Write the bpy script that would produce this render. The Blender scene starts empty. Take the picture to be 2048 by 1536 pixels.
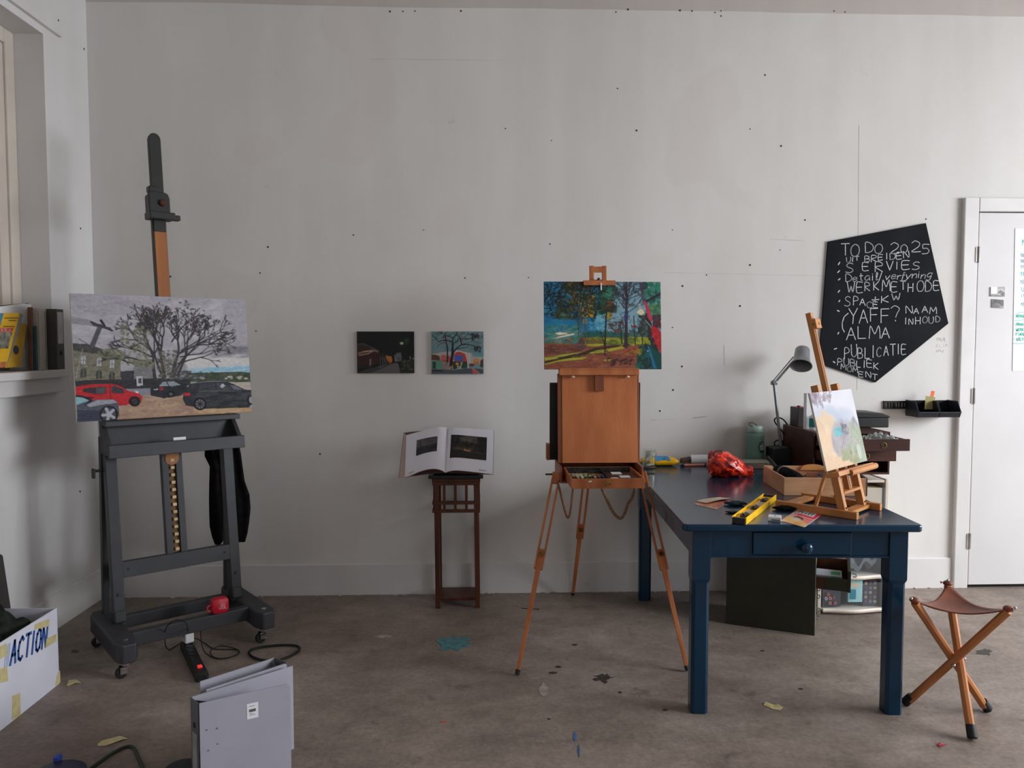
import bpy, math, random
import numpy as np
from mathutils import Vector, Matrix
from math import sin, cos, pi, radians, atan2, sqrt, tan
random.seed(7)
RNG = np.random.default_rng(5)
SC = bpy.context.scene
COL = SC.collection

# ---------------------------------------------------------------- camera, light, exposure
FPX, CAMH, YAW, PITCH = 1538.0, 1.52, radians(2.1), radians(3.0)
WALL_Y, LEFT_X, RIGHT_X, FRONT_Y, CEIL_Z = 4.63, -2.29, 7.0, -6.0, 3.95
cam = bpy.data.cameras.new('camera')
cam.sensor_width = 36.0
cam.lens = FPX / 2048 * 36.0
cam.clip_start = 0.05
camo = bpy.data.objects.new('camera', cam)
COL.objects.link(camo)
camo.location = (0, 0, CAMH)
camo.rotation_euler = (pi / 2 - PITCH, 0, -YAW)
SC.camera = camo

SC.view_settings.view_transform = 'Standard'
SC.view_settings.look = 'None'
SC.view_settings.exposure = -0.18
SC.view_settings.gamma = 1.0
SC.view_settings.use_curve_mapping = False

world = bpy.data.worlds.new('daylight')
SC.world = world
world.use_nodes = True
wn = world.node_tree.nodes
wn['Background'].inputs[0].default_value = (0.75, 0.85, 1.0, 1)
wn['Background'].inputs[1].default_value = 1.0


def area(name, loc, rot, sx, sy, power, col):
    l = bpy.data.lights.new(name, 'AREA')
    l.shape = 'RECTANGLE'
    l.size, l.size_y = sx, sy
    l.energy = power
    l.color = col
    o = bpy.data.objects.new(name, l)
    COL.objects.link(o)
    o.location = loc
    o.rotation_euler = rot
    return o


# daylight entering by the big window in the right-hand wall (out of frame), plus an added fill lamp behind the camera
area('window_daylight', (RIGHT_X - 0.45, 1.7, 2.1), (0, radians(47), 0), 2.2, 3.2, 575, (0.91, 0.955, 1.0))
area('rear_fill_lamp', (2.2, FRONT_Y + 0.08, 2.1), (radians(90), 0, 0), 2.4, 1.8, 40, (0.97, 0.97, 1.0))

# ---------------------------------------------------------------- sight lines (photo frame -> place)
_fw = Vector((sin(YAW) * cos(PITCH), cos(YAW) * cos(PITCH), -sin(PITCH)))
_rt = Vector((cos(YAW), -sin(YAW), 0))
_up = _rt.cross(_fw)
_o = Vector((0, 0, CAMH))


def ray(px, py):
    return _fw + _rt * ((px - 1024) / FPX) - _up * ((py - 768) / FPX)


def PY(px, py, Y):
    d = ray(px, py)
    return _o + d * (Y / d.y)


def PZ(px, py, Z=0.0):
    d = ray(px, py)
    return _o + d * ((Z - CAMH) / d.z)


def PX(px, py, X):
    d = ray(px, py)
    return _o + d * (X / d.x)


# ---------------------------------------------------------------- materials
def lin(c):
    out = []
    for v in c[:3]:
        v = v / 255.0
        out.append(v / 12.92 if v <= 0.04045 else ((v + 0.055) / 1.055) ** 2.4)
    return tuple(out)


MATS = {}


def mat(name, rgb, rough=0.6, metal=0.0, spec=0.5, var=0.12, scale=8.0, bump=0.0, bscale=60.0, coat=0.0, stretch=None, rgb2=None, trans=0.0, ior=1.45):
    """procedural material: base colour broken up by noise, optional bump"""
    if name in MATS:
        return MATS[name]
    m = bpy.data.materials.new(name)
    m.use_nodes = True
    nt = m.node_tree
    b = nt.nodes['Principled BSDF']
    c = lin(rgb)
    b.inputs['Roughness'].default_value = rough
    b.inputs['Metallic'].default_value = metal
    b.inputs['Specular IOR Level'].default_value = spec
    b.inputs['Coat Weight'].default_value = coat
    b.inputs['Coat Roughness'].default_value = 0.08
    b.inputs['IOR'].default_value = ior
    b.inputs['Transmission Weight'].default_value = trans
    tc = nt.nodes.new('ShaderNodeTexCoord')
    mp = nt.nodes.new('ShaderNodeMapping')
    if stretch:
        mp.inputs['Scale'].default_value = stretch
    nt.links.new(tc.outputs['Object'], mp.inputs['Vector'])
    nz = nt.nodes.new('ShaderNodeTexNoise')
    nz.inputs['Scale'].default_value = scale
    nz.inputs['Detail'].default_value = 6
    nt.links.new(mp.outputs['Vector'], nz.inputs['Vector'])
    rp = nt.nodes.new('ShaderNodeValToRGB')
    d = lin(rgb2) if rgb2 else tuple(max(0, x * (1 - 2 * var)) for x in c)
    e = c if rgb2 else tuple(min(1, x * (1 + var)) for x in c)
    rp.color_ramp.elements[0].position = 0.35
    rp.color_ramp.elements[1].position = 0.65
    rp.color_ramp.elements[0].color = (*d, 1)
    rp.color_ramp.elements[1].color = (*e, 1)
    nt.links.new(nz.outputs['Fac'], rp.inputs['Fac'])
    nt.links.new(rp.outputs['Color'], b.inputs['Base Color'])
    if bump:
        n2 = nt.nodes.new('ShaderNodeTexNoise')
        n2.inputs['Scale'].default_value = bscale
        n2.inputs['Detail'].default_value = 5
        nt.links.new(mp.outputs['Vector'], n2.inputs['Vector'])
        bp = nt.nodes.new('ShaderNodeBump')
        bp.inputs['Strength'].default_value = bump
        bp.inputs['Distance'].default_value = 0.01
        nt.links.new(n2.outputs['Fac'], bp.inputs['Height'])
        nt.links.new(bp.outputs['Normal'], b.inputs['Normal'])
    MATS[name] = m
    return m


def wood(name, rgb, dark, scale=14.0, stretch=(1, 1, 0.08), rough=0.45, spec=0.4):
    return mat(name, rgb, rough=rough, spec=spec, scale=scale, stretch=stretch, rgb2=dark, bump=0.08, bscale=40)


def attr_mat(name, rough=0.5, spec=0.4, bump=0.0):
    """paint whose colours are laid on the surface itself (colour attribute)"""
    m = bpy.data.materials.new(name)
    m.use_nodes = True
    nt = m.node_tree
    b = nt.nodes['Principled BSDF']
    a = nt.nodes.new('ShaderNodeAttribute')
    a.attribute_name = 'paint'
    nt.links.new(a.outputs['Color'], b.inputs['Base Color'])
    b.inputs['Roughness'].default_value = rough
    b.inputs['Specular IOR Level'].default_value = spec
    if bump:
        n2 = nt.nodes.new('ShaderNodeTexNoise')
        n2.inputs['Scale'].default_value = 90
        bp = nt.nodes.new('ShaderNodeBump')
        bp.inputs['Strength'].default_value = bump
        bp.inputs['Distance'].default_value = 0.004
        tc = nt.nodes.new('ShaderNodeTexCoord')
        nt.links.new(tc.outputs['Object'], n2.inputs['Vector'])
        nt.links.new(n2.outputs['Fac'], bp.inputs['Height'])
        nt.links.new(bp.outputs['Normal'], b.inputs['Normal'])
    return m


def wall_mat(name, rgb, rgb2, band_z=None):
    m = bpy.data.materials.new(name)
    m.use_nodes = True
    nt = m.node_tree
    N, L = nt.nodes, nt.links
    b = N['Principled BSDF']
    b.inputs['Roughness'].default_value = 0.75
    b.inputs['Specular IOR Level'].default_value = 0.2
    tc = N.new('ShaderNodeTexCoord')

    def noise(scale, detail, vec, rough=0.55):
        n = N.new('ShaderNodeTexNoise')
        n.inputs['Scale'].default_value = scale
        n.inputs['Detail'].default_value = detail
        n.inputs['Roughness'].default_value = rough
        L.new(vec, n.inputs['Vector'])
        return n

    def ramp(src, p0, p1, c0, c1):
        r = N.new('ShaderNodeValToRGB')
        r.color_ramp.elements[0].position = p0
        r.color_ramp.elements[1].position = p1
        r.color_ramp.elements[0].color = (*c0, 1)
        r.color_ramp.elements[1].color = (*c1, 1)
        L.new(src, r.inputs['Fac'])
        return r

    def mix(a, bcol, fac, mode='MIX'):
        x = N.new('ShaderNodeMix')
        x.data_type = 'RGBA'
        x.blend_type = mode
        if hasattr(fac, 'links') or not isinstance(fac, float):
            L.new(fac, x.inputs[0])
        else:
            x.inputs[0].default_value = fac
        for s, i in ((a, 6), (bcol, 7)):
            if isinstance(s, tuple):
                x.inputs[i].default_value = (*s, 1)
            else:
                L.new(s, x.inputs[i])
        return x.outputs[2]
    v = tc.outputs['Object']
    a = ramp(noise(0.7, 4, v).outputs['Fac'], 0.35, 0.65, lin(rgb2), lin(rgb))
    # roller strokes, slightly vertical
    mp = N.new('ShaderNodeMapping')
    mp.inputs['Scale'].default_value = (4.5, 4.5, 0.7)
    L.new(v, mp.inputs['Vector'])
    st = ramp(noise(1.0, 3, mp.outputs['Vector']).outputs['Fac'], 0.3, 0.7, (0.94, 0.93, 0.93), (1, 1, 1))
    col = mix(a.outputs['Color'], st.outputs['Color'], 1.0, 'MULTIPLY')
    # warm pinkish repair patches
    pt = ramp(noise(1.4, 2, v, 0.4).outputs['Fac'], 0.60, 0.63, (0, 0, 0), (0.35, 0.35, 0.35))
    col = mix(col, lin((214, 206, 200)), pt.outputs['Color']) if band_z else col
    if band_z:
        sx = N.new('ShaderNodeSeparateXYZ')
        L.new(v, sx.inputs[0])
        ns = noise(0.9, 2, v)
        ad = N.new('ShaderNodeMath')
        ad.operation = 'MULTIPLY_ADD'
        L.new(ns.outputs['Fac'], ad.inputs[0])
        ad.inputs[1].default_value = -0.03
        L.new(sx.outputs['Z'], ad.inputs[2])
        gt = N.new('ShaderNodeMath')
        gt.operation = 'GREATER_THAN'
        L.new(ad.outputs[0], gt.inputs[0])
        gt.inputs[1].default_value = band_z - 0.015
        col = mix(col, (0.80, 0.76, 0.74), gt.outputs[0], 'MULTIPLY')
    # grey scuffs
    sc = ramp(noise(5.0, 8, v, 0.7).outputs['Fac'], 0.66, 0.74, (1, 1, 1), (0.86, 0.85, 0.84))
    col = mix(col, sc.outputs['Color'], 1.0, 'MULTIPLY')
    L.new(col, b.inputs['Base Color'])
    n2 = noise(38, 6, v)
    bp = N.new('ShaderNodeBump')
    bp.inputs['Strength'].default_value = 0.05
    bp.inputs['Distance'].default_value = 0.01
    L.new(n2.outputs['Fac'], bp.inputs['Height'])
    L.new(bp.outputs['Normal'], b.inputs['Normal'])
    return m


def floor_mat():
    m = bpy.data.materials.new('worn_floor')
    m.use_nodes = True
    nt = m.node_tree
    N, L = nt.nodes, nt.links
    b = N['Principled BSDF']
    b.inputs['Specular IOR Level'].default_value = 0.35
    tc = N.new('ShaderNodeTexCoord')
    v = tc.outputs['Object']

    def noise(scale, detail, rough=0.6, sc=None):
        n = N.new('ShaderNodeTexNoise')
        n.inputs['Scale'].default_value = scale
        n.inputs['Detail'].default_value = detail
        n.inputs['Roughness'].default_value = rough
        if sc:
            mp = N.new('ShaderNodeMapping')
            mp.inputs['Scale'].default_value = sc
            L.new(v, mp.inputs['Vector'])
            L.new(mp.outputs['Vector'], n.inputs['Vector'])
        else:
            L.new(v, n.inputs['Vector'])
        return n.outputs['Fac']

    def ramp(src, stops):
        r = N.new('ShaderNodeValToRGB')
        e = r.color_ramp.elements
        while len(e) < len(stops):
            e.new(0.5)
        for i, (p, c) in enumerate(stops):
            e[i].position = p
            e[i].color = (*c, 1)
        L.new(src, r.inputs['Fac'])
        return r.outputs['Color']

    def mul(a, c, fac=1.0, mode='MULTIPLY'):
        x = N.new('ShaderNodeMix')
        x.data_type = 'RGBA'
        x.blend_type = mode
        x.inputs[0].default_value = fac
        L.new(a, x.inputs[6])
        if isinstance(c, tuple):
            x.inputs[7].default_value = (*c, 1)
        else:
            L.new(c, x.inputs[7])
        return x.outputs[2]
    base = ramp(noise(1.6, 8), [(0.3, lin((120, 107, 98))), (0.5, lin((145, 131, 121))), (0.7, lin((164, 151, 142)))])
    st = ramp(noise(5.0, 8, 0.7, (1, 1.5, 1)), [(0.3, (0.70, 0.69, 0.68)), (0.7, (1.12, 1.12, 1.12))])
    col = mul(base, st)
    fine = ramp(noise(55, 4, 0.7), [(0.35, (0.80, 0.80, 0.80)), (0.65, (1.12, 1.12, 1.12))])
    col = mul(col, fine)
    dk = ramp(noise(8, 7, 0.62), [(0.60, (1, 1, 1)), (0.72, (0.62, 0.60, 0.59))])
    col = mul(col, dk)
    lt = ramp(noise(13, 6, 0.6), [(0.70, (0, 0, 0)), (0.78, (0.10, 0.095, 0.09))])
    col = mul(col, lt, 1.0, 'ADD')
    L.new(col, b.inputs['Base Color'])
    rr = ramp(noise(4, 4), [(0.3, (0.42,) * 3), (0.7, (0.62,) * 3)])
    L.new(rr, b.inputs['Roughness'])
    bp = N.new('ShaderNodeBump')
    bp.inputs['Strength'].default_value = 0.10
    bp.inputs['Distance'].default_value = 0.01
    L.new(noise(70, 5), bp.inputs['Height'])
    L.new(bp.outputs['Normal'], b.inputs['Normal'])
    return m


# ---------------------------------------------------------------- mesh builder
class MB:
    def __init__(s):
        s.v, s.f, s.m = [], [], []

    def add(s, vs, fs, m=0):
        k = len(s.v)
        s.v += [Vector(p) for p in vs]
        s.f += [tuple(i + k for i in f) for f in fs]
        s.m += [m] * len(fs)
        return s

    def box(s, x0, x1, y0, y1, z0, z1, m=0):
        return s.hexa([(x0, y0, z0), (x1, y0, z0), (x1, y1, z0), (x0, y1, z0), (x0, y0, z1), (x1, y0, z1), (x1, y1, z1), (x0, y1, z1)], m)

    def hexa(s, p, m=0):
        return s.add(p, [(0, 3, 2, 1), (4, 5, 6, 7), (0, 1, 5, 4), (1, 2, 6, 5), (2, 3, 7, 6), (3, 0, 4, 7)], m)

    def beam(s, p0, p1, w, t, up=(0, 0, 1), m=0, w1=None, t1=None):
        """bar from p0 to p1; w across (along dir x up), t along the other way"""
        p0, p1 = Vector(p0), Vector(p1)
        d = (p1 - p0).normalized()
        a = d.cross(Vector(up))
        if a.length < 1e-4:
            a = d.cross(Vector((1, 0, 0)))
        a.normalize()
        c = a.cross(d).normalized()
        w1 = w if w1 is None else w1
        t1 = t if t1 is None else t1
        q = []
        for p, ww, tt in ((p0, w, t), (p1, w1, t1)):
            q += [p - a * ww / 2 - c * tt / 2, p + a * ww / 2 - c * tt / 2, p + a * ww / 2 + c * tt / 2, p - a * ww / 2 + c * tt / 2]
        return s.add(q, [(0, 3, 2, 1), (4, 5, 6, 7), (0, 1, 5, 4), (1, 2, 6, 5), (2, 3, 7, 6), (3, 0, 4, 7)], m)

    def prism(s, poly, off, m=0):
        n = len(poly)
        off = Vector(off)
        a = [Vector(p) for p in poly]
        return s.add(a + [p + off for p in a], [tuple(range(n))[::-1], tuple(range(n, 2 * n))] + [(i, (i + 1) % n, n + (i + 1) % n, n + i) for i in range(n)], m)

    def loft(s, rings, m=0, caps=True):
        n = len(rings[0])
        vs = [p for r in rings for p in r]
        fs = []
        for k in range(len(rings) - 1):
            for i in range(n):
                j = (i + 1) % n
                fs.append((k * n + i, k * n + j, (k + 1) * n + j, (k + 1) * n + i))
        if caps:
            fs.append(tuple(range(n))[::-1])
            fs.append(tuple(range((len(rings) - 1) * n, len(rings) * n)))
        return s.add(vs, fs, m)

    def cyl(s, p0, p1, r0, r1=None, n=16, m=0, phase=0.0):
        p0, p1 = Vector(p0), Vector(p1)
        r1 = r0 if r1 is None else r1
        d = (p1 - p0).normalized()
        a = d.cross(Vector((0, 0, 1)))
        if a.length < 1e-4:
            a = Vector((1, 0, 0))
        a.normalize()
        b = d.cross(a)
        R = []
        for p, r in ((p0, r0), (p1, r1)):
            R.append([p + a * (r * cos(2 * pi * i / n + phase)) + b * (r * sin(2 * pi * i / n + phase)) for i in range(n)])
        return s.loft(R, m)

    def lathe(s, prof, o=(0, 0, 0), axis=(0, 0, 1), n=24, m=0, caps=True):
        d = Vector(axis).normalized()
        a = d.cross(Vector((0, 1, 0)))
        if a.length < 1e-3:
            a = d.cross(Vector((1, 0, 0)))
        a.normalize()
        b = d.cross(a)
        o = Vector(o)
        R = [[o + d * h + a * (r * cos(2 * pi * i / n)) + b * (r * sin(2 * pi * i / n)) for i in range(n)] for r, h in prof]
        return s.loft(R, m, caps)

    def tube(s, pts, r, n=8, m=0, closed=False, smooth=0):
        pts = [Vector(p) for p in pts]
        if smooth:
            pts = spline(pts, smooth, closed)
        R = []
        N = len(pts)
        prev = None
        for i, p in enumerate(pts):
            if closed:
                d = pts[(i + 1) % N] - pts[i - 1]
            else:
                d = pts[min(i + 1, N - 1)] - pts[max(i - 1, 0)]
            d.normalize()
            if prev is None:
                a = d.cross(Vector((0, 0, 1)))
                if a.length < 1e-3:
                    a = d.cross(Vector((1, 0, 0)))
            else:
                a = prev - d * prev.dot(d)
            a.normalize()
            prev = a
            b = d.cross(a)
            R.append([p + a * (r * cos(2 * pi * k / n)) + b * (r * sin(2 * pi * k / n)) for k in range(n)])
        if closed:
            R.append(R[0])
        return s.loft(R, m, not closed)

    def ball(s, c, rx, ry=None, rz=None, n=16, m=0, fn=None):
        ry = rx if ry is None else ry
        rz = rx if rz is None else rz
        c = Vector(c)
        k = max(6, n // 2)
        R = []
        for j in range(k + 1):
            th = pi * (0.02 + 0.96 * j / k)
            ring = []
            for i in range(n):
                ph = 2 * pi * i / n
                d = Vector((sin(th) * cos(ph), sin(th) * sin(ph), -cos(th)))
                f = fn(d) if fn else 1.0
                ring.append(c + Vector((d.x * rx, d.y * ry, d.z * rz)) * f)
            R.append(ring)
        return s.loft(R, m)

    def sheet(s, fn, nu, nv, m=0):
        vs = [fn(i / nu, j / nv) for j in range(nv + 1) for i in range(nu + 1)]
        fs = [(j * (nu + 1) + i, j * (nu + 1) + i + 1, (j + 1) * (nu + 1) + i + 1, (j + 1) * (nu + 1) + i) for j in range(nv) for i in range(nu)]
        return s.add(vs, fs, m)

    def slab(s, fn, nu, nv, thick, m=0):
        """sheet with thickness: thick is a vector added for the back side"""
        t = Vector(thick)
        k = (nu + 1) * (nv + 1)
        top = [Vector(fn(i / nu, j / nv)) for j in range(nv + 1) for i in range(nu + 1)]
        vs = top + [p + t for p in top]
        q = lambda i, j: j * (nu + 1) + i
        fs = []
        for j in range(nv):
            for i in range(nu):
                f = (q(i, j), q(i + 1, j), q(i + 1, j + 1), q(i, j + 1))
                fs.append(f)
                fs.append(tuple(x + k for x in f[::-1]))
        for i in range(nu):
            fs.append((q(i, 0) + k, q(i + 1, 0) + k, q(i + 1, 0), q(i, 0)))
            fs.append((q(i, nv), q(i + 1, nv), q(i + 1, nv) + k, q(i, nv) + k))
        for j in range(nv):
            fs.append((q(0, j), q(0, j + 1), q(0, j + 1) + k, q(0, j) + k))
            fs.append((q(nu, j) + k, q(nu, j + 1) + k, q(nu, j + 1), q(nu, j)))
        return s.add(vs, fs, m)

    def build(s, name, mats, parent=None, local=False, bevel=0.0, smooth=False, seg=2, angle=35, subsurf=0, fix=True):
        if not isinstance(mats, (list, tuple)):
            mats = [mats]
        me = bpy.data.meshes.new(name)
        M = Matrix.Identity(4)
        if parent is not None:
            if not local:
                r = parent
                while r.parent:
                    r = r.parent
                M = root_matrix(r).inverted()
            off = Vector((0, 0, 0))
        else:
            xs = [p.x for p in s.v]
            ys = [p.y for p in s.v]
            off = Vector(((min(xs) + max(xs)) / 2, (min(ys) + max(ys)) / 2, min(p.z for p in s.v)))
        me.from_pydata([tuple(M @ p - off) for p in s.v], [], s.f)
        for i, p in enumerate(me.polygons):
            p.material_index = s.m[i]
        for m in mats:
            me.materials.append(m)
        if fix:
            import bmesh
            bm = bmesh.new()
            bm.from_mesh(me)
            bmesh.ops.recalc_face_normals(bm, faces=bm.faces)
            bm.to_mesh(me)
            bm.free()
        if smooth:
            me.polygons.foreach_set('use_smooth', [True] * len(me.polygons))
            me.set_sharp_from_angle(angle=radians(angle))
        me.update()
        o = bpy.data.objects.new(name, me)
        COL.objects.link(o)
        if parent is not None:
            o.parent = parent
        else:
            o.location = off
        if bevel:
            b = o.modifiers.new('edge', 'BEVEL')
            b.width = bevel
            b.segments = seg
            b.limit_method = 'ANGLE'
            b.angle_limit = radians(40)
        if subsurf:
            b = o.modifiers.new('soft', 'SUBSURF')
            b.levels = b.render_levels = subsurf
        return o


def spline(pts, k, closed=False):
    out = []
    N = len(pts)
    rng = range(N if closed else N - 1)
    for i in rng:
        if closed:
            p0, p1, p2, p3 = pts[i - 1], pts[i], pts[(i + 1) % N], pts[(i + 2) % N]
        else:
            p0, p1, p2, p3 = pts[max(i - 1, 0)], pts[i], pts[i + 1], pts[min(i + 2, N - 1)]
        for j in range(k):
            t = j / k
            out.append(0.5 * ((2 * p1) + (p2 - p0) * t + (2 * p0 - 5 * p1 + 4 * p2 - p3) * t * t + (3 * p1 - p0 - 3 * p2 + p3) * t ** 3))
    if not closed:
        out.append(pts[-1])
    return out


def root_matrix(r):
    return Matrix.LocRotScale(r.location, r.rotation_euler, None)


def tag(o, label, cat, group=None, kind=None):
    o['label'] = label
    o['category'] = cat
    if group:
        o['group'] = group
    if kind:
        o['kind'] = kind
    return o


def thing(name, label, cat, loc=(0, 0, 0), rotz=0.0, group=None):
    o = bpy.data.objects.new(name, None)
    o.empty_display_size = 0.05
    COL.objects.link(o)
    o.location = loc
    o.rotation_euler = (0, 0, rotz)
    return tag(o, label, cat, group)


def struct(o):
    o['kind'] = 'structure'
    return o


def dup(root, loc=None, rot=None, label=None):
    r = root.copy()
    COL.objects.link(r)
    if loc is not None:
        r.location = loc
    if rot is not None:
        r.rotation_euler = rot
    if label:
        r['label'] = label
    for ch in list(root.children):
        c = ch.copy()
        COL.objects.link(c)
        c.parent = r
        for g in list(ch.children):
            d = g.copy()
            COL.objects.link(d)
            d.parent = c
    return r


# ---------------------------------------------------------------- painted surfaces
def homog(src, dst):
    A = []
    for (x, y), (u, v) in zip(src, dst):
        A.append([x, y, 1, 0, 0, 0, -u * x, -u * y])
        A.append([0, 0, 0, x, y, 1, -v * x, -v * y])
    b = [c for p in dst for c in p]
    h = np.linalg.solve(np.array(A, float), np.array(b, float))
    return np.append(h, 1).reshape(3, 3)


class Canvas:
    """little paint box: colours put down as strokes on a grid of points"""

    def __init__(s, W, H, base, corners=None):
        s.W, s.H = W, H
        s.a = np.zeros((H, W, 3)) + np.array(base, float)
        s.yy, s.xx = np.mgrid[0:H, 0:W].astype(float)
        s.h = homog(corners, [(0, 0), (W - 1, 0), (W - 1, H - 1), (0, H - 1)]) if corners else None
        if corners:
            c = np.array(corners, float)
            s.k = W / (np.linalg.norm(c[1] - c[0]))
        else:
            s.k = 1.0

    def p(s, pts):
        pts = np.array(pts, float).reshape(-1, 2)
        if s.h is None:
            return pts
        q = np.c_[pts, np.ones(len(pts))] @ s.h.T
        return q[:, :2] / q[:, 2:]

    def blend(s, mask, c, jit=0.0):
        c = np.array(c, float)
        m = mask[..., None] if mask.ndim == 2 else mask
        if jit:
            c = c + RNG.normal(0, jit, (s.H, s.W, 1))
        s.a = s.a * (1 - m) + c * m

    def poly(s, pts, c, al=1.0, jit=0.0, edge=0.7):
        q = s.p(pts)
        x0, x1 = int(max(0, q[:, 0].min() - 2)), int(min(s.W, q[:, 0].max() + 3))
        y0, y1 = int(max(0, q[:, 1].min() - 2)), int(min(s.H, q[:, 1].max() + 3))
        if x1 <= x0 or y1 <= y0:
            return
        X, Y = s.xx[y0:y1, x0:x1], s.yy[y0:y1, x0:x1]
        ins = np.zeros(X.shape, bool)
        n = len(q)
        for i in range(n):
            xa, ya = q[i]
            xb, yb = q[(i + 1) % n]
            if ya == yb:
                continue
            ins ^= ((ya > Y) != (yb > Y)) & (X < (xb - xa) * (Y - ya) / (yb - ya) + xa)
        m = (ins * al)[..., None]
        col = np.array(c, float)
        if jit:
            col = col + RNG.normal(0, jit, (y1 - y0, x1 - x0, 1))
        s.a[y0:y1, x0:x1] = s.a[y0:y1, x0:x1] * (1 - m) + col * m

    def line(s, pts, w, c, al=1.0, w1=None):
        q = s.p(pts)
        w = max(w * s.k, 0.9)
        w1 = w if w1 is None else max(w1 * s.k, 0.7)
        n = len(q) - 1
        for i in range(n):
            a, b = q[i], q[i + 1]
            wa, wb = w + (w1 - w) * i / n, w + (w1 - w) * (i + 1) / n
            r = max(wa, wb) / 2 + 1.5
            x0, x1 = int(max(0, min(a[0], b[0]) - r)), int(min(s.W, max(a[0], b[0]) + r + 1))
            y0, y1 = int(max(0, min(a[1], b[1]) - r)), int(min(s.H, max(a[1], b[1]) + r + 1))
            if x1 <= x0 or y1 <= y0:
                continue
            X, Y = s.xx[y0:y1, x0:x1], s.yy[y0:y1, x0:x1]
            d = b - a
            L2 = max(d @ d, 1e-9)
            t = np.clip(((X - a[0]) * d[0] + (Y - a[1]) * d[1]) / L2, 0, 1)
            dist = np.hypot(X - a[0] - t * d[0], Y - a[1] - t * d[1])
            m = (np.clip((wa + (wb - wa) * t) / 2 + 0.5 - dist, 0, 1) * al)[..., None]
            s.a[y0:y1, x0:x1] = s.a[y0:y1, x0:x1] * (1 - m) + np.array(c, float) * m

    def ell(s, cx, cy, rx, ry, c, al=1.0, rot=0.0, soft=0.0):
        q = s.p([(cx, cy)])[0]
        rx, ry = rx * s.k, ry * s.k
        R = max(rx, ry) * (1 + soft) + 2
        x0, x1 = int(max(0, q[0] - R)), int(min(s.W, q[0] + R + 1))
        y0, y1 = int(max(0, q[1] - R)), int(min(s.H, q[1] + R + 1))
        if x1 <= x0 or y1 <= y0:
            return
        dx, dy = s.xx[y0:y1, x0:x1] - q[0], s.yy[y0:y1, x0:x1] - q[1]
        ex, ey = dx * cos(rot) + dy * sin(rot), -dx * sin(rot) + dy * cos(rot)
        d = np.sqrt((ex / max(rx, .4)) ** 2 + (ey / max(ry, .4)) ** 2)
        if soft:
            m = np.clip((1 + soft - d) / (2 * soft), 0, 1)
        else:
            m = np.clip((1 - d) * min(rx, ry) + 0.5, 0, 1)
        m = (m * al)[..., None]
        s.a[y0:y1, x0:x1] = s.a[y0:y1, x0:x1] * (1 - m) + np.array(c, float) * m

    def dabs(s, box, n, size, cols, al=0.9, asp=1.6, ang=(0, 3.14), jit=12, shape=None):
        x0, y0, x1, y1 = box
        for _ in range(n):
            x, y = random.uniform(x0, x1), random.uniform(y0, y1)
            if shape and not shape(x, y):
                continue
            c = np.array(random.choice(cols), float) + random.uniform(-jit, jit)
            r = size * random.uniform(0.5, 1.3)
            s.ell(x, y, r * asp, r, c, al, random.uniform(*ang))

    def branch(s, x, y, ang, ln, w, c, depth, spread=0.55, grow=0.78, wob=0.25, minw=2.0):
        pts = [(x, y)]
        n = 4
        for i in range(n):
            ang += random.uniform(-wob, wob)
            x += cos(ang) * ln / n
            y -= sin(ang) * ln / n
            pts.append((x, y))
        s.line(pts, w, c, 1.0, max(w * 0.7, minw))
        if depth > 0:
            for k in range(random.choice((2, 2, 3))):
                s.branch(x, y, ang + random.uniform(-spread, spread), ln * grow * random.uniform(0.75, 1.1), max(w * 0.66, minw), c, depth - 1, spread, grow, wob, minw)

    def streaks(s, amp, sx=6, sy=1, ang=0.0):
        g = RNG.normal(0, 1, (s.H, s.W))
        for _ in range(sx):
            g = (np.roll(g, 1, 1) + g * 2 + np.roll(g, -1, 1)) / 4
        for _ in range(sy):
            g = (np.roll(g, 1, 0) + g * 2 + np.roll(g, -1, 0)) / 4
        g = g / g.std() * amp
        s.a += g[..., None]

    def colours(s):
        c = np.clip(s.a, 0, 255) / 255.0
        return np.where(c <= 0.04045, c / 12.92, ((c + 0.055) / 1.055) ** 2.4)


def lay_paint(o, cv, nbase):
    """put the canvas colours on the grid vertices that start at vertex nbase"""
    me = o.data
    at = me.color_attributes.new('paint', 'FLOAT_COLOR', 'POINT')
    arr = np.ones((len(me.vertices), 4), np.float32)
    arr[:, :3] = 0.6
    c = cv.colours().reshape(-1, 3)
    arr[nbase:nbase + len(c), :3] = c
    at.data.foreach_set('color', arr.ravel())


def panel(name, w, h, t, cv, side, face, parent=None, local=False, M=None):
    """canvas board: front face (grid, painted) at y=-t, back at y=0, bottom edge on z=0, centred on x"""
    mb = MB()
    M = M or Matrix.Identity(4)
    x0, x1 = -w / 2, w / 2
    fn = lambda u, v: M @ Vector((x0 + w * u, -t, h * (1 - v)))
    mb.sheet(fn, cv.W - 1, cv.H - 1, 1)
    q = [M @ Vector(p) for p in ((x0, -t, 0), (x1, -t, 0), (x1, -t, h), (x0, -t, h), (x0, 0, 0), (x1, 0, 0), (x1, 0, h), (x0, 0, h))]
    mb.add(q, [(0, 1, 5, 4), (1, 2, 6, 5), (2, 3, 7, 6), (3, 0, 4, 7), (4, 5, 6, 7)], 0)
    me_parent = parent
    o = mb.build(name, [side, face], me_parent, local, fix=False)
    lay_paint(o, cv, 0)
    # orient sides outwards
    return o


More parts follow.
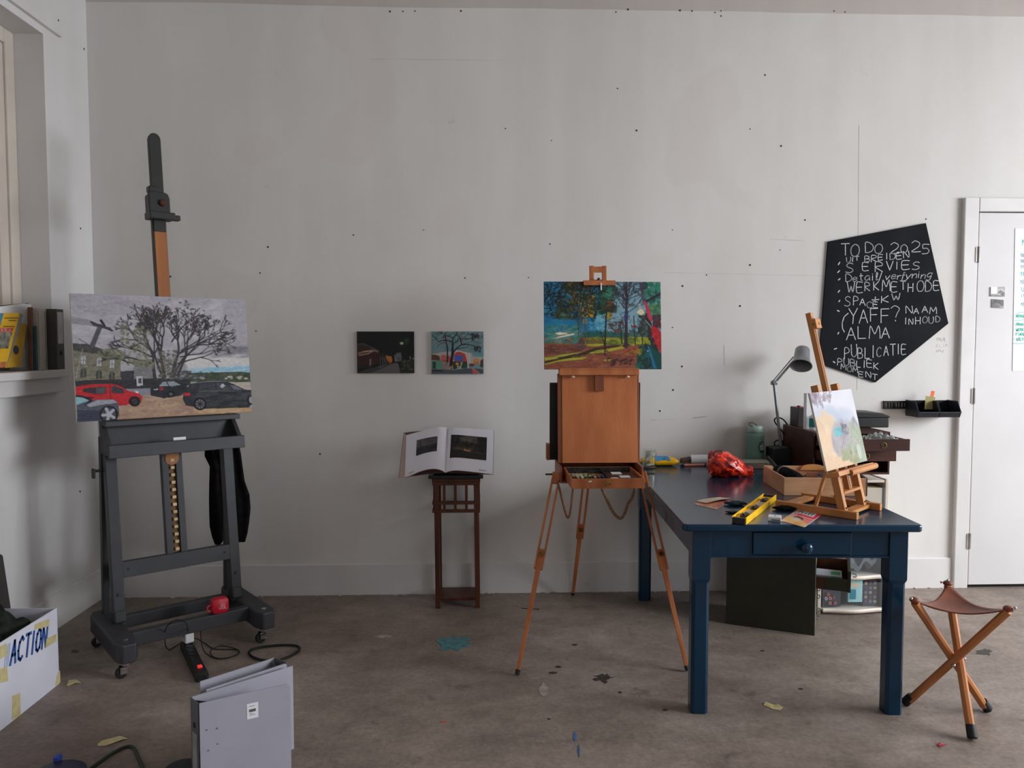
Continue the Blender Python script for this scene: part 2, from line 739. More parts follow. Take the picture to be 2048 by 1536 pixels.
# ---------------------------------------------------------------- stroke lettering
G = {
    'A': [[(0, 0), (.5, 1), (1, 0)], [(.2, .38), (.8, .38)]],
    'B': [[(0, 0), (0, 1), (.7, .95), (.75, .6), (0, .52), (.9, .4), (.85, .05), (0, 0)]],
    'C': [[(.95, .85), (.6, 1), (.15, .8), (0, .45), (.2, .1), (.6, 0), (.95, .12)]],
    'D': [[(0, 0), (0, 1), (.6, .92), (.95, .55), (.8, .15), (.4, 0), (0, 0)]],
    'E': [[(.9, 1), (0, 1), (0, 0), (.9, 0)], [(0, .52), (.75, .52)]],
    'F': [[(.9, 1), (0, 1), (0, 0)], [(0, .52), (.75, .52)]],
    'H': [[(0, 0), (0, 1)], [(.9, 0), (.9, 1)], [(0, .5), (.9, .5)]],
    'I': [[(.4, 0), (.45, 1)]],
    'J': [[(.8, 1), (.8, .2), (.5, 0), (.15, .05), (0, .3)]],
    'K': [[(0, 0), (0, 1)], [(.9, 1), (.05, .45), (.95, 0)]],
    'L': [[(0, 1), (0, 0), (.85, 0)]],
    'M': [[(0, 0), (.12, 1), (.5, .35), (.88, 1), (1, 0)]],
    'N': [[(0, 0), (0, 1), (.9, 0), (.9, 1)]],
    'O': [[(.5, 1), (.12, .8), (0, .45), (.15, .1), (.5, 0), (.85, .12), (1, .5), (.85, .88), (.5, 1)]],
    'P': [[(0, 0), (.05, 1), (.75, .92), (.8, .6), (.05, .48)]],
    'R': [[(0, 0), (0, 1), (.75, .92), (.8, .62), (0, .5), (.9, 0)]],
    'S': [[(.9, .9), (.5, 1), (.1, .8), (.25, .58), (.75, .42), (.9, .2), (.5, 0), (0, .08)]],
    'T': [[(0, 1), (1, 1)], [(.5, 1), (.5, 0)]],
    'U': [[(0, 1), (0, .25), (.3, 0), (.65, .02), (.9, .3), (.9, 1)]],
    'V': [[(0, 1), (.45, 0), (.9, 1)]],
    'W': [[(0, 1), (.25, 0), (.5, .6), (.75, 0), (1, 1)]],
    'Y': [[(0, 1), (.45, .5), (.9, 1)], [(.45, .5), (.4, 0)]],
    '0': [[(.5, 1), (.1, .75), (.05, .3), (.4, 0), (.85, .2), (.9, .7), (.5, 1)]],
    '1': [[(.2, .75), (.5, 1), (.5, 0)]],
    '2': [[(.05, .8), (.4, 1), (.85, .8), (.7, .45), (0, 0), (.95, .02)]],
    '5': [[(.9, 1), (.2, 1), (.15, .58), (.6, .6), (.9, .35), (.7, .05), (.1, 0)]],
    '?': [[(0, .85), (.4, 1), (.85, .8), (.6, .5), (.45, .25)], [(.42, .06), (.46, .0)]],
    '+': [[(0, .45), (.9, .45)], [(.45, .85), (.45, .05)]],
    '/': [[(0, -.1), (.7, 1.1)]],
    '.': [[(.4, 0), (.5, .04)]],
    '-': [[(.2, .45), (.8, .45)]],
    'e': [[(.05, .32), (.8, .36), (.6, .62), (.2, .55), (.05, .25), (.35, 0), (.85, .1)]],
    't': [[(.4, 1), (.4, .1), (.7, 0)], [(.05, .65), (.8, .68)]],
    'a': [[(.8, .55), (.4, .62), (.05, .3), (.3, 0), (.75, .25), (.8, .55), (.85, 0)]],
    'i': [[(.4, .6), (.45, 0)], [(.42, .82), (.46, .86)]],
    'l': [[(.3, .1), (.75, .85), (.5, 1), (.35, .6), (.4, 0), (.8, .1)]],
    'v': [[(0, .6), (.4, 0), (.8, .65)]],
    'r': [[(.1, .6), (.2, 0)], [(.17, .4), (.5, .62), (.85, .55)]],
    'f': [[(.85, .9), (.5, 1), (.4, .5), (.3, -.4)], [(.1, .55), (.8, .58)]],
    'y': [[(0, .6), (.35, .05)], [(.85, .62), (.1, -.4)]],
    'n': [[(.05, .6), (.1, 0)], [(.1, .35), (.5, .62), (.8, .45), (.85, 0)]],
    'g': [[(.8, .55), (.35, .62), (.05, .3), (.35, .03), (.78, .3), (.8, .6), (.7, -.35), (.1, -.3)]],
    'p': [[(.05, .62), (.05, -.35)], [(.05, .5), (.5, .62), (.85, .35), (.5, .02), (.05, .12)]],
}


def ribbon(mb, pts, w, n, m=0, lift=0.0006):
    """flat stroke of chalk or ink through pts on a surface with normal n"""
    n = Vector(n).normalized()
    P = [Vector(p) for p in pts]
    for a, b in zip(P, P[1:]):
        d = b - a
        if d.length < 1e-6:
            continue
        d.normalize()
        s = d.cross(n).normalized() * w / 2
        a2, b2 = a - d * w * 0.3, b + d * w * 0.3
        mb.hexa([a2 - s, b2 - s, b2 + s, a2 + s, a2 - s + n * lift, b2 - s + n * lift, b2 + s + n * lift, a2 + s + n * lift], m)


def write(mb, text, at, w, n, jit=0.0, gap=0.28, m=0, lift=0.0006, smooth=0, slant=0.0):
    """text strokes; at(u, v) maps u along the line (0..1), v letter height (0..1) onto the surface"""
    WD_ = {'I': .5, 'i': .5, 'l': .6, '.': .3, 't': .75, 'r': .8, 'f': .7, '/': .7, '1': .6, ' ': .6, 'M': 1.15, 'W': 1.15}
    ws = [WD_.get(ch, 1.0) for ch in text]
    tot = sum(ws) + gap * (len(ws) - 1)
    pos = 0.0
    for i, ch in enumerate(text):
        x0_ = pos / tot
        lw = (ws[i] if ch not in 'MW' else ws[i]) / tot
        pos += ws[i] + gap
        if ch not in G:
            continue
        jx, jy, js = random.uniform(-jit, jit) * lw * 0.4, random.uniform(-jit, jit), 1 + random.uniform(-jit, jit)
        for st in G[ch]:
            q = [(x0_ + (x + slant * y) * lw * js + jx, y * js + jy) for x, y in st]
            if smooth and len(q) > 3:
                q = [(p.x, p.y) for p in spline([Vector((x, y, 0)) for x, y in q], smooth)]
            ribbon(mb, [at(*p) for p in q], w, n, m, lift)


# ---------------------------------------------------------------- shared materials
M_WALL = wall_mat('white_wall_paint', (224, 222, 219), (215, 213, 209), 3.49)
M_PLINTH = wall_mat('white_plinth_paint', (220, 218, 216), (211, 209, 206))
M_WALL2 = wall_mat('white_wall_paint_side', (222, 220, 220), (212, 209, 208))
M_FLOOR = floor_mat()
M_HOLE = mat('nail_hole', (60, 52, 48), 0.9)
M_CRACK = mat('hairline', (198, 191, 187), 0.9)
M_TRIM = mat('white_gloss_trim', (214, 211, 210), 0.45, var=0.04, scale=3)
M_DOOR = mat('door_paint', (210, 207, 207), 0.5, var=0.03, scale=1.5)
M_CREAMTRIM = mat('cream_window_paint', (205, 196, 184), 0.55, var=0.05, scale=3)
M_DARKGAP = mat('dark_gap', (42, 38, 38), 0.9)
M_STEEL = mat('steel', (190, 190, 192), 0.3, 1.0)
M_CHROME = mat('chrome', (225, 225, 228), 0.12, 1.0, var=0.02)
M_BRASS = mat('brass', (165, 130, 70), 0.3, 1.0)
M_EASEL = mat('charcoal_easel_paint', (58, 59, 64), 0.5, var=0.08, scale=6, bump=0.05)
M_EASEL_DK = mat('dark_olive_easel_paint', (46, 47, 48), 0.55, var=0.08, scale=6)
M_BEECH = wood('beech_face', (176, 112, 62), (150, 90, 48))
M_BLACK = mat('black_plastic', (26, 27, 28), 0.45, var=0.1)
M_RUBBER = mat('black_rubber', (20, 22, 24), 0.6)
M_CLOTH = mat('black_cloth', (26, 26, 28), 0.95, spec=0.1, var=0.2, scale=30, bump=0.3, bscale=250)
M_WHITE = mat('white_plastic', (228, 228, 230), 0.4, var=0.02)
M_PAPER = mat('white_paper', (228, 228, 232), 0.7, var=0.02)
M_CREAM = mat('cream_paper', (222, 208, 182), 0.75, var=0.04)
M_TAPE = mat('masking_tape', (205, 190, 140), 0.7, var=0.07, scale=30)
M_GREY = mat('binder_grey', (162, 160, 172), 0.5, var=0.03, scale=4)
M_GREYDK = mat('binder_spine_grey', (92, 92, 94), 0.5, var=0.05)
M_BLUE = mat('petrol_blue_gloss', (9, 50, 76), 0.2, spec=0.42, var=0.10, scale=3, coat=0.12)
M_FRENCH = wood('oiled_beech', (192, 118, 72), (164, 94, 54), 9.0, (1.6, 1, 0.35))
M_FRENCHDK = wood('oiled_beech_side', (150, 86, 52), (118, 64, 38), 9.0, (1, 1, 0.15))
M_MAHOG = wood('mahogany', (92, 50, 32), (62, 32, 22), 10.0, (1, 1, 0.1), 0.4)
M_CANVAS_EDGE = mat('raw_canvas_edge', (205, 200, 192), 0.9, var=0.05, scale=60)
M_DARK_EDGE = mat('painted_canvas_edge', (70, 66, 64), 0.9, var=0.2, scale=30)
M_PAINT = attr_mat('oil_paint', 0.45, 0.35, 0.10)
M_PAINTMATT = attr_mat('matt_paint', 0.7, 0.25, 0.08)
M_PRINT = attr_mat('printed_ink', 0.4, 0.35)

# ---------------------------------------------------------------- the room
# floor, with the paint spots that have stayed on it
mb = MB()
mb.box(LEFT_X - 0.3, RIGHT_X + 0.3, FRONT_Y - 0.3, WALL_Y + 0.3, -0.12, 0.0)
floor = struct(mb.build('floor', M_FLOOR))


def spot(pts, name, m, thick=0.0012):
    mb = MB()
    P = [PZ(x, y, 0.0) for x, y in pts]
    mb.prism([(p.x, p.y, 0.0002) for p in P], (0, 0, thick))
    return mb.build(name, m, floor)


def blob(cx, cy, rx, ry, n=22, jag=0.25):
    return [(cx + rx * cos(2 * pi * i / n) * (1 + random.uniform(-jag, jag)), cy + ry * sin(2 * pi * i / n) * (1 + random.uniform(-jag, jag))) for i in range(n)]


M_TEAL = mat('dried_teal_paint', (82, 132, 138), 0.5, var=0.2, scale=40)
spot([(872, 1283), (880, 1275), (893, 1277), (905, 1273), (930, 1276), (941, 1275), (936, 1284), (943, 1292), (926, 1295), (915, 1303), (905, 1298), (892, 1302), (880, 1300), (884, 1292)], 'paint_stain', M_TEAL)
M_SCUFF = mat('pale_scuff', (176, 166, 156), 0.7, var=0.15, scale=40)
M_SPOT = mat('dark_stain', (66, 56, 50), 0.55, var=0.2, scale=40)
for pts, nm, m in (
        (blob(767, 1273, 15, 3.2, jag=.4), 'scuff_mark', M_SCUFF), (blob(1088, 1379, 9, 13, jag=.4), 'scuff_mark', M_SCUFF),
        (blob(1117, 1334, 6, 2.4), 'dark_stain', M_SPOT), (blob(1106, 1346, 8, 2.2), 'dark_stain', M_SPOT), (blob(1207, 1357, 16, 7, jag=.6), 'dark_stain', M_SPOT),
        (blob(1098, 1438, 3, 1.5), 'dark_stain', M_SPOT), (blob(1150, 1290, 5, 1.6), 'dark_stain', M_SPOT), (blob(150, 1303, 8, 3), 'dark_stain', M_SPOT),
        (blob(1968, 1305, 16, 6, jag=.4), 'dark_stain', M_SPOT), (blob(1240, 1385, 4, 2), 'dark_stain', M_SPOT), (blob(1330, 1420, 5, 2), 'dark_stain', M_SPOT),
        (blob(1525, 1302, 4, 1.4), 'dark_stain', M_SPOT), (blob(1602, 1378, 4, 1.6), 'dark_stain', M_SPOT),
        ([(1043, 1216), (1079, 1218), (1079, 1219.5), (1043, 1217.5)], 'dark_stain', M_SPOT)):
    spot(pts, nm, m)
spot(blob(888, 1444, 6, 1.6), 'orange_fleck', mat('orange_fleck', (190, 90, 50), 0.6))
spot(blob(1150, 1474, 3, 9, jag=.3), 'blue_fleck', mat('blue_fleck', (60, 100, 150), 0.6))
spot(blob(1158, 1502, 2, 12, jag=.3), 'blue_fleck', mat('blue_fleck', (60, 100, 150), 0.6))

# back wall with its doorway, nail holes and hairline joints
DX0, DX1, DZ = 3.0, 3.95, 2.32
mb = MB()
T = 0.2
mb.box(LEFT_X - 0.3, DX0, WALL_Y, WALL_Y + T, 0, CEIL_Z)
mb.box(DX1, RIGHT_X + 0.3, WALL_Y, WALL_Y + T, 0, CEIL_Z)
mb.box(DX0, DX1, WALL_Y, WALL_Y + T, DZ, CEIL_Z)
holes = [(536, 494), (341, 553), (520, 546), (1011, 257), (1273, 261), (1235, 177), (780, 23), (806, 23), (830, 22), (922, 22), (1232, 24), (1256, 19), (1384, 22), (1430, 25),
         (1442, 22), (1442, 32), (1530, 150), (1562, 292), (1500, 258), (1852, 438), (1413, 550), (1365, 572), (1057, 555), (1103, 281), (847, 460), (930, 556), (1346, 780), (1364, 733), (1320, 822),
         (1480, 612), (1500, 530), (1668, 22), (1690, 24), (1360, 21), (640, 908), (1345, 460), (1610, 440), (1100, 488), (707, 470), (512, 662), (1345, 655), (1560, 500)]
for x, y in holes:
    p = PY(x, y, WALL_Y)
    r = random.uniform(0.004, 0.0075)
    mb.cyl((p.x, WALL_Y + 0.01, p.z), (p.x, WALL_Y - 0.0015, p.z), r, r * 0.8, 8, 1)
for a, b, w in (((1718, 250), (1714, 780), .0022), ((1302, 840), (1348, 838), .005), ((1386, 836), (1412, 833), .006), ((1494, 835), (1512, 834), .003), ((1448, 690), (1449, 730), .003),
                ((820, 1148), (822, 1172), .005), ((1100, 1168), (1104, 1180), .007), ((860, 990), (868, 985), .003), ((1540, 478), (1610, 482), .003), ((1330, 545), (1650, 552), .0018), ((740, 118), (1010, 121), .0016)):
    p, q = PY(*a, WALL_Y), PY(*b, WALL_Y)
    ribbon(mb, [p, q], w, (0, -1, 0), 2, 0.0008)
struct(mb.build('wall_back', [M_WALL, M_HOLE, M_CRACK]))

# low painted plinth along the back wall and the left wall
mb = MB()
mb.prism([(LEFT_X, WALL_Y - 0.012, 0), (LEFT_X, WALL_Y + 0.02, 0), (LEFT_X, WALL_Y + 0.02, 0.19), (LEFT_X, WALL_Y - 0.006, 0.19), (LEFT_X, WALL_Y - 0.012, 0.184)], (2.915 - LEFT_X, 0, 0))
struct(mb.build('baseboard_back', M_PLINTH))
mb = MB()
mb.prism([(LEFT_X + 0.012, 0.5, 0), (LEFT_X - 0.02, 0.5, 0), (LEFT_X - 0.02, 0.5, 0.185), (LEFT_X + 0.006, 0.5, 0.185), (LEFT_X + 0.012, 0.5, 0.179)], (0, WALL_Y - 0.5 - 0.012, 0))
struct(mb.build('baseboard_left', M_PLINTH))
# crumbled plaster line where wall and floor meet
mb = MB()
for i in range(150):
    x = random.uniform(-2.2, 2.9)
    r = random.uniform(0.002, 0.007)
    mb.ball((x, WALL_Y - 0.012 - random.uniform(0, 0.02), r * 0.5), r * random.uniform(1, 2.5), r, r * 0.7, 6)
tag(mb.build('plaster_crumbs', M_CRACK), 'pale crumbs of plaster strewn along the foot of the back wall', 'plaster crumbs', kind='stuff')

# left wall with deep window recess
WY0, WY1, WZ0, WZ1, WD = 1.9, 4.18, 1.37, 3.13, 0.15
mb = MB()
x0, x1 = LEFT_X - 0.35, LEFT_X
mb.box(x0, x1, FRONT_Y - 0.2, WY0, 0, CEIL_Z)
mb.box(x0, x1, WY1, WALL_Y, 0, CEIL_Z)
mb.box(x0, x1, WY0, WY1, 0, WZ0)
mb.box(x0, x1, WY0, WY1, WZ1, CEIL_Z)
for x, y in ((168, 98), (161, 457), (160, 983)):
    p = PX(x, y, LEFT_X)
    mb.cyl((LEFT_X - 0.01, p.y, p.z), (LEFT_X + 0.0015, p.y, p.z), 0.007, 0.006, 8, 1)
struct(mb.build('wall_left', [M_WALL2, M_HOLE]))
# ledge board above the window
mb = MB()
mb.box(LEFT_X, LEFT_X + 0.022, 1.5, 4.33, 3.17, 3.285)
mb.cyl((LEFT_X + 0.02, 4.29, 3.245), (LEFT_X + 0.024, 4.29, 3.245), 0.006, n=8, m=1)
struct(mb.build('trim_1', [M_TRIM, M_HOLE], bevel=0.004))
# cream window: frame, sash, closed inner shutter boards
wx = LEFT_X - WD
mb = MB()
mb.box(wx - 0.08, wx, WY1 - 0.075, WY1, WZ0, WZ1)
mb.box(wx - 0.08, wx, WY0, WY0 + 0.075, WZ0, WZ1)
mb.box(wx - 0.08, wx, WY0 + 0.075, WY1 - 0.075, WZ1 - 0.075, WZ1)
mb.box(wx - 0.08, wx, WY0 + 0.075, WY1 - 0.075, WZ0, WZ0 + 0.06)
win = struct(mb.build('window_1', M_CREAMTRIM, bevel=0.006))
mb = MB()
a, b = WY0 + 0.075, WY1 - 0.075
for y0_, y1_ in ((a, (a + b) / 2 - 0.004), ((a + b) / 2 + 0.004, b)):
    mb.box(wx - 0.06, wx - 0.012, y0_, y0_ + 0.07, WZ0 + 0.06, WZ1 - 0.075)
    mb.box(wx - 0.06, wx - 0.012, y1_ - 0.07, y1_, WZ0 + 0.06, WZ1 - 0.075)
    mb.box(wx - 0.06, wx - 0.012, y0_ + 0.07, y1_ - 0.07, WZ1 - 0.16, WZ1 - 0.075)
    mb.box(wx - 0.06, wx - 0.012, y0_ + 0.07, y1_ - 0.07, WZ0 + 0.06, WZ0 + 0.15)
    mb.box(wx - 0.055, wx - 0.018, y0_ + 0.07, y1_ - 0.07, 2.16, 2.20)
mb.build('sash', M_CREAMTRIM, win, bevel=0.005)
mb = MB()
mb.box(wx - 0.045, wx - 0.03, a + 0.05, b - 0.05, WZ0 + 0.1, WZ1 - 0.1)
mb.build('shutter_panel', mat('cream_shutter', (200, 190, 178), 0.6, var=0.05, scale=2, stretch=(1, 3, 0.3)), win)
mb = MB()
mb.box(LEFT_X - WD, LEFT_X + 0.085, WY0 - 0.1, WY1, 1.345, 1.385)
mb.box(LEFT_X, LEFT_X + 0.05, WY0 - 0.1, WY1 + 0.03, 1.265, 1.345)
sill = struct(mb.build('trim_2', M_TRIM, bevel=0.005))

# right wall with the big window that lights the studio
RY0, RY1, RZ0, RZ1 = 0.0, 3.4, 1.1, 3.6
mb = MB()
x0, x1 = RIGHT_X, RIGHT_X + 0.3
mb.box(x0, x1, FRONT_Y - 0.2, RY0, 0, CEIL_Z)
mb.box(x0, x1, RY1, WALL_Y, 0, CEIL_Z)
mb.box(x0, x1, RY0, RY1, 0, RZ0)
mb.box(x0, x1, RY0, RY1, RZ1, CEIL_Z)
struct(mb.build('wall_right', M_WALL2))
mb = MB()
for k in range(4):
    y = RY0 + (RY1 - RY0 - 0.06) * k / 3
    mb.box(x0 + 0.05, x0 + 0.11, y, y + 0.06, RZ0, RZ1)
for k in range(4):
    z = RZ0 + (RZ1 - RZ0 - 0.05) * k / 3
    mb.box(x0 + 0.06, x0 + 0.10, RY0 + 0.06, RY1 - 0.06, z, z + 0.05)
win2 = struct(mb.build('window_2', M_TRIM))
mb = MB()
mb.box(x0 + 0.075, x0 + 0.081, RY0 + 0.02, RY1 - 0.02, RZ0 + 0.02, RZ1 - 0.02)
mb.build('pane', mat('window_glass', (240, 245, 245), 0.02, trans=1.0), win2)
# wall behind the camera and ceiling
mb = MB()
mb.box(LEFT_X, RIGHT_X, FRONT_Y - 0.2, FRONT_Y, 0, CEIL_Z)
struct(mb.build('wall_front', mat('far_wall_grey', (128, 122, 118), 0.8, var=0.05, scale=1)))
mb = MB()
mb.box(LEFT_X - 0.35, RIGHT_X + 0.3, FRONT_Y - 0.2, WALL_Y + T, CEIL_Z, CEIL_Z + 0.15)
struct(mb.build('ceiling', mat('ceiling_white', (196, 190, 186), 0.8, var=0.03, scale=1)))

mb = MB()
for k in range(3):
    x = 1.0 + 1.17 * k
    mb.box(x, x + 0.06, FRONT_Y, FRONT_Y + 0.04, 1.15, 3.05)
for z in (1.15, 2.05, 2.99):
    for x in (1.06, 2.23):
        mb.box(x, x + 1.11, FRONT_Y, FRONT_Y + 0.035, z, z + 0.06)
added_frame = struct(mb.build('added_window_frame', M_TRIM))  # unseen frame and pane, added to go with the rear fill lamp
mb = MB()
mb.box(1.03, 3.37, FRONT_Y + 0.005, FRONT_Y + 0.011, 1.18, 3.02)
mb.build('pane', bpy.data.materials['window_glass'], added_frame)
# door
mb = MB()
y0, y1 = WALL_Y - 0.03, WALL_Y + 0.06
mb.box(2.912, DX0 + 0.002, y0, y1, 0, DZ + 0.085)
mb.box(DX1 - 0.002, DX1 + 0.088, y0, y1, 0, DZ + 0.085)
mb.box(DX0 + 0.002, DX1 - 0.002, y0, y1, DZ, DZ + 0.085)
door = struct(mb.build('door_1', M_TRIM, bevel=0.006))
mb = MB()
mb.box(DX0 + 0.008, DX1 - 0.006, WALL_Y - 0.024, WALL_Y + 0.016, 0.022, DZ - 0.006)
mb.build('door_leaf', M_DOOR, door, bevel=0.003)
mb = MB()
mb.box(DX0 + 0.002, DX1 - 0.002, WALL_Y + 0.0, WALL_Y + 0.05, 0.0, DZ)
mb.build('rebate', M_DARKGAP, door)
for z in (2.06, 1.20, 0.30):
    mb = MB()
    mb.box(DX0 - 0.014, DX0 + 0.004, WALL_Y - 0.034, WALL_Y - 0.025, z - 0.045, z + 0.045)
    mb.cyl((DX0 + 0.005, WALL_Y - 0.034, z - 0.048), (DX0 + 0.005, WALL_Y - 0.034, z + 0.048), 0.008, n=10)
    mb.box(DX0 + 0.008, DX0 + 0.016, WALL_Y - 0.032, WALL_Y - 0.022, z - 0.045, z + 0.045)
    mb.build('hinge', mat('painted_hinge', (176, 172, 168), 0.4, 0.4), door)

# ---------------------------------------------------------------- studio easel with its townscape, left
ER = thing('studio_easel', 'tall charcoal-painted studio easel on castors holding the car park painting', 'easel', (-1.531, 3.900, 0), radians(38))
LEAN = 0.126


def F(x, z, off=0.0):
    return Vector((x, 0.025 + LEAN * z - off, z))


UPN = Vector((0, LEAN, 1)).normalized()
FWD = Vector((0, -1, LEAN)).normalized()


def lbox(mb, x0, x1, z0, z1, o0, o1, m=0):
    """block lying in the leaning plane of the easel: offsets o0..o1 towards the front"""
    mb.hexa([F(x0, z0, o1), F(x1, z0, o1), F(x1, z0, o0), F(x0, z0, o0), F(x0, z1, o1), F(x1, z1, o1), F(x1, z1, o0), F(x0, z1, o0)], m)


for sx in (-1, 1):
    X = 0.325 * sx
    mb = MB()
    w = 0.05
    ol = [(X - w, -0.25), (X - w * .6, -0.305), (X + w * .6, -0.305), (X + w, -0.25), (X + w, 0.23), (X + w * .6, 0.28), (X - w * .6, 0.28), (X - w, 0.23)]
    mb.prism([(a, b, 0.078) for a, b in ol], (0, 0, 0.088))
    r = mb.build('base_rail', M_EASEL, ER, True, bevel=0.008)
    mb = MB()
    mb.cyl((X, -0.24, 0.166), (X, -0.24, 0.169), 0.012, n=14)
    mb.build('end_plug', M_CHROME, r, True)
    for y in (-0.25, 0.225):
        mb = MB()
        mb.lathe([(0.012, 0.078), (0.023, 0.074), (0.023, 0.058), (0.014, 0.052)], (X, y, 0), n=14)
        mb.box(X - 0.030, X + 0.0, y - 0.017, y - 0.013, 0.022, 0.053)
        mb.box(X - 0.030, X + 0.0, y + 0.013, y + 0.017, 0.022, 0.053)
        cst = mb.build('castor', M_CHROME, ER, True)
        mb = MB()
        mb.cyl((X - 0.024, y - 0.011, 0.025), (X - 0.024, y + 0.011, 0.025), 0.025, n=18)
        mb.build('wheel', M_RUBBER, cst, True, bevel=0.004)
    # upright
    mb = MB()
    mb.beam(F(X * 0.88, 0.15), F(X * 0.88, 1.135), 0.052, 0.06, (0, -1, 0))
    mb.cyl(F(X * 0.88, 0.30, 0.025), F(X * 0.88, 0.30, 0.036), 0.009, n=8)
    up = mb.build('upright', M_EASEL, ER, True, bevel=0.004)
    mb = MB()
    mb.beam((X * 0.88, 0.045, 0.16), F(X * 0.88, 0.225, 0.0), 0.058, 0.082, (0, -1, 0), t1=0.064)
    mb.build('foot_bracket', M_EASEL_DK, up, True, bevel=0.01)
    mb = MB()
    mb.beam((X * 0.94, 0.22, 0.162), F(X * 0.94, 1.06, -0.03), 0.03, 0.045, (0, -1, 0))
    mb.build('rear_strut', M_EASEL_DK, ER, True, bevel=0.003)
mb = MB()
mb.box(-0.277, 0.277, -0.165, -0.115, 0.098, 0.165)
mb.build('base_crossbar', M_EASEL, ER, True, bevel=0.004)
mb = MB()
mb.box(-0.277, 0.277, 0.10, 0.15, 0.105, 0.165)
mb.build('base_crossbar', M_EASEL, ER, True, bevel=0.004)
mb = MB()
lbox(mb, -0.262, 0.262, 0.375, 0.452, 0.0, 0.03)
for x in (-0.235, 0.235):
    mb.cyl(F(x, 0.415, 0.03), F(x, 0.415, 0.034), 0.006, n=8)
mb.build('crossboard', M_EASEL, ER, True, bevel=0.003)
# rack slat with its toothed ratchet
mb = MB()
lbox(mb, -0.050, -0.018, 0.45, 1.6, -0.02, 0.02)
lbox(mb, 0.018, 0.050, 0.45, 1.6, -0.02, 0.02)
lbox(mb, -0.018, 0.018, 0.45, 1.6, -0.02, -0.005)
sl = mb.build('rack_slat', M_EASEL, ER, True, bevel=0.002)
mb = MB()
lbox(mb, -0.017, 0.017, 0.43, 0.95, -0.004, 0.004, 0)
mb.cyl(F(0, 0.93, 0.019), F(0, 0.93, 0.024), 0.033, n=20, m=1)
lbox(mb, -0.033, 0.033, 0.93, 0.975, 0.0195, 0.0235, 1)
for k in range(13):
    z = 0.465 + k * 0.0375
    lbox(mb, -0.009, 0.009, z, z + 0.014, 0.004, 0.026, 2)
mb.build('ratchet', [mat('ratchet_brown', (110, 78, 44), 0.6), mat('worn_beech', (176, 118, 74), 0.6), mat('ratchet_teeth', (214, 184, 134), 0.5)], sl, True)
# mast: dark sides, bare wood on the front
mb = MB()
lbox(mb, -0.034, 0.034, 1.12, 2.19, 0.02, 0.052)
mast = mb.build('mast', M_EASEL_DK, ER, True, bevel=0.002)
mb = MB()
lbox(mb, -0.027, 0.032, 1.2, 2.125, 0.05, 0.0545)
mb.build('wood_face', M_BEECH, mast, True, bevel=0.001)
mb = MB()
pl = [(-0.030, 2.10), (0.030, 2.10), (0.030, 2.585), (0.026, 2.60), (0.016, 2.612), (0, 2.617), (-0.016, 2.612), (-0.026, 2.60), (-0.030, 2.585)]
mb.prism([F(x, z, 0.06) for x, z in pl], FWD * -0.03)
mb.build('top_bar', M_EASEL_DK, ER, True, bevel=0.003)
mb = MB()
pl = [(-0.053, 2.175), (0.050, 2.175), (0.050, 2.275), (0.043, 2.295), (0.030, 2.303), (-0.043, 2.303), (-0.053, 2.29)]
mb.prism([F(x, z, 0.085) for x, z in pl], FWD * -0.075)
lbox(mb, -0.046, 0.0, 2.30, 2.333, 0.02, 0.075)
lbox(mb, -0.062, 0.062, 2.158, 2.195, 0.02, 0.125)
lbox(mb, 0.062, 0.102, 2.164, 2.192, 0.03, 0.075)
cl = mb.build('canvas_clamp', M_EASEL_DK, ER, True, bevel=0.005)
mb = MB()
a = F(0.012, 2.245, 0.084)
mb.lathe([(0.012, 0), (0.017, 0.004), (0.017, 0.014), (0.010, 0.019)], a, FWD, 14)
mb.build('clamp_knob', M_MAHOG, cl, True, smooth=True)
# tray: canvas ledge, back panel, side cheeks and lower lip
mb = MB()
lbox(mb, -0.325, 0.325, 1.122, 1.147, 0.0, 0.135)
lbox(mb, -0.305, 0.305, 1.0, 1.122, 0.0, 0.03)
lbox(mb, -0.325, 0.325, 0.985, 1.0, 0.0, 0.16)
lbox(mb, -0.325, 0.325, 0.975, 1.038, 0.155, 0.178)
for x in (-0.325, 0.303):
    mb.prism([F(x, 0.99, 0.0), F(x, 0.99, 0.155), F(x, 1.02, 0.155), F(x, 1.125, 0.05), F(x, 1.125, 0.0)], (0.022, 0, 0))
tr = mb.build('tray', M_EASEL, ER, True, bevel=0.003)
mb = MB()
lbox(mb, -0.027, 0.033, 1.036, 1.052, 0.158, 0.162)
mb.build('maker_label', M_PAPER, tr, True)
mb = MB()
a = F(-0.315, 0.90, 0.0)
mb.cyl(a, a + Vector((-0.04, 0, 0)), 0.007, n=10)
mb.box(a.x - 0.052, a.x - 0.038, a.y - 0.012, a.y + 0.012, a.z - 0.035, a.z + 0.012)
mb.build('tightening_handle', M_BLACK, ER, True, bevel=0.003)


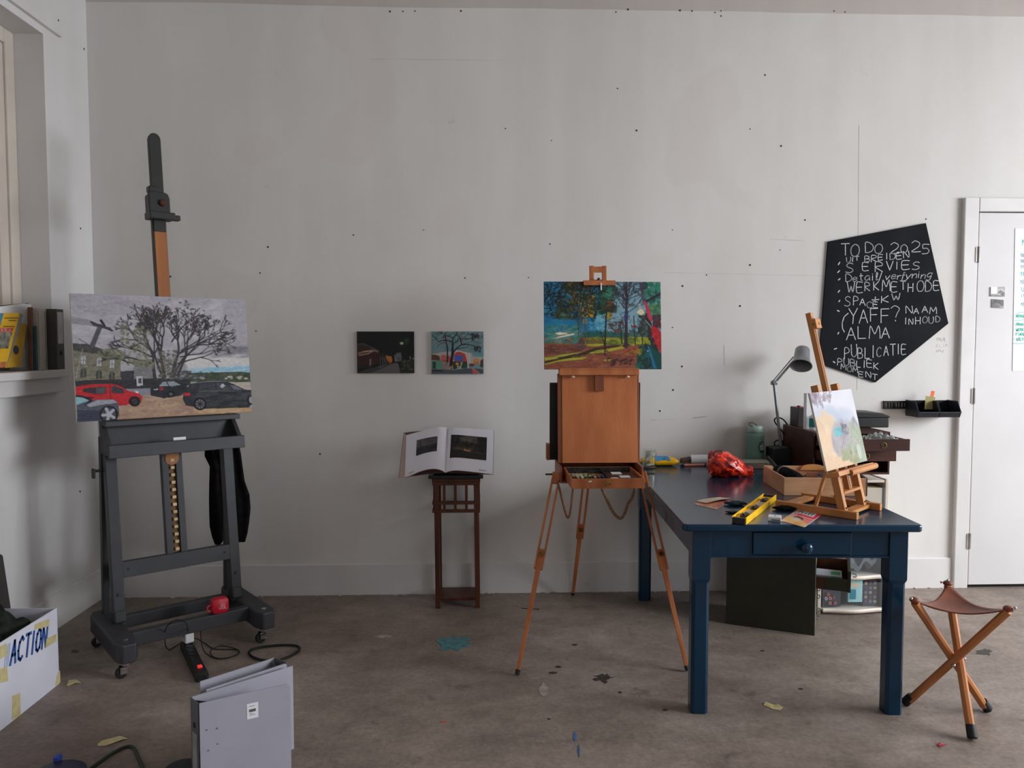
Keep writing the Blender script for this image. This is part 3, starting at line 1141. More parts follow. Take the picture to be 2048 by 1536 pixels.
def parking_painting():
    cv = Canvas(330, 240, (166, 162, 170), [(135, 125), (1722, 160), (1812, 1205), (222, 1308)])
    # clouds
    for _ in range(260):
        x, y = random.uniform(120, 1780), random.uniform(120, 840)
        g = random.choice([(184, 180, 188), (156, 152, 160), (176, 172, 180), (146, 142, 151)])
        cv.ell(x, y, random.uniform(50, 150), random.uniform(8, 26), g, 0.30, random.uniform(-.25, .15), 0.6)
    for _ in range(30):
        cv.ell(random.uniform(1050, 1480), random.uniform(190, 560), random.uniform(30, 80), random.uniform(15, 40), (204, 200, 208), 0.5, -0.4, 0.7)
    for _ in range(26):
        cv.ell(random.uniform(180, 800), random.uniform(330, 560), random.uniform(40, 90), random.uniform(10, 30), (196, 192, 200), 0.4, 0, 0.7)
    cv.poly([(1180, 690), (1790, 670), (1790, 850), (1200, 860)], (198, 196, 194), 0.9)
    for _ in range(40):
        cv.ell(random.uniform(1450, 1790), random.uniform(600, 700), random.uniform(40, 100), 12, (118, 115, 124), 0.35, -0.1, 0.6)
    for _ in range(50):
        cv.ell(random.uniform(1180, 1790), random.uniform(700, 800), random.uniform(40, 90), 9, (205, 203, 200), 0.4, -0.05, 0.6)
    cv.poly([(1240, 840), (1400, 800), (1785, 770), (1785, 845), (1280, 850)], (128, 178, 204), 0.8)
    for _ in range(30):
        cv.ell(random.uniform(1250, 1785), random.uniform(780, 840), random.uniform(20, 60), 6, random.choice([(100, 170, 205), (190, 205, 212), (140, 186, 206)]), 0.6, -0.1)
    cv.poly([(600, 830), (1150, 700), (1240, 840), (600, 850)], (150, 150, 156), 0.6)
    # far hill
    cv.poly([(1150, 850), (1400, 845), (1560, 835), (1690, 832), (1790, 840), (1790, 930), (1150, 930)], (66, 78, 62))
    cv.dabs((1250, 845, 1790, 910), 140, 10, [(58, 70, 54), (84, 94, 72), (72, 78, 66)], 0.7)
    cv.dabs((1540, 880, 1760, 905), 14, 8, [(190, 190, 186), (150, 140, 132)], 0.9, asp=2, ang=(0, 0))
    # stone house, its roof and windows
    cv.poly([(165, 585), (440, 640), (520, 690), (600, 720), (605, 930), (195, 945)], (118, 114, 101), 1, 6)
    cv.poly([(165, 585), (300, 590), (450, 640), (600, 720), (600, 745), (440, 690), (172, 650)], (72, 72, 68), 1, 5)
    cv.dabs((190, 680, 600, 930), 260, 9, [(126, 121, 106), (104, 101, 90), (132, 128, 112)], 0.5, asp=2, ang=(-.1, .1))
    for x, y in ((270, 740), (410, 755), (527, 770)):
        cv.poly([(x - 22, y + 38), (x - 20, y - 28), (x - 8, y - 42), (x + 12, y - 40), (x + 18, y - 22), (x + 18, y + 36)], (184, 184, 190))
        cv.line([(x - 2, y - 40), (x - 2, y + 36)], 6, (110, 108, 106))
        cv.line([(x - 20, y), (x + 18, y)], 5, (110, 108, 106))
        cv.poly([(x - 28, y + 160), (x - 26, y + 90), (x - 8, y + 72), (x + 14, y + 74), (x + 26, y + 92), (x + 26, y + 150)], (70, 70, 68))
        cv.line([(x, y + 78), (x, y + 150)], 6, (120, 118, 110))
    cv.line([(258, 640), (205, 905)], 7, (150, 150, 150))
    # dark wall and hedge along the road
    cv.poly([(195, 930), (620, 910), (900, 900), (1240, 900), (1240, 960), (1000, 1010), (560, 1000), (200, 985)], (54, 54, 58), 1, 5)
    cv.poly([(600, 840), (720, 828), (730, 930), (610, 930)], (62, 62, 68))
    cv.poly([(720, 740), (900, 720), (905, 900), (725, 905)], (112, 112, 114), 0.8, 5)
    cv.poly([(1040, 840), (1200, 826), (1245, 830), (1240, 900), (1050, 910)], (72, 72, 78), 0.9)
    cv.dabs((1060, 850, 1400, 905), 60, 10, [(60, 60, 66), (150, 150, 156), (86, 88, 92)], 0.7, asp=2, ang=(-.3, .3))
    # aerial line pylon
    for k in range(5):
        cv.line([(150, 345 + k * 13), (330, 378 + k * 10), (520, 462)], 2.5, (104, 102, 110))
    cv.line([(345, 605), (412, 425)], 40, (82, 82, 90))
    cv.line([(330, 388), (520, 464)], 17, (58, 57, 64))
    cv.line([(350, 410), (500, 445)], 20, (72, 71, 78))
    cv.line([(418, 372), (450, 420)], 22, (56, 55, 62))
    cv.line([(225, 545), (300, 588)], 6, (90, 88, 94))
    # plane trees
    TR = (52, 49, 51)
    for x, y, a, ln, w in ((915, 900, 1.72, 330, 46), (1000, 900, 1.68, 380, 50), (1065, 890, 1.38, 380, 50), (1120, 870, 1.25, 330, 38), (975, 860, 1.95, 330, 30), (1090, 860, 1.0, 330, 30)):
        cv.branch(x, y, a, ln * 0.60, w * 0.66, (62, 58, 60), 6, 0.72, 0.72, 0.16, 2.6)
    for x, y, a, ln, w in ((880, 760, 2.75, 260, 18), (880, 700, 2.6, 220, 15), (870, 640, 2.35, 210, 14), (1120, 760, 0.25, 260, 14), (1140, 700, 0.3, 220, 12), (1150, 640, 0.5, 230, 13), (850, 770, 3.0, 240, 16), (960, 600, 2.2, 220, 14), (1060, 560, 1.1, 220, 14)):
        cv.branch(x, y, a, ln * 0.8, w, TR, 3, 0.5, 0.65, 0.15, 3)
    crown = lambda x, y: ((x - 1030) / 430) ** 2 + ((y - 480) / 330) ** 2 < 1
    cv.dabs((620, 170, 1460, 560), 210, 7, [(72, 68, 70), (86, 80, 82), (60, 56, 59)], 0.75, asp=1.8, shape=lambda x, y: crown(x, y) and ((x - 1030) / 330) ** 2 + ((y - 560) / 300) ** 2 > .55)
    gr = [(122, 126, 100), (104, 110, 86), (134, 136, 112), (92, 96, 76)]
    cv.dabs((600, 420, 860, 780), 170, 9, gr, 0.6, asp=1.7, jit=8)
    cv.dabs((400, 640, 620, 720), 70, 10, gr, 0.55, asp=1.7, jit=8)
    cv.dabs((700, 730, 900, 790), 60, 9, gr, 0.55, asp=2.0, jit=8)
    cv.dabs((940, 640, 1110, 900), 160, 14, [(96, 92, 84), (66, 64, 60), (120, 112, 100), (80, 84, 70)], 0.6, asp=.6)
    cv.poly([(748, 885), (800, 880), (806, 968), (752, 972)], (186, 186, 190))
    cv.poly([(764, 900), (792, 897), (796, 945), (768, 950)], (78, 80, 92))
    # ground
    cv.poly([(560, 1010), (900, 990), (1200, 980), (1240, 1080), (800, 1100)], (134, 134, 144), 1, 4)
    cv.poly([(1600, 930), (1795, 928), (1800, 1010), (1650, 990)], (176, 166, 156))
    cv.poly([(560, 1200), (800, 1085), (1180, 1050), (1240, 1160), (1815, 1165), (1815, 1215), (560, 1320)], (168, 138, 116), 1, 5)
    cv.dabs((620, 1060, 1240, 1240), 240, 16, [(176, 146, 122), (152, 124, 108), (186, 160, 132), (160, 132, 120)], 0.45, asp=3, ang=(-.3, .1))
    cv.dabs((1300, 1165, 1810, 1215), 90, 14, [(196, 168, 130), (180, 148, 116)], 0.6, asp=3, ang=(-.2, .1))
    # dark saloon in the middle
    cv.poly([(872, 990), (940, 975), (985, 930), (1090, 920), (1150, 945), (1205, 960), (1215, 1010), (1150, 1060), (1000, 1085), (880, 1060)], (46, 48, 54))
    cv.poly([(950, 972), (990, 932), (1085, 925), (1148, 958), (1080, 972)], (142, 150, 158))
    cv.line([(1020, 925), (1040, 970)], 9, (52, 54, 60))
    cv.poly([(955, 985), (992, 982), (994, 1008), (960, 1010)], (150, 48, 52))
    cv.poly([(905, 998), (942, 996), (942, 1008), (906, 1010)], (170, 172, 176))
    cv.ell(1062, 1045, 34, 32, (30, 31, 35))
    cv.ell(1062, 1045, 17, 17, (92, 94, 100))
    # dark estate car on the right
    cv.poly([(1170, 1090), (1180, 1020), (1240, 945), (1330, 922), (1540, 915), (1640, 950), (1740, 1000), (1800, 1000), (1812, 1120), (1780, 1165), (1380, 1180), (1200, 1150)], (50, 51, 57), 1, 4)
    cv.dabs((1250, 1010, 1780, 1150), 50, 20, [(66, 68, 76), (42, 43, 48), (84, 84, 90)], .4, asp=4, ang=(-.1, .1))
    cv.poly([(1310, 1000), (1325, 948), (1460, 940), (1470, 1000)], (62, 65, 72))
    cv.poly([(1480, 1000), (1475, 940), (1530, 935), (1620, 985), (1600, 1005)], (70, 72, 78))
    cv.poly([(1505, 970), (1530, 942), (1560, 965), (1530, 985)], (178, 178, 184))
    cv.poly([(1600, 960), (1640, 958), (1720, 1000), (1640, 1000)], (104, 108, 118))
    cv.line([(1240, 945), (1400, 925), (1560, 922)], 5, (150, 152, 158))
    cv.line([(1310, 1015), (1700, 1010)], 4, (120, 122, 128))
    cv.poly([(1205, 1000), (1245, 950), (1310, 940), (1295, 1010)], (56, 58, 64))
    cv.poly([(1182, 1036), (1236, 1030), (1238, 1058), (1186, 1060)], (190, 44, 46))
    cv.ell(1330, 1135, 62, 62, (28, 28, 32))
    cv.ell(1330, 1135, 44, 46, (112, 112, 118))
    for k in range(9):
        cv.line([(1330, 1135), (1330 + 42 * cos(k * .7), 1135 + 42 * sin(k * .7))], 8, (36, 36, 40))
    cv.ell(1790, 1095, 32, 48, (28, 28, 32))
    cv.ell(1795, 1095, 20, 34, (150, 150, 156))
    # red van
    RD = (186, 44, 52)
    cv.poly([(200, 985), (330, 962), (510, 952), (580, 965), (680, 1020), (780, 1045), (805, 1075), (800, 1110), (770, 1130), (600, 1160), (210, 1130)], RD, 1, 4)
    cv.poly([(265, 1030), (275, 1000), (390, 985), (475, 980), (480, 1045), (390, 1052)], (58, 52, 58))
    cv.poly([(385, 990), (468, 984), (474, 1040), (392, 1048)], (92, 88, 96), 0.8)
    cv.poly([(522, 978), (560, 972), (630, 1005), (645, 1040), (530, 1042)], (62, 62, 68))
    cv.line([(510, 960), (520, 1110)], 7, (128, 30, 38))
    cv.poly([(738, 1018), (770, 1020), (768, 1040), (742, 1036)], (216, 200, 196))
    cv.line([(200, 1078), (360, 1085)], 12, (44, 36, 40))
    cv.ell(735, 1115, 50, 48, (34, 33, 37))
    cv.ell(735, 1115, 26, 26, (62, 58, 62))
    # silver car at the corner
    cv.poly([(205, 1065), (270, 1070), (350, 1105), (480, 1095), (560, 1102), (590, 1140), (600, 1250), (222, 1310)], (84, 86, 98), 1, 4)
    cv.poly([(205, 1070), (260, 1075), (335, 1108), (215, 1150)], (140, 182, 190))
    cv.line([(205, 1068), (270, 1075), (345, 1108), (300, 1150)], 16, (42, 44, 52))
    cv.poly([(300, 1150), (400, 1105), (540, 1100), (585, 1130), (460, 1145), (330, 1170)], (154, 156, 166))
    cv.poly([(218, 1200), (440, 1200), (430, 1300), (222, 1310)], (62, 66, 82))
    cv.ell(505, 1240, 78, 82, (36, 36, 42))
    cv.ell(505, 1238, 58, 62, (70, 72, 80))
    for k in range(5):
        cv.line([(505, 1238), (505 + 54 * cos(k * 1.256 + .5), 1238 + 58 * sin(k * 1.256 + .5))], 26, (172, 174, 182))
    cv.streaks(4.0, 5, 1)
    return cv


def place_leaning(o, org, rotz, lean):
    o.location = org
    o.rotation_euler = (-lean, 0, rotz)


def elocal(p):
    return root_matrix(ER) @ Vector(p)


pp = panel('canvas_painting', 0.845, 0.615, 0.022, parking_painting(), M_CANVAS_EDGE, M_PAINTMATT, M=Matrix.Identity(4))
b0 = F(-0.012, 1.149, 0.078)
place_leaning(pp, elocal(b0), radians(38), math.atan(LEAN))
tag(pp, 'large painting of a red van, dark cars and bare tree on the charcoal easel', 'painting')

# black apron hung behind the easel's right-hand post
prof = [(1.075, .335, .372), (1.0, .30, .40), (.955, .235, .415), (.90, .235, .425), (.84, .262, .432), (.74, .258, .445), (.66, .256, .472), (.58, .256, .478), (.50, .258, .47), (.44, .27, .462), (.395, .285, .45)]


def apron(u, v):
    t = v * (len(prof) - 1)
    i = min(int(t), len(prof) - 2)
    f = t - i
    z = prof[i][0] * (1 - f) + prof[i + 1][0] * f
    a = prof[i][1] * (1 - f) + prof[i + 1][1] * f
    b = prof[i][2] * (1 - f) + prof[i + 1][2] * f
    x = a + (b - a) * u
    fold = 0.016 * sin(u * 11 + v * 2.0) * (0.3 + v) + 0.009 * sin(u * 23 + 1.3 + v)
    zz = z + (0.05 * max(0, sin(u * 5.2 - 0.4)) * (v > 0.8) * (v - 0.8) * 5)
    return elocal((x - 0.01, 0.285 + fold, zz))


mb = MB()
mb.slab(apron, 40, 40, root_matrix(ER).to_3x3() @ Vector((0, 0.006, 0)))
ap = mb.build('apron', M_CLOTH, smooth=True, angle=60)
tag(ap, 'black cloth apron hanging in folds behind the charcoal easel', 'apron')

# red pocket loudspeaker propped on the easel's base bar
SPK = thing('loudspeaker', 'small red portable loudspeaker standing on the base bar of the charcoal easel', 'loudspeaker', elocal((0.132, -0.153, 0.166)), radians(38 - 6))
mb = MB()


def rrect(w, h, r, n=5):
    P = []
    for cx, cz, a0 in ((w / 2 - r, h - r, 0), (-w / 2 + r, h - r, pi / 2), (-w / 2 + r, r, pi), (w / 2 - r, r, 3 * pi / 2)):
        for k in range(n + 1):
            a = a0 + k * pi / 2 / n
            P.append((cx + r * cos(a), cz + r * sin(a)))
    return P


rg = [[Vector((x * s, y, 0.038 + (z - 0.038) * s)) for x, z in rrect(0.086, 0.080, 0.022)] for s, y in ((0.86, -0.022), (0.97, -0.017), (1, -0.008), (1, 0.008), (0.97, 0.017), (0.86, 0.022))]
mb.loft(rg)
M_RED = mat('red_speaker', (196, 26, 48), 0.45, var=0.06)
sb = mb.build('body', M_RED, SPK, True, smooth=True, angle=50)
mb = MB()
write(mb, 'JBL', lambda u, v: Vector((-0.006 + u * 0.036, -0.0225, 0.026 + v * 0.026)), 0.004, (0, -1, 0), lift=0.001)
mb.build('logo', mat('red_speaker_logo', (244, 150, 152), 0.4), sb, True)
mb = MB()
mb.tube([(-0.042, -0.008, 0.05), (-0.058, -0.010, 0.044), (-0.060, -0.010, 0.026), (-0.044, -0.008, 0.014)], 0.004, 8, smooth=5)
mb.build('carry_loop', mat('red_loop', (214, 50, 62), 0.5), SPK, True, smooth=True)

# power strip with white charger and leads
pA, pB = PZ(372, 1295, 0.0), PZ(405, 1364, 0.0)
pA.z = pB.z = 0
ang = atan2(pB.y - pA.y, pB.x - pA.x)
mid = (pA + pB) / 2
STR = thing('power_strip', 'black power strip with glowing red switch on the floor before the charcoal easel', 'power strip', (mid.x, mid.y, 0), ang)
Ls = (pB - pA).length
mb = MB()
rg = []
for x, s in ((-Ls / 2, .75), (-Ls / 2 + .012, 1), (Ls / 2 - .012, 1), (Ls / 2, .75)):
    rg.append([Vector((x, y * s, 0.002 + z * s)) for y, z in ((-.028, 0), (.028, 0), (.030, .02), (.022, .044), (-.022, .044), (-.030, .02))])
mb.loft(rg)
mb.build('body', M_BLACK, STR, True, bevel=0.003)
for k in range(4):
    x = -Ls / 2 + 0.055 + k * 0.056
    mb = MB()
    mb.lathe([(0.022, 0.0), (0.022, 0.0035), (0.018, 0.0035), (0.017, 0.0005)], (x, 0, 0.0445), n=20)
    mb.build('socket', M_RUBBER, STR, True)
mb = MB()
mb.box(Ls / 2 - 0.075, Ls / 2 - 0.050, -0.010, 0.010, 0.045, 0.053)
M_GLOW = mat('lit_red_switch', (210, 20, 22), 0.3)
gn = M_GLOW.node_tree.nodes['Principled BSDF']
gn.inputs['Emission Color'].default_value = (1, 0.06, 0.05, 1)
gn.inputs['Emission Strength'].default_value = 0.6
mb.build('switch', M_GLOW, STR, True, bevel=0.002)
CH = thing('usb_charger', 'white plug-in charger in the end of the black power strip', 'charger', root_matrix(STR) @ Vector((-Ls / 2 + 0.055, 0, 0.0482)), ang + 0.25)
mb = MB()
mb.box(-0.030, 0.030, -0.022, 0.022, 0, 0.068)
mb.build('housing', M_WHITE, CH, True, bevel=0.007, seg=3)
mb = MB()
mb.box(-0.014, 0.014, -0.0225, -0.0215, 0.03, 0.05)
mb.build('port_panel', mat('charger_grey', (190, 192, 198), 0.5), CH, True)
ctop = root_matrix(CH) @ Vector((0.0, 0, 0.069))
mb = MB()
zz = lambda x, y, z: PZ(x, y, z)
spk_end = root_matrix(SPK) @ Vector((-0.040, -0.024, 0.02))
pts = [ctop, zz(376, 1264, .16), zz(372, 1246, .21), zz(352, 1240, .22), zz(333, 1255, .17), zz(330, 1285, .05), zz(337, 1299, .005), zz(352, 1292, .005), zz(372, 1279, .02), zz(392, 1277, .02), zz(412, 1288, .005), zz(430, 1298, .004), zz(470, 1299, .004), zz(478, 1305, .004), zz(468, 1312, .004),
       zz(440, 1317, .004), zz(422, 1310, .004), zz(424, 1298, .008), zz(445, 1292, .008), zz(472, 1298, .008), zz(478, 1306, .009), zz(455, 1316, .009), zz(428, 1316, .006), zz(408, 1302, .02), zz(402, 1275, .06), zz(404, 1252, .10), spk_end]
mb.tube(pts, 0.0024, 6, smooth=6)
tag(mb.build('charging_cable', M_RUBBER, smooth=True), 'thin black charging lead looping from white charger to red loudspeaker', 'cable')
mb = MB()
pts = [zz(552, 1322, .008), zz(520, 1319, .008), zz(500, 1310, .008), zz(502, 1300, .008), zz(530, 1293, .008), zz(570, 1290, .008), zz(594, 1292, .008), zz(598, 1300, .008), zz(580, 1312, .008), zz(548, 1324, .016)]
mb.tube(pts, 0.0062, 8, smooth=8)
tag(mb.build('mains_cable', M_RUBBER, smooth=True), 'thick black mains cable in an oval loop behind the grey binders', 'cable')

# white cardboard box by the left wall
BX = thing('cardboard_box', 'white cardboard box with blue printed word and yellowed tape by the left wall', 'box', (-2.07, 3.0, 0))
x0, x1, y0, y1, h = -2.255, -1.902, 2.55, 3.44, 0.345
t = 0.005
mb = MB()
M_BOXW = mat('white_card', (216, 216, 228), 0.7, var=0.03, scale=5)
mb.box(x0, x1, y0, y1, 0.0, t)
mb.box(x1 - t, x1, y0, y1, t, h)
mb.box(x0, x0 + t, y0, y1, t, h)
mb.box(x0 + t, x1 - t, y1 - t, y1, t, h)
mb.box(x0 + t, x1 - t, y0, y0 + t, t, h)
mb.build('carton', M_BOXW, BX)
mb = MB()
p0, p1 = PX(20, 1330, x1), PX(92, 1293, x1)
q0 = PX(30, 1293, x1)
hl = 0.088
write(mb, 'ACTION', lambda u, v: Vector((x1 + 0.0004, p0.y + (p1.y - p0.y) * u + 0.02 * v, p0.z + (p1.z - 0.0 - p0.z) * u + hl * v)), 0.0135, (1, 0, 0), gap=0.42)
mb.build('printed_word', mat('box_blue_ink', (52, 92, 158), 0.6), BX)
mb = MB()
for k in range(3):
    a = Vector((x1 + 0.0004, p0.y - 0.016 - k * 0.011, p0.z))
    ribbon(mb, [a, a + Vector((0, 0.02, hl))], 0.0042, (1, 0, 0))
mb.build('printed_streaks', mat('pale_blue_ink', (158, 182, 218), 0.6), BX)


def tape(parent, corners, plane_x=None, name='tape'):
    mb = MB()
    P = [PX(x, y, plane_x) for x, y in corners]
    mb.prism(P, (0.0012, 0, 0))
    return mb.build(name, M_TAPE, parent)


for cs in ([(70, 1248), (98, 1238), (98, 1252), (68, 1260)], [(92, 1278), (112, 1268), (113, 1282), (90, 1296)], [(0, 1338), (14, 1333), (16, 1362), (0, 1366)], [(24, 1392), (40, 1386), (41, 1430), (24, 1440)], [(114, 1350), (119.5, 1340), (120.5, 1366), (110, 1372)], [(0, 1293), (12, 1286), (14, 1310), (0, 1318)]):
    tape(BX, cs, x1)
# dark cloth and a dark board standing in the box
M_OLIVE = mat('dark_olive_cloth', (44, 48, 42), 0.95, spec=0.1, var=0.3, scale=14)
mb = MB()


def heap(u, v):
    x = x0 + 0.05 + (x1 - x0 - 0.065) * u
    y = 2.70 + 0.70 * v
    e = (sin(pi * u) * max(0, 1 - abs(2 * v - 1) ** 6)) ** .4 * (1 - 0.35 * v)
    z = 0.22 + 0.24 * e + 0.04 * sin(9 * u + 5 * v) * e + 0.045 * sin(23 * v - 6 * u) * e + 0.025 * sin(41 * v + 12 * u) * e
    return (x, y, z)


mb.slab(heap, 30, 40, (0, 0, -0.15))
tag(mb.build('bundled_cloth', M_OLIVE, smooth=True, angle=80), 'dark olive cloth bundled in the top of the white cardboard box', 'cloth')
mb = MB()
a, b, c = PX(2, 1101, -2.21), PX(8, 1104, -2.21), PX(24, 1215, -2.21)
mb.prism([(-2.243, 2.75, 0.012), (-2.243, c.y, 0.012), (-2.243, c.y, c.z), (-2.243, b.y, b.z - 0.015), (-2.243, a.y - 0.02, a.z), (-2.243, 2.75, a.z)], (0.03, 0, 0))
tag(mb.build('dark_board', mat('dark_board', (58, 56, 54), 0.7, var=0.1), bevel=0.006), 'dark board standing upright in the white cardboard box against the wall', 'board')

# ---------------------------------------------------------------- grey lever-arch binders in the foreground
M_BINDIN = mat('binder_inside', (84, 84, 88), 0.6, var=0.05)


def plate(mb, a, b, h, t, m=0, z0=0.0, r=0.0):
    """upright board from a to b (floor points), height h, thickness t"""
    a, b = Vector((a[0], a[1], z0)), Vector((b[0], b[1], z0))
    d = (b - a).normalized()
    n = Vector((-d.y, d.x, 0)) * t
    L = (b - a).length
    mb.prism([a, a + d * L, a + d * L + Vector((0, 0, h - r)), a + d * (L - r) + Vector((0, 0, h)), a + Vector((0, 0, h))], n, m)


FB = thing('lever_arch_binder', 'grey lever arch binder with barcode sticker, nearest the camera on the floor', 'binder', (-0.96, 2.58, 0))
mb = MB()
plate(mb, (-0.955, 2.552), (-0.690, 2.697), 0.318, -0.003, r=0.012)
fc = mb.build('front_cover', M_GREY, FB)
mb = MB()
plate(mb, (-0.998, 2.598), (-0.957, 2.553), 0.318, -0.003)
sp = mb.build('spine', M_GREYDK, FB)
mb = MB()
plate(mb, (-0.995, 2.600), (-0.715, 2.842), 0.318, 0.003)
mb.build('back_cover', M_GREY, FB)
mb = MB()
plate(mb, (-0.990, 2.604), (-0.935, 2.590), 0.300, 0.002, m=0, z0=0.004)
mb.box(-0.975, -0.94, 2.585, 2.60, 0.13, 0.16, 1)
mb.build('lever_mechanism', [M_BINDIN, M_STEEL], FB)
d = Vector((0.265, 0.145, 0)).normalized()
n = Vector((d.y, -d.x, 0))
o = Vector((-0.955, 2.552, 0)) + n * 0.0032
mb = MB()
A = o + d * 0.153 + Vector((0, 0, 0.318 - 0.094))
mb.prism([A, A + d * 0.038, A + d * 0.038 + Vector((0, 0, 0.054)), A + Vector((0, 0, 0.054))], n * 0.0006)
st = mb.build('barcode_sticker', M_PAPER, fc)
mb = MB()
for k in range(11):
    B = A + d * (0.008 + k * 0.0021) + n * 0.0006 + Vector((0, 0, 0.024))
    ribbon(mb, [B, B + Vector((0, 0, 0.009))], 0.0011, n)
for z, w in ((0.018, 0.012), (0.013, 0.020), (0.044, 0.018)):
    B = A + d * 0.008 + n * 0.0006 + Vector((0, 0, z))
    ribbon(mb, [B, B + d * w], 0.0012, n)
mb.build('barcode', M_DARKGAP, fc)
for u, z in ((0.022, 0.222), (0.055, 0.219), (0.056, 0.165), (0.026, 0.15)):
    mb = MB()
    B = o + d * u + Vector((0, 0, z))
    mb.cyl(B, B + n * 0.002, 0.003, 0.002, 10)
    mb.build('rivet', M_STEEL, fc)
mb = MB()
dd = Vector((0.041, -0.045, 0)).normalized()
nn = Vector((dd.y, -dd.x, 0))
o2 = Vector((-0.998, 2.598, 0)) + nn * 0.0033
B = o2 + dd * 0.012 + Vector((0, 0, 0.03))
mb.prism([B, B + dd * 0.037, B + dd * 0.037 + Vector((0, 0, 0.175)), B + Vector((0, 0, 0.175))], nn * 0.0006)
mb.build('spine_label', mat('spine_label_grey', (150, 150, 150), 0.7), sp)
mb = MB()
B = o2 + dd * 0.03 + Vector((0, 0, 0.232))
mb.cyl(B, B + nn * 0.0012, 0.010, n=18)
mb.build('finger_hole', M_DARKGAP, sp)

SB = thing('lever_arch_binder', 'grey lever arch binder standing behind the one with the barcode sticker', 'binder', (-0.78, 2.9, 0))
mb = MB()
plate(mb, (-1.010, 2.714), (-0.802, 2.915), 0.32, 0.003)
mb.build('front_cover', M_GREY, SB)
mb = MB()
plate(mb, (-0.967, 2.652), (-0.745, 2.865), 0.32, -0.003, r=0.006)
mb.build('back_cover', M_GREY, SB)
mb = MB()
plate(mb, (-0.802, 2.916), (-0.745, 2.866), 0.32, 0.003)
mb.build('spine', M_GREYDK, SB)
mb = MB()
plate(mb, (-0.812, 2.902), (-0.758, 2.852), 0.30, -0.002, z0=0.006)
mb.build('lever_mechanism', M_BINDIN, SB)


def scrap(pts, label, m=None, z=0.0):
    mb = MB()
    P = [PZ(x, y, z) for x, y in pts]
    n = len(P)
    mb.prism([(p.x, p.y, z + 0.001 + 0.004 * (i % 3 == 1)) for i, p in enumerate(P)], (0, 0, 0.0015))
    return tag(mb.build('paper_scrap' if m else 'tape_scrap', m or M_TAPE), label, 'scrap' if m else 'tape')


scrap([(133, 1371), (138, 1363), (153, 1360), (162, 1366), (150, 1368), (136, 1373)], 'short scrap of masking tape on the floor near the white cardboard box')
scrap([(195, 1489), (205, 1484), (240, 1473), (256, 1478), (244, 1482), (212, 1492), (197, 1493)], 'long strip of masking tape on the floor left of the grey binders')
scrap([(1527, 1411), (1531, 1406), (1549, 1411), (1556, 1409), (1566, 1417), (1560, 1421), (1545, 1419)], 'scrap of masking tape on the floor beneath the blue table')
scrap([(1874, 1491), (1879, 1487), (1885, 1490), (1894, 1490), (1886, 1494), (1880, 1495)], 'small red scrap on the floor in front of the stool', mat('red_scrap', (170, 40, 62), 0.7))

# green lead and the top of a dark blue reel at the lower edge
mb = MB()
zz = lambda x, y, z: PZ(x, y, z)
mb.tube([zz(160, 1552, .006), zz(185, 1534, .006), zz(222, 1508, .006), zz(250, 1494, .006), zz(266, 1495, .006), zz(276, 1514, .006), zz(286, 1538, .006), zz(300, 1575, .006)], 0.0062, 8, smooth=8)
tag(mb.build('green_cable', mat('dark_green_rubber', (44, 58, 44), 0.6), smooth=True), 'dark green cable bending over the floor left of the grey binders', 'cable')
c = PZ(116, 1590, 0.0)
REEL = thing('cable_reel', 'dark blue cable reel with bright blue clip at the bottom edge of the photo', 'cable reel', (c.x, c.y, 0))
mb = MB()
mb.lathe([(0.080, 0.0), (0.088, 0.006), (0.088, 0.016), (0.06, 0.02), (0.06, 0.06), (0.088, 0.064), (0.088, 0.074), (0.078, 0.08), (0.03, 0.08)], (c.x, c.y, 0), n=32)
mb.build('drum', mat('navy_plastic', (34, 38, 62), 0.45), REEL, smooth=True)
mb = MB()
q = PZ(107, 1527, 0.08)
mb.box(q.x - 0.009, q.x + 0.009, c.y + 0.066, c.y + 0.094, 0.058, 0.094)
mb.build('clip', mat('bright_blue_plastic', (46, 74, 168), 0.4), REEL, bevel=0.003)
c2 = PZ(372, 1560, 0.0)
mb = MB()
mb.lathe([(0.062, 0.0), (0.07, 0.008), (0.07, 0.03), (0.06, 0.045), (0.03, 0.05)], (c2.x - 0.01, c2.y, 0), n=28)
tag(mb.build('rubber_disc', mat('dark_green_plastic', (34, 44, 42), 0.6), smooth=True), 'dark round disc half hidden behind the spine of the barcode binder', 'disc')

# ---------------------------------------------------------------- books and files on the window sill
SZ = 1.385


def leaf_book(name, label, cat, corners, X, thick, mats, group=None, px_extra=None):
    """closed book whose cover faces the room: cover corners given on the plane x=X"""
    P = [PX(x, y, X) for x, y in corners]
    return P


def sill_box(name, label, cat, y0, y1, z1, xb, xf, m, lean_y=0.0, lean_x=0.0, spine=None, parts=None, z0=SZ + 0.001):
    t = thing(name, label, cat, ((xb + xf) / 2, (y0 + y1) / 2, SZ))
    mb = MB()
    mb.hexa([(xb, y0, z0), (xf, y0, z0), (xf, y1, z0), (xb, y1, z0), (xb + lean_x, y0 + lean_y, z1), (xf + lean_x, y0 + lean_y, z1), (xf + lean_x, y1 + lean_y, z1), (xb + lean_x, y1 + lean_y, z1)])
    mb.build('cover' if parts is None else parts, m, t, bevel=0.0015)
    return t


M_FILEDK = mat('dark_grey_file', (74, 72, 70), 0.55, var=0.05)
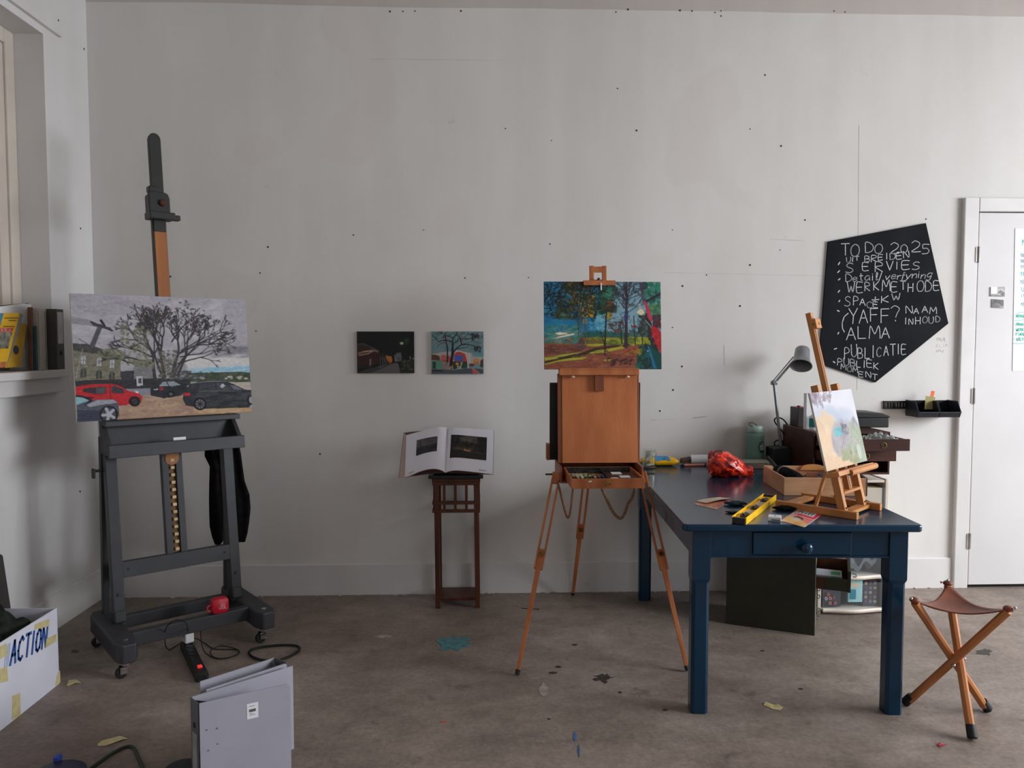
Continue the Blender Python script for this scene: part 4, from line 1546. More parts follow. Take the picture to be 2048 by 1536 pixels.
# dark grey file, spine towards the room
yA, yB = PX(98, 700, LEFT_X + 0.0).y, PX(128, 700, LEFT_X + 0.07).y
t = thing('lever_arch_binder', 'dark grey binder with pale spine label at the corner end of the window sill', 'binder', (-2.3, 4.12, SZ))
fz = SZ + 0.315
mb = MB()
mb.box(-2.41, -2.222, 4.085, 4.0895, SZ + .001, fz)
mb.box(-2.41, -2.222, 4.1505, 4.155, SZ + .001, fz)
mb.build('cover', M_FILEDK, t)
mb = MB()
mb.box(-2.222, -2.217, 4.085, 4.155, SZ + .001, fz)
sp = mb.build('spine', M_FILEDK, t)
mb = MB()
mb.box(-2.2168, -2.2160, 4.096, 4.148, SZ + 0.135, SZ + 0.30)
mb.build('spine_label', mat('label_grey', (178, 178, 176), 0.7), sp)
mb = MB()
mb.cyl((-2.2168, 4.122, SZ + 0.085), (-2.2155, 4.122, SZ + 0.085), 0.012, n=18)
mb.build('finger_hole', M_DARKGAP, sp)
mb = MB()
mb.box(-2.40, -2.225, 4.092, 4.148, SZ + .006, fz - 0.01)
mb.build('papers', mat('file_papers', (196, 190, 182), 0.9), t)

M_SILLWHITE = mat('pale_file', (190, 182, 172), 0.65, var=0.05)
t = sill_box('box_file', 'pale beige file standing beside the dark grey binder on the sill', 'file', 3.995, 4.078, SZ + 0.315, -2.41, -2.262, M_SILLWHITE)
mb = MB()
mb.box(-2.2618, -2.2605, 4.0, 4.006, SZ + .01, SZ + .30)
mb.box(-2.2618, -2.2605, 4.062, 4.068, SZ + .01, SZ + .30)
mb.build('spine_edge', mat('file_edge', (150, 142, 132), 0.7), t)
sill_box('thin_book', 'thin teal book standing on the sill next to the beige file', 'book', 3.972, 3.988, SZ + 0.225, -2.30, -2.258, mat('teal_book', (58, 96, 104), 0.6))
t = sill_box('brown_folder', 'reddish brown folder, tallest of the papers leaning on the sill', 'folder', 3.945, 3.96, SZ + 0.318, -2.287, -2.268, mat('brown_folder', (118, 82, 64), 0.7), lean_y=0.012)
# large brown-edged folder with white sheets, cover to the room, leaning on the window
M_FOLD = mat('folder_brown_edge', (112, 84, 68), 0.7)


def cover_quad(name, label, cat, corners, X, th, m, lean=0.0):
    P = [PX(x, y, X) for x, y in corners]
    zmin = min(p.z for p in P)
    Q = [Vector((X - lean * (p.z - zmin), p.y, max(p.z, SZ + 0.001))) for p in P]
    mb = MB()
    mb.prism(Q, (-th, 0, 0))
    o = mb.build(name, m, bevel=0.001)
    tag(o, label, cat)
    return Q


cover_quad('portfolio_folder', 'brown-edged folder at the back of the books on the sill', 'folder', [(-60, 735), (50, 735), (57, 606), (-60, 616)], -2.325, 0.008, M_FOLD)
cover_quad('white_sheet', 'white paper sheet standing in front of the brown-edged folder on the sill', 'paper', [(-60, 736), (55, 735), (63, 609), (48, 607), (22, 610), (-60, 622)], -2.312, 0.003, M_PAPER)
cover_quad('yellow_booklet', 'plain yellow booklet with a dark round mark on the sill', 'booklet', [(12, 736), (42, 733), (55, 648), (40, 648), (33, 660)], -2.288, 0.010, mat('ochre_cover', (206, 160, 40), 0.55))
mb = MB()
mb2 = PX(32, 700, -2.2875)
mb.cyl((-2.2875, mb2.y, mb2.z), (-2.2865, mb2.y, mb2.z), 0.022, n=20)
mk = mb.build('round_mark', mat('slate_mark', (58, 62, 68), 0.6), bpy.data.objects['yellow_booklet'])



Xf = -2.262
Q = cover_quad('yellow_book', 'yellow magazine with red title strip leaning frontmost on the sill', 'magazine', [(-40, 737), (13, 734), (46, 629), (41, 626), (-40, 626)], Xf, 0.012, mat('yellow_cover', (218, 168, 30), 0.5))
yb = bpy.data.objects['yellow_book']


def on_book(name, corners, m, off=0.001, parent=yb):
    mb = MB()
    P = [PX(x, y, Xf + 0.0004) for x, y in corners]
    mb.prism(P, (off, 0, 0))
    o = mb.build(name, m, parent)
    return o


on_book('title_strip', [(-40, 665), (23, 664), (27, 656), (-40, 657)], mat('red_strip', (190, 60, 60), 0.5))
on_book('cover_photo', [(-40, 697), (16, 697), (24, 664.5), (-40, 665.5)], mat('cover_photo', (122, 118, 106), 0.5, var=0.4, scale=30))
on_book('cover_band', [(-40, 736), (10, 735), (13, 724), (-40, 724)], mat('orange_band', (176, 104, 62), 0.5, var=0.3, scale=60))
on_book('cover_edge', [(13, 733), (17, 722), (46, 630), (40, 627)], mat('cover_grey_edge', (120, 124, 124), 0.5), 0.0015)
on_book('blue_corner', [(-40, 652), (0, 652), (7, 626.5), (-40, 626.5)], mat('blue_corner', (60, 130, 160), 0.5))
mb = MB()
for x0_, x1_, y_ in ((10, 36, 636), (18, 32, 641), (7, 29, 653)):
    ribbon(mb, [PX(x0_, y_, Xf + 0.0006), PX(x1_, y_, Xf + 0.0006)], 0.005, (1, 0, 0), lift=0.0012)
mb.build('cover_lines', mat('cover_ink', (110, 84, 30), 0.6), yb)
mb = MB()
p, q = PX(-14, 664, Xf + 0.0016), PX(22, 663.5, Xf + 0.0016)
write(mb, 'TERRA', lambda u, v: Vector((Xf + 0.0018, p.y + (q.y - p.y) * u, p.z + (q.z - p.z) * u + 0.014 * v)), 0.003, (1, 0, 0))
mb.build('title_letters', mat('title_pale', (226, 170, 166), 0.5), yb)

# ---------------------------------------------------------------- two small canvases on the back wall
def night_street():
    cv = Canvas(150, 110, (20, 19, 20), [(180, 118), (1845, 115), (1868, 1335), (205, 1352)])
    for _ in range(60):
        cv.ell(random.uniform(180, 1860), random.uniform(120, 800), random.uniform(60, 160), random.uniform(40, 90), random.choice([(17, 16, 17), (24, 22, 23), (15, 18, 17)]), 0.4, 0, 0.5)
    cv.poly([(190, 490), (380, 480), (830, 680), (840, 1080), (210, 1140)], (54, 30, 26), 1, 4)
    cv.poly([(190, 490), (380, 475), (700, 620), (650, 660), (330, 560), (190, 620)], (44, 40, 36))
    cv.line([(195, 492), (380, 478), (690, 620), (830, 690)], 14, (104, 102, 96))
    cv.line([(240, 760), (480, 700), (680, 670)], 50, (142, 112, 96), .9)
    cv.line([(260, 820), (520, 770), (680, 680)], 40, (166, 140, 124), .8)
    cv.line([(380, 715), (640, 690)], 18, (200, 180, 164), .8)
    cv.poly([(640, 640), (820, 690), (820, 740), (640, 690)], (108, 108, 94))
    cv.poly([(565, 920), (615, 935), (610, 1110), (560, 1115)], (124, 114, 104))
    cv.poly([(700, 800), (840, 820), (840, 1080), (700, 1090)], (58, 26, 26))
    cv.poly([(830, 740), (1010, 760), (1030, 1000), (900, 960), (840, 860)], (34, 40, 32))
    for x in (870, 940, 1000, 1050):
        cv.line([(x, 880), (x + 10, 1090)], 28, (96, 90, 96), .8)
    cv.poly([(1030, 820), (1210, 850), (1230, 990), (1170, 1060), (1120, 1050)], (180, 104, 40))
    cv.ell(1140, 1030, 28, 40, (110, 46, 28))
    cv.poly([(1290, 860), (1330, 750), (1470, 730), (1520, 920), (1420, 990), (1300, 1020)], (96, 96, 98), .9, 12)
    for _ in range(26):
        cv.ell(random.uniform(1280, 1530), random.uniform(780, 1010), 18, 10, random.choice([(150, 150, 152), (52, 52, 54), (110, 110, 112)]), .8)
    cv.poly([(560, 1350), (1290, 1040), (1400, 1050), (1470, 1340)], (92, 90, 92), 1, 3)
    cv.poly([(400, 1260), (1050, 1070), (1290, 1040), (640, 1345), (205, 1350)], (66, 66, 64), .8)
    cv.poly([(780, 1170), (900, 1130), (1050, 1070), (900, 1180)], (86, 104, 102), .7)
    for _ in range(20):
        cv.ell(random.uniform(240, 800), random.uniform(1130, 1190), 50, 20, random.choice([(30, 34, 30), (48, 48, 42), (22, 26, 22)]), .8)
    cv.poly([(1470, 1000), (1860, 930), (1868, 1335), (1480, 1335)], (40, 44, 34), .8, 8)
    cv.dabs((1490, 960, 1850, 1240), 70, 26, [(58, 62, 48), (28, 30, 24), (80, 82, 72)], .6)
    cv.line([(1500, 560), (1500, 1000)], 10, (34, 34, 30))
    cv.line([(1800, 700), (1770, 1100)], 26, (22, 22, 20))
    cv.ell(1640, 385, 80, 80, (34, 66, 44), .9, 0, .3)
    cv.ell(1495, 462, 110, 90, (46, 62, 48), .5, 0, .8)
    cv.ell(1495, 462, 50, 38, (186, 206, 170), 1, 0, .4)
    cv.ell(1745, 880, 20, 40, (140, 140, 140), .8)
    cv.ell(1835, 910, 30, 22, (150, 150, 150), .8)
    return cv


def billboard_tree():
    cv = Canvas(140, 112, (104, 138, 140), [(205, 128), (1810, 128), (1810, 1425), (205, 1425)])
    for _ in range(150):
        cv.ell(random.uniform(200, 1810), random.uniform(130, 900), random.uniform(60, 150), random.uniform(30, 70), random.choice([(96, 138, 142), (116, 122, 132), (84, 120, 118), (130, 126, 132), (112, 152, 156)]), .45, random.uniform(-.4, .4), .4)
    cv.poly([(205, 820), (500, 760), (900, 720), (1400, 780), (1810, 900), (1810, 1100), (205, 1100)], (186, 168, 160), .8)
    cv.poly([(1420, 740), (1810, 700), (1810, 900), (1480, 900)], (92, 144, 152), .8)
    cv.poly([(205, 840), (300, 830), (450, 880), (470, 1010), (205, 1010)], (86, 60, 44))
    cv.poly([(470, 880), (560, 830), (700, 880), (780, 860), (790, 1060), (480, 1060)], (168, 74, 62))
    for x in (480, 520, 580, 640):
        cv.line([(x, 840), (x + 15, 980)], 20, (196, 150, 136), .8)
    cv.poly([(205, 1010), (560, 1010), (560, 1280), (210, 1290)], (92, 132, 116))
    cv.poly([(230, 1040), (335, 1040), (335, 1270), (240, 1270)], (34, 68, 60))
    cv.line([(215, 1015), (350, 1012)], 14, (170, 160, 146))
    cv.poly([(570, 1060), (900, 1060), (900, 1290), (570, 1290)], (150, 118, 112), 1, 10)
    for _ in range(40):
        cv.ell(random.uniform(580, 900), random.uniform(1060, 1300), 22, 34, random.choice([(96, 112, 86), (190, 150, 136), (120, 90, 100), (160, 120, 96)]), .7)
    cv.poly([(205, 1280), (560, 1290), (900, 1310), (1330, 1250), (1480, 1250), (1810, 1280), (1810, 1425), (205, 1425)], (74, 80, 86))
    cv.poly([(1440, 1250), (1490, 1250), (1680, 1400), (1700, 1425), (1490, 1425)], (190, 78, 72))
    cv.line([(1500, 1260), (1700, 1420)], 16, (170, 164, 160))
    cv.poly([(215, 1300), (560, 1290), (560, 1345), (215, 1350)], (52, 42, 54))
    # billboard and stalls
    cv.poly([(890, 830), (950, 770), (1010, 750), (1120, 760), (1240, 810), (1310, 1040), (900, 1040)], (188, 56, 44))
    cv.poly([(915, 850), (1155, 845), (1185, 1030), (930, 1040)], (58, 92, 164))
    cv.line([(920, 770), (980, 720), (1100, 730), (1250, 790)], 24, (204, 190, 182))
    cv.poly([(850, 1040), (1310, 1040), (1300, 1240), (880, 1280)], (48, 52, 44))
    cv.ell(995, 1115, 50, 40, (206, 150, 40))
    for x, y in ((1135, 1085), (1120, 1140), (1020, 1190), (1100, 1200), (1020, 1245), (1090, 1240)):
        cv.ell(x, y, 32, 18, (206, 200, 184))
    cv.ell(1230, 1170, 46, 90, (36, 74, 52))
    cv.ell(880, 920, 40, 70, (140, 110, 150), .8)
    cv.line([(1280, 760), (1340, 1240)], 26, (196, 184, 174))
    cv.line([(1370, 800), (1380, 1100)], 50, (190, 182, 180), .8)
    cv.ell(1590, 1050, 90, 90, (180, 112, 60))
    cv.ell(1600, 1020, 60, 50, (196, 132, 76))
    cv.poly([(1380, 1100), (1560, 1130), (1480, 1200), (1380, 1190)], (110, 52, 36))
    cv.poly([(1720, 1010), (1810, 960), (1810, 1230), (1700, 1210)], (76, 58, 62))
    # bare tree
    TK = (26, 32, 38)
    cv.line([(800, 1150), (850, 820), (860, 500)], 90, TK, 1, 60)
    cv.line([(690, 1050), (700, 640), (650, 420), (630, 180)], 46, TK, 1, 26)
    cv.line([(860, 820), (960, 650), (1130, 530), (1340, 520), (1500, 560), (1620, 620)], 40, TK, 1, 16)
    cv.line([(870, 500), (840, 430), (700, 400), (560, 400), (430, 440), (340, 330), (240, 260)], 34, TK, 1, 16)
    cv.line([(850, 470), (870, 320), (950, 240), (1020, 130)], 34, TK, 1, 22)
    cv.line([(1130, 530), (1120, 420), (1060, 300), (980, 230)], 34, TK, 1, 22)
    cv.line([(900, 470), (1010, 440), (1020, 350)], 24, TK)
    cv.line([(960, 660), (1100, 640), (1320, 600), (1350, 540)], 26, TK, 1, 12)
    cv.line([(1120, 340), (1340, 350), (1480, 310), (1600, 240)], 22, TK, 1, 10)
    cv.line([(1140, 520), (1300, 480), (1500, 430), (1740, 480)], 16, TK, .9, 8)
    cv.line([(860, 320), (800, 270), (680, 250)], 20, TK, 1, 10)
    cv.line([(380, 640), (420, 540), (520, 480), (640, 470)], 12, TK, .9)
    for _ in range(60):
        x, y = random.uniform(210, 1780), random.uniform(130, 420)
        a = random.uniform(0, 6.28)
        cv.line([(x, y), (x + 70 * cos(a), y + 40 * sin(a)), (x + 100 * cos(a + .5), y + 80 * sin(a + .4))], 13, TK, .85, 6)
    cv.dabs((1450, 200, 1680, 370), 30, 26, [(38, 38, 44), (54, 52, 58)], .8)
    cv.dabs((1520, 600, 1770, 740), 20, 16, [(36, 38, 46)], .8, asp=3, ang=(1.2, 1.9))
    return cv


def hang(corners, cv, name, label, t=0.02, side=M_DARK_EDGE):
    P = [PY(x, y, WALL_Y - t - 0.002) for x, y in corners]
    w = ((P[1] - P[0]).length + (P[2] - P[3]).length) / 2
    h = ((P[3] - P[0]).length + (P[2] - P[1]).length) / 2
    o = panel(name, w, h, t, cv, side, M_PAINT)
    c = (P[2] + P[3]) / 2
    o.location = (c.x, WALL_Y - 0.002, c.z)
    return tag(o, label, 'painting')


hang([(711, 663), (826, 663), (828, 746), (714, 747)], night_street(), 'wall_painting', 'small dark painting of a street at night on the back wall')
hang([(863, 663), (967, 663), (967, 748), (863, 748)], billboard_tree(), 'wall_painting', 'small painting of a bare tree and blue billboard on the back wall')

# ---------------------------------------------------------------- plant pedestal with the open book
PD = thing('pedestal', 'tall slim dark brown wooden pedestal with slatted top carrying the open book', 'pedestal', (-0.158, 4.465, 0))
px0, px1, py0, py1 = -0.285, -0.033, 4.355, 4.59
for x, dx in ((px0 + .013, .006), (px1 - .013, 0.008)):
    for y in (py0 + .013, py1 - .013):
        mb = MB()
        mb.beam((x + dx, y, 0.0), (x, y, 0.735), 0.027, 0.027, (0, 1, 0))
        mb.build('leg', M_MAHOG, PD, bevel=0.002)
mb = MB()
mb.box(px0 - 0.012, px1 + 0.012, py0 - 0.012, py1 + 0.012, 0.735, 0.755)
mb.build('top', M_MAHOG, PD, bevel=0.004)
mb = MB()
mb.box(px0 + 0.016, px1 + 0.002, py0 + 0.02, py1 - 0.02, 0.040, 0.056)
mb.build('shelf', M_MAHOG, PD, bevel=0.002)
# slatted collar
for y in (py0 - 0.006, py1 - 0.010):
    for z0, z1 in ((0.557, 0.576), (0.604, 0.620), (0.715, 0.735))[::1 if y < 4.4 else 2]:
        mb = MB()
        mb.box(px0 - 0.010, px1 + 0.010, y, y + 0.014, z0, z1)
        mb.build('collar_rail', M_MAHOG, PD, bevel=0.0015)
    for k in range(3 if y < 4.4 else 0):
        x = px0 + (px1 - px0) * (k + 1) / 4 - 0.005
        mb = MB()
        mb.box(x - 0.008, x + 0.008, y + 0.002, y + 0.012, 0.560, 0.73)
        mb.build('collar_slat', M_MAHOG, PD, bevel=0.001)
for x in (px0 - 0.010, px1 - 0.004):
    for z0, z1 in ((0.557, 0.576), (0.604, 0.620), (0.715, 0.735)):
        mb = MB()
        mb.box(x, x + 0.014, py0 + 0.008, py1 - 0.010, z0, z1)
        mb.build('collar_rail', M_MAHOG, PD, bevel=0.0015)
    for k in range(3):
        y = py0 + (py1 - py0) * (k + 1) / 4
        mb = MB()
        mb.box(x + 0.002, x + 0.012, y - 0.008, y + 0.008, 0.560, 0.73)
        mb.build('collar_slat', M_MAHOG, PD, bevel=0.001)
BS = thing('book_rest', 'black wooden book rest on the pedestal propping up the open book', 'book stand', (-0.158, 4.45, 0.755))
mb = MB()
mb.box(px0 - 0.030, px1 + 0.028, py0 - 0.028, py1 + 0.01, 0.7555, 0.775)
mb.build('base', M_BLACK, BS, bevel=0.003)
mb = MB()
mb.beam((-0.158, 4.365, 0.7765), (-0.158, 4.50, 1.0), 0.26, 0.012, (0, -1, 0))
mb.build('back_plate', M_BLACK, BS)

# open book: curved leaves laid out from the fore-edges to the gutter
BK = thing('open_book', 'large open art book with two dark pictures on the pedestal', 'book', (-0.2, 4.36, 0.776))


def crv(pts):
    q = spline([Vector((x, y, Y)) for x, y, Y in pts], 10)
    xs = [p.x for p in q]
    out = []
    for i in range(41):
        x = xs[0] + (xs[-1] - xs[0]) * i / 40
        k = max(0, min(len(q) - 2, sum(1 for v in xs if v <= x) - 1))
        t = (x - xs[k]) / max(1e-6, xs[k + 1] - xs[k])
        out.append(q[k].lerp(q[k + 1], min(1, max(0, t))))
    return out


def bk(x, y):
    return 780 + x / 8.904, 840 + y / 8.904


def edge(pts):
    return crv([(*bk(x, y), Y) for x, y, Y in pts])


def at_curve(c, u):
    t = u * (len(c) - 1)
    i = min(int(t), len(c) - 2)
    return c[i].lerp(c[i + 1], t - i)


LT = edge([(290, 270, 4.45), (450, 225, 4.435), (620, 180, 4.42), (850, 130, 4.41), (960, 125, 4.42), (1032, 148, 4.435)])
LB = edge([(262, 1022, 4.34), (330, 1000, 4.33), (560, 905, 4.31), (750, 868, 4.295), (890, 885, 4.295), (985, 935, 4.31)])
RT = edge([(1036, 150, 4.435), (1090, 136, 4.42), (1250, 140, 4.42), (1500, 158, 4.43), (1850, 176, 4.44)])
RB = edge([(987, 935, 4.31), (1060, 910, 4.30), (1180, 897, 4.30), (1400, 915, 4.31), (1830, 966, 4.325)])


def leaf(T, B, off=0.0):
    def fn(u, v):
        a, b = at_curve(T, u), at_curve(B, u)
        Y = a.z * (1 - v) + b.z * v
        p = PY(a.x * (1 - v) + b.x * v, a.y * (1 - v) + b.y * v, Y)
        return p + Vector((0, -off, off * 0.5))
    return fn


M_PAGE = mat('book_page', (226, 226, 234), 0.55, var=0.015)
M_PAGEEDGE = mat('page_edges', (198, 176, 164), 0.8, var=0.15, scale=90, stretch=(30, 30, 1))
M_BCOVER = mat('book_cover', (96, 66, 60), 0.5)
for nm, T, B, thick in (('left_page', LT, LB, (0, 0.022, -0.008)), ('right_page', RT, RB, (0, 0.018, -0.006))):
    mb = MB()
    mb.slab(leaf(T, B), 24, 12, thick)
    for k in range(24 * 12 * 2, len(mb.f)):
        mb.m[k] = 1
    mb.build(nm, [M_PAGE, M_PAGEEDGE], BK, smooth=True, angle=30)
# hanging wad of leaves and cover at the left edge
mb = MB()
P = [PY(*bk(250, 232), 4.475), PY(*bk(160, 1027), 4.372), PY(*bk(262, 1024), 4.366), PY(*bk(290, 268), 4.47)]
mb.prism(P, (0.0, 0.012, -0.002))
mb.build('fore_edge', M_PAGEEDGE, BK)
mb = MB()
P = [PY(*bk(244, 228), 4.492), PY(*bk(152, 1030), 4.39), PY(*bk(196, 1029), 4.388), PY(*bk(700, 960), 4.345), PY(*bk(985, 945), 4.335), PY(*bk(1032, 170), 4.462), PY(*bk(600, 188), 4.48)]
mb.prism(P, (0.0, 0.004, 0.0))
P = [PY(*bk(987, 945), 4.334), PY(*bk(1836, 974), 4.348), PY(*bk(1856, 180), 4.464), PY(*bk(1036, 170), 4.46)]
mb.prism(P, (0.0, 0.004, 0.0))
mb.build('cover', M_BCOVER, BK)


def page_print(name, T, B, quad, cv, parent):
    base = leaf(T, B, 0.0012)
    (u0, v00, v01), (u1, v10, v11) = quad
    mb = MB()
    mb.sheet(lambda s, t: base(u0 + (u1 - u0) * s, (v00 + (v10 - v00) * s) * (1 - t) + (v01 + (v11 - v01) * s) * t), cv.W - 1, cv.H - 1)
    o = mb.build(name, M_PRINT, parent, smooth=True)
    lay_paint(o, cv, 0)
    return o


c1 = Canvas(60, 44, (52, 50, 54))
for _ in range(60):
    c1.ell(random.uniform(0, 60), random.uniform(0, 24), random.uniform(4, 12), random.uniform(2, 5), random.choice([(88, 82, 90), (102, 94, 100), (70, 66, 74)]), .4, 0, .6)
c1.poly([(0, 26), (14, 20), (24, 24), (40, 22), (60, 18), (60, 44), (0, 44)], (40, 40, 42), .9, 4)
c1.line([(11, 6), (12, 26)], 4, (48, 46, 50), .7)
c1.dabs((0, 24, 60, 44), 60, 2, [(48, 48, 50), (30, 32, 32), (58, 56, 58)], .5, asp=3, ang=(-.2, .2))
page_print('printed_picture', LT, LB, ((0.26, 0.20, 0.585), (0.765, 0.22, 0.575)), c1, BK)
c2 = Canvas(100, 64, (34, 33, 33))
for _ in range(70):
    c2.ell(random.uniform(10, 90), random.uniform(2, 22), random.uniform(5, 14), random.uniform(2, 4), random.choice([(96, 86, 84), (74, 68, 66), (58, 54, 54)]), .5, random.uniform(-.3, .3), .5)
c2.dabs((0, 0, 24, 40), 60, 3, [(24, 24, 26), (32, 32, 32)], .8)
c2.dabs((76, 4, 100, 40), 60, 4, [(24, 24, 26), (32, 32, 32)], .8)
c2.dabs((20, 20, 80, 36), 90, 3.4, [(30, 32, 28), (24, 26, 24), (40, 42, 34)], .9)
for x in range(8, 60, 4):
    c2.line([(x, 34 + x * .02), (x + 1, 41)], 1.6, random.choice([(128, 106, 84), (96, 82, 70), (150, 118, 84)]), .8)
for x, y in ((39, 40), (43, 41), (48, 41), (52, 42)):
    c2.ell(x, y, 2, 2.4, (204, 130, 66))
for x in range(56, 92, 5):
    c2.ell(x, 43 + (x - 56) * .06, 1.2, 1, (120, 108, 92), .8)
c2.poly([(0, 44), (100, 47), (100, 64), (0, 64)], (36, 36, 30), .8, 3)
page_print('printed_picture', RT, RB, ((0.075, 0.165, 0.70), (0.855, 0.18, 0.705)), c2, BK)
for T, B, u0, u1, v in ((LT, LB, .1, .22, .93), (RT, RB, .7, .86, .93)):
    f = leaf(T, B, 0.0004)
    mb = MB()
    for k in range(3):
        ribbon(mb, [f(u0, v + k * .012), f(u1 - .03 * (k == 2), v + k * .012)], 0.0012, (0, -1, 0.4))
    mb.build('caption', mat('caption_grey', (150, 150, 154), 0.7), BK)

# ---------------------------------------------------------------- French box easel with the forest painting
FE = thing('french_easel', 'brown wooden French box easel on three thin legs with open paint drawer', 'easel', (0.60, 3.95, 0))


def bld(nm, m, mb, par=None, **k):
    return mb.build(nm, m, par or FE, **k)


mb = MB()
bx0, bx1, by0, by1, bz0, bz1 = 0.385, 0.806, 3.84, 4.14, 0.815, 0.897
tt = 0.009
mb.box(bx0, bx0 + tt, by0, by1, bz0, bz1)
mb.box(bx1 - tt, bx1, by0, by1, bz0, bz1)
mb.box(bx0 + tt, bx1 - tt, by1 - tt, by1, bz0, bz1)
mb.box(bx0 + tt, bx1 - tt, by0, by1 - tt, bz0, bz0 + tt)
mb.box(bx0 + tt, bx1 - tt, 4.03, by1 - tt, bz1 - tt, bz1)
bld('case', M_FRENCHDK, mb, bevel=0.002)
# pulled-out drawer
dx0, dx1, dy0, dy1, dz0, dz1 = 0.414, 0.768, 3.615, 3.97, 0.830, 0.878
mb = MB()
mb.box(dx0, dx1, dy0, dy0 + 0.010, dz0, dz1)
mb.box(dx0, dx0 + 0.008, dy0 + 0.010, dy1, dz0, dz1)
mb.box(dx1 - 0.008, dx1, dy0 + 0.010, dy1, dz0, dz1)
mb.box(dx0 + 0.008, dx1 - 0.008, dy0 + 0.010, dy1, dz0, dz0 + 0.020)
mb.box(dx0 + 0.008, dx1 - 0.008, dy1 - 0.006, dy1, dz0 + 0.020, dz1)
dr = bld('drawer', M_FRENCH, mb, bevel=0.0015)
M_LINER = mat('zinc_liner', (58, 56, 52), 0.45, 0.4, var=0.3, scale=30)
mb = MB()
mb.box(dx0 + 0.008, dx1 - 0.008, dy0 + 0.010, dy1 - 0.006, dz0 + 0.020, dz0 + 0.022)
mb.box(dx0 + 0.008, dx1 - 0.008, dy1 - 0.008, dy1 - 0.006, dz0 + 0.022, dz1 - 0.001)
mb.box(dx0 + 0.008, 0.600, 3.885, 3.890, dz0 + 0.022, dz1 - 0.004)
mb.box(0.598, 0.602, dy0 + 0.010, dy1 - 0.008, dz0 + 0.022, dz1 - 0.003)
bld('metal_lining', M_LINER, mb, dr)
mb = MB()
mb.lathe([(0.013, 0.0), (0.013, 0.003), (0.008, 0.005)], (0.588, dy0 - 0.0005, 0.856), (0, -1, 0), 16)
mb.box(0.566, 0.610, dy0 - 0.003, dy0 - 0.0003, 0.848, 0.864)
mb.tube([(0.575, dy0 - 0.006, 0.858), (0.590, dy0 - 0.009, 0.861), (0.603, dy0 - 0.006, 0.857)], 0.003, 8, smooth=4)
mb.cyl((0.590, dy0 - 0.002, 0.846), (0.590, dy0 - 0.008, 0.846), 0.005, n=10)
bld('latch', M_BRASS, mb, dr, bevel=0.001)
mb = MB()
P = [PY(x, y, dy0 - 0.0005) for x, y in ((1176, 962), (1184, 961), (1183, 964), (1179, 965))]
mb.prism(P, (0, -0.0008, 0))
bld('paint_smear', M_PAPER, mb, dr)
# lid, leaning back a little
LL = 0.10


def Ld(x, z, off=0.0):
    return Vector((x, 3.985 + LL * (z - 0.9) - off, z))


def ldbox(mb, x0, x1, z0, z1, o0, o1, m=0):
    mb.hexa([Ld(x0, z0, o1), Ld(x1, z0, o1), Ld(x1, z0, o0), Ld(x0, z0, o0), Ld(x0, z1, o1), Ld(x1, z1, o1), Ld(x1, z1, o0), Ld(x0, z1, o0)], m)


mb = MB()
ldbox(mb, 0.409, 0.805, 0.898, 1.362, 0.0, 0.012)
lid = bld('lid_panel', wood('lid_plywood', (198, 120, 72), (180, 104, 60), 5.0, (2.2, 1, 0.5)), mb, bevel=0.001)
mb = MB()
ldbox(mb, 0.388, 0.409, 0.898, 1.362, -0.030, 0.008)
ldbox(mb, 0.805, 0.816, 0.898, 1.362, -0.030, 0.010)
ldbox(mb, 0.409, 0.805, 1.350, 1.362, -0.030, 0.0)
bld('lid_frame', M_FRENCHDK, mb, bevel=0.001)
mb = MB()
ldbox(mb, 0.394, 0.812, 1.356, 1.384, -0.03, 0.045)
ldbox(mb, 0.394, 0.812, 1.384, 1.392, 0.030, 0.045)
bar = bld('canvas_ledge', M_FRENCH, mb, bevel=0.002)
for x in (0.465, 0.754):
    mb = MB()
    mb.lathe([(0.004, -0.01), (0.004, 0.0), (0.011, 0.003), (0.010, 0.008), (0.004, 0.010)], Ld(x, 1.351, 0.028), (0, -0.2, -1), 12)
    bld('ledge_screw', M_CREAM, mb, bar, smooth=True)
mb = MB()
ldbox(mb, 0.580, 0.628, 1.272, 1.356, 0.0125, 0.034)
bld('mast_foot', M_FRENCHDK, mb, bevel=0.001)
mb = MB()
ldbox(mb, 0.572, 0.634, 1.0, 1.86, -0.028, -0.008)
bld('mast', M_FRENCHDK, mb, bevel=0.002)
mb = MB()
ldbox(mb, 0.560, 0.583, 1.80, 1.932, -0.006, 0.010)
ldbox(mb, 0.627, 0.650, 1.80, 1.932, -0.006, 0.010)
ldbox(mb, 0.583, 0.627, 1.897, 1.928, -0.006, 0.010)
ldbox(mb, 0.524, 0.692, 1.838, 1.852, -0.006, 0.045)
ldbox(mb, 0.524, 0.692, 1.826, 1.840, 0.033, 0.045)
mb.cyl(Ld(0.607, 1.852, 0.02), Ld(0.607, 1.866, 0.02), 0.008, n=10, m=1)
bld('canvas_holder', [M_FRENCH, M_BLACK], mb, bevel=0.0015)
mb = MB()
ldbox(mb, 0.612, 0.619, 1.80, 1.838, 0.047, 0.049)
bld('paper_tag', M_PAPER, mb)


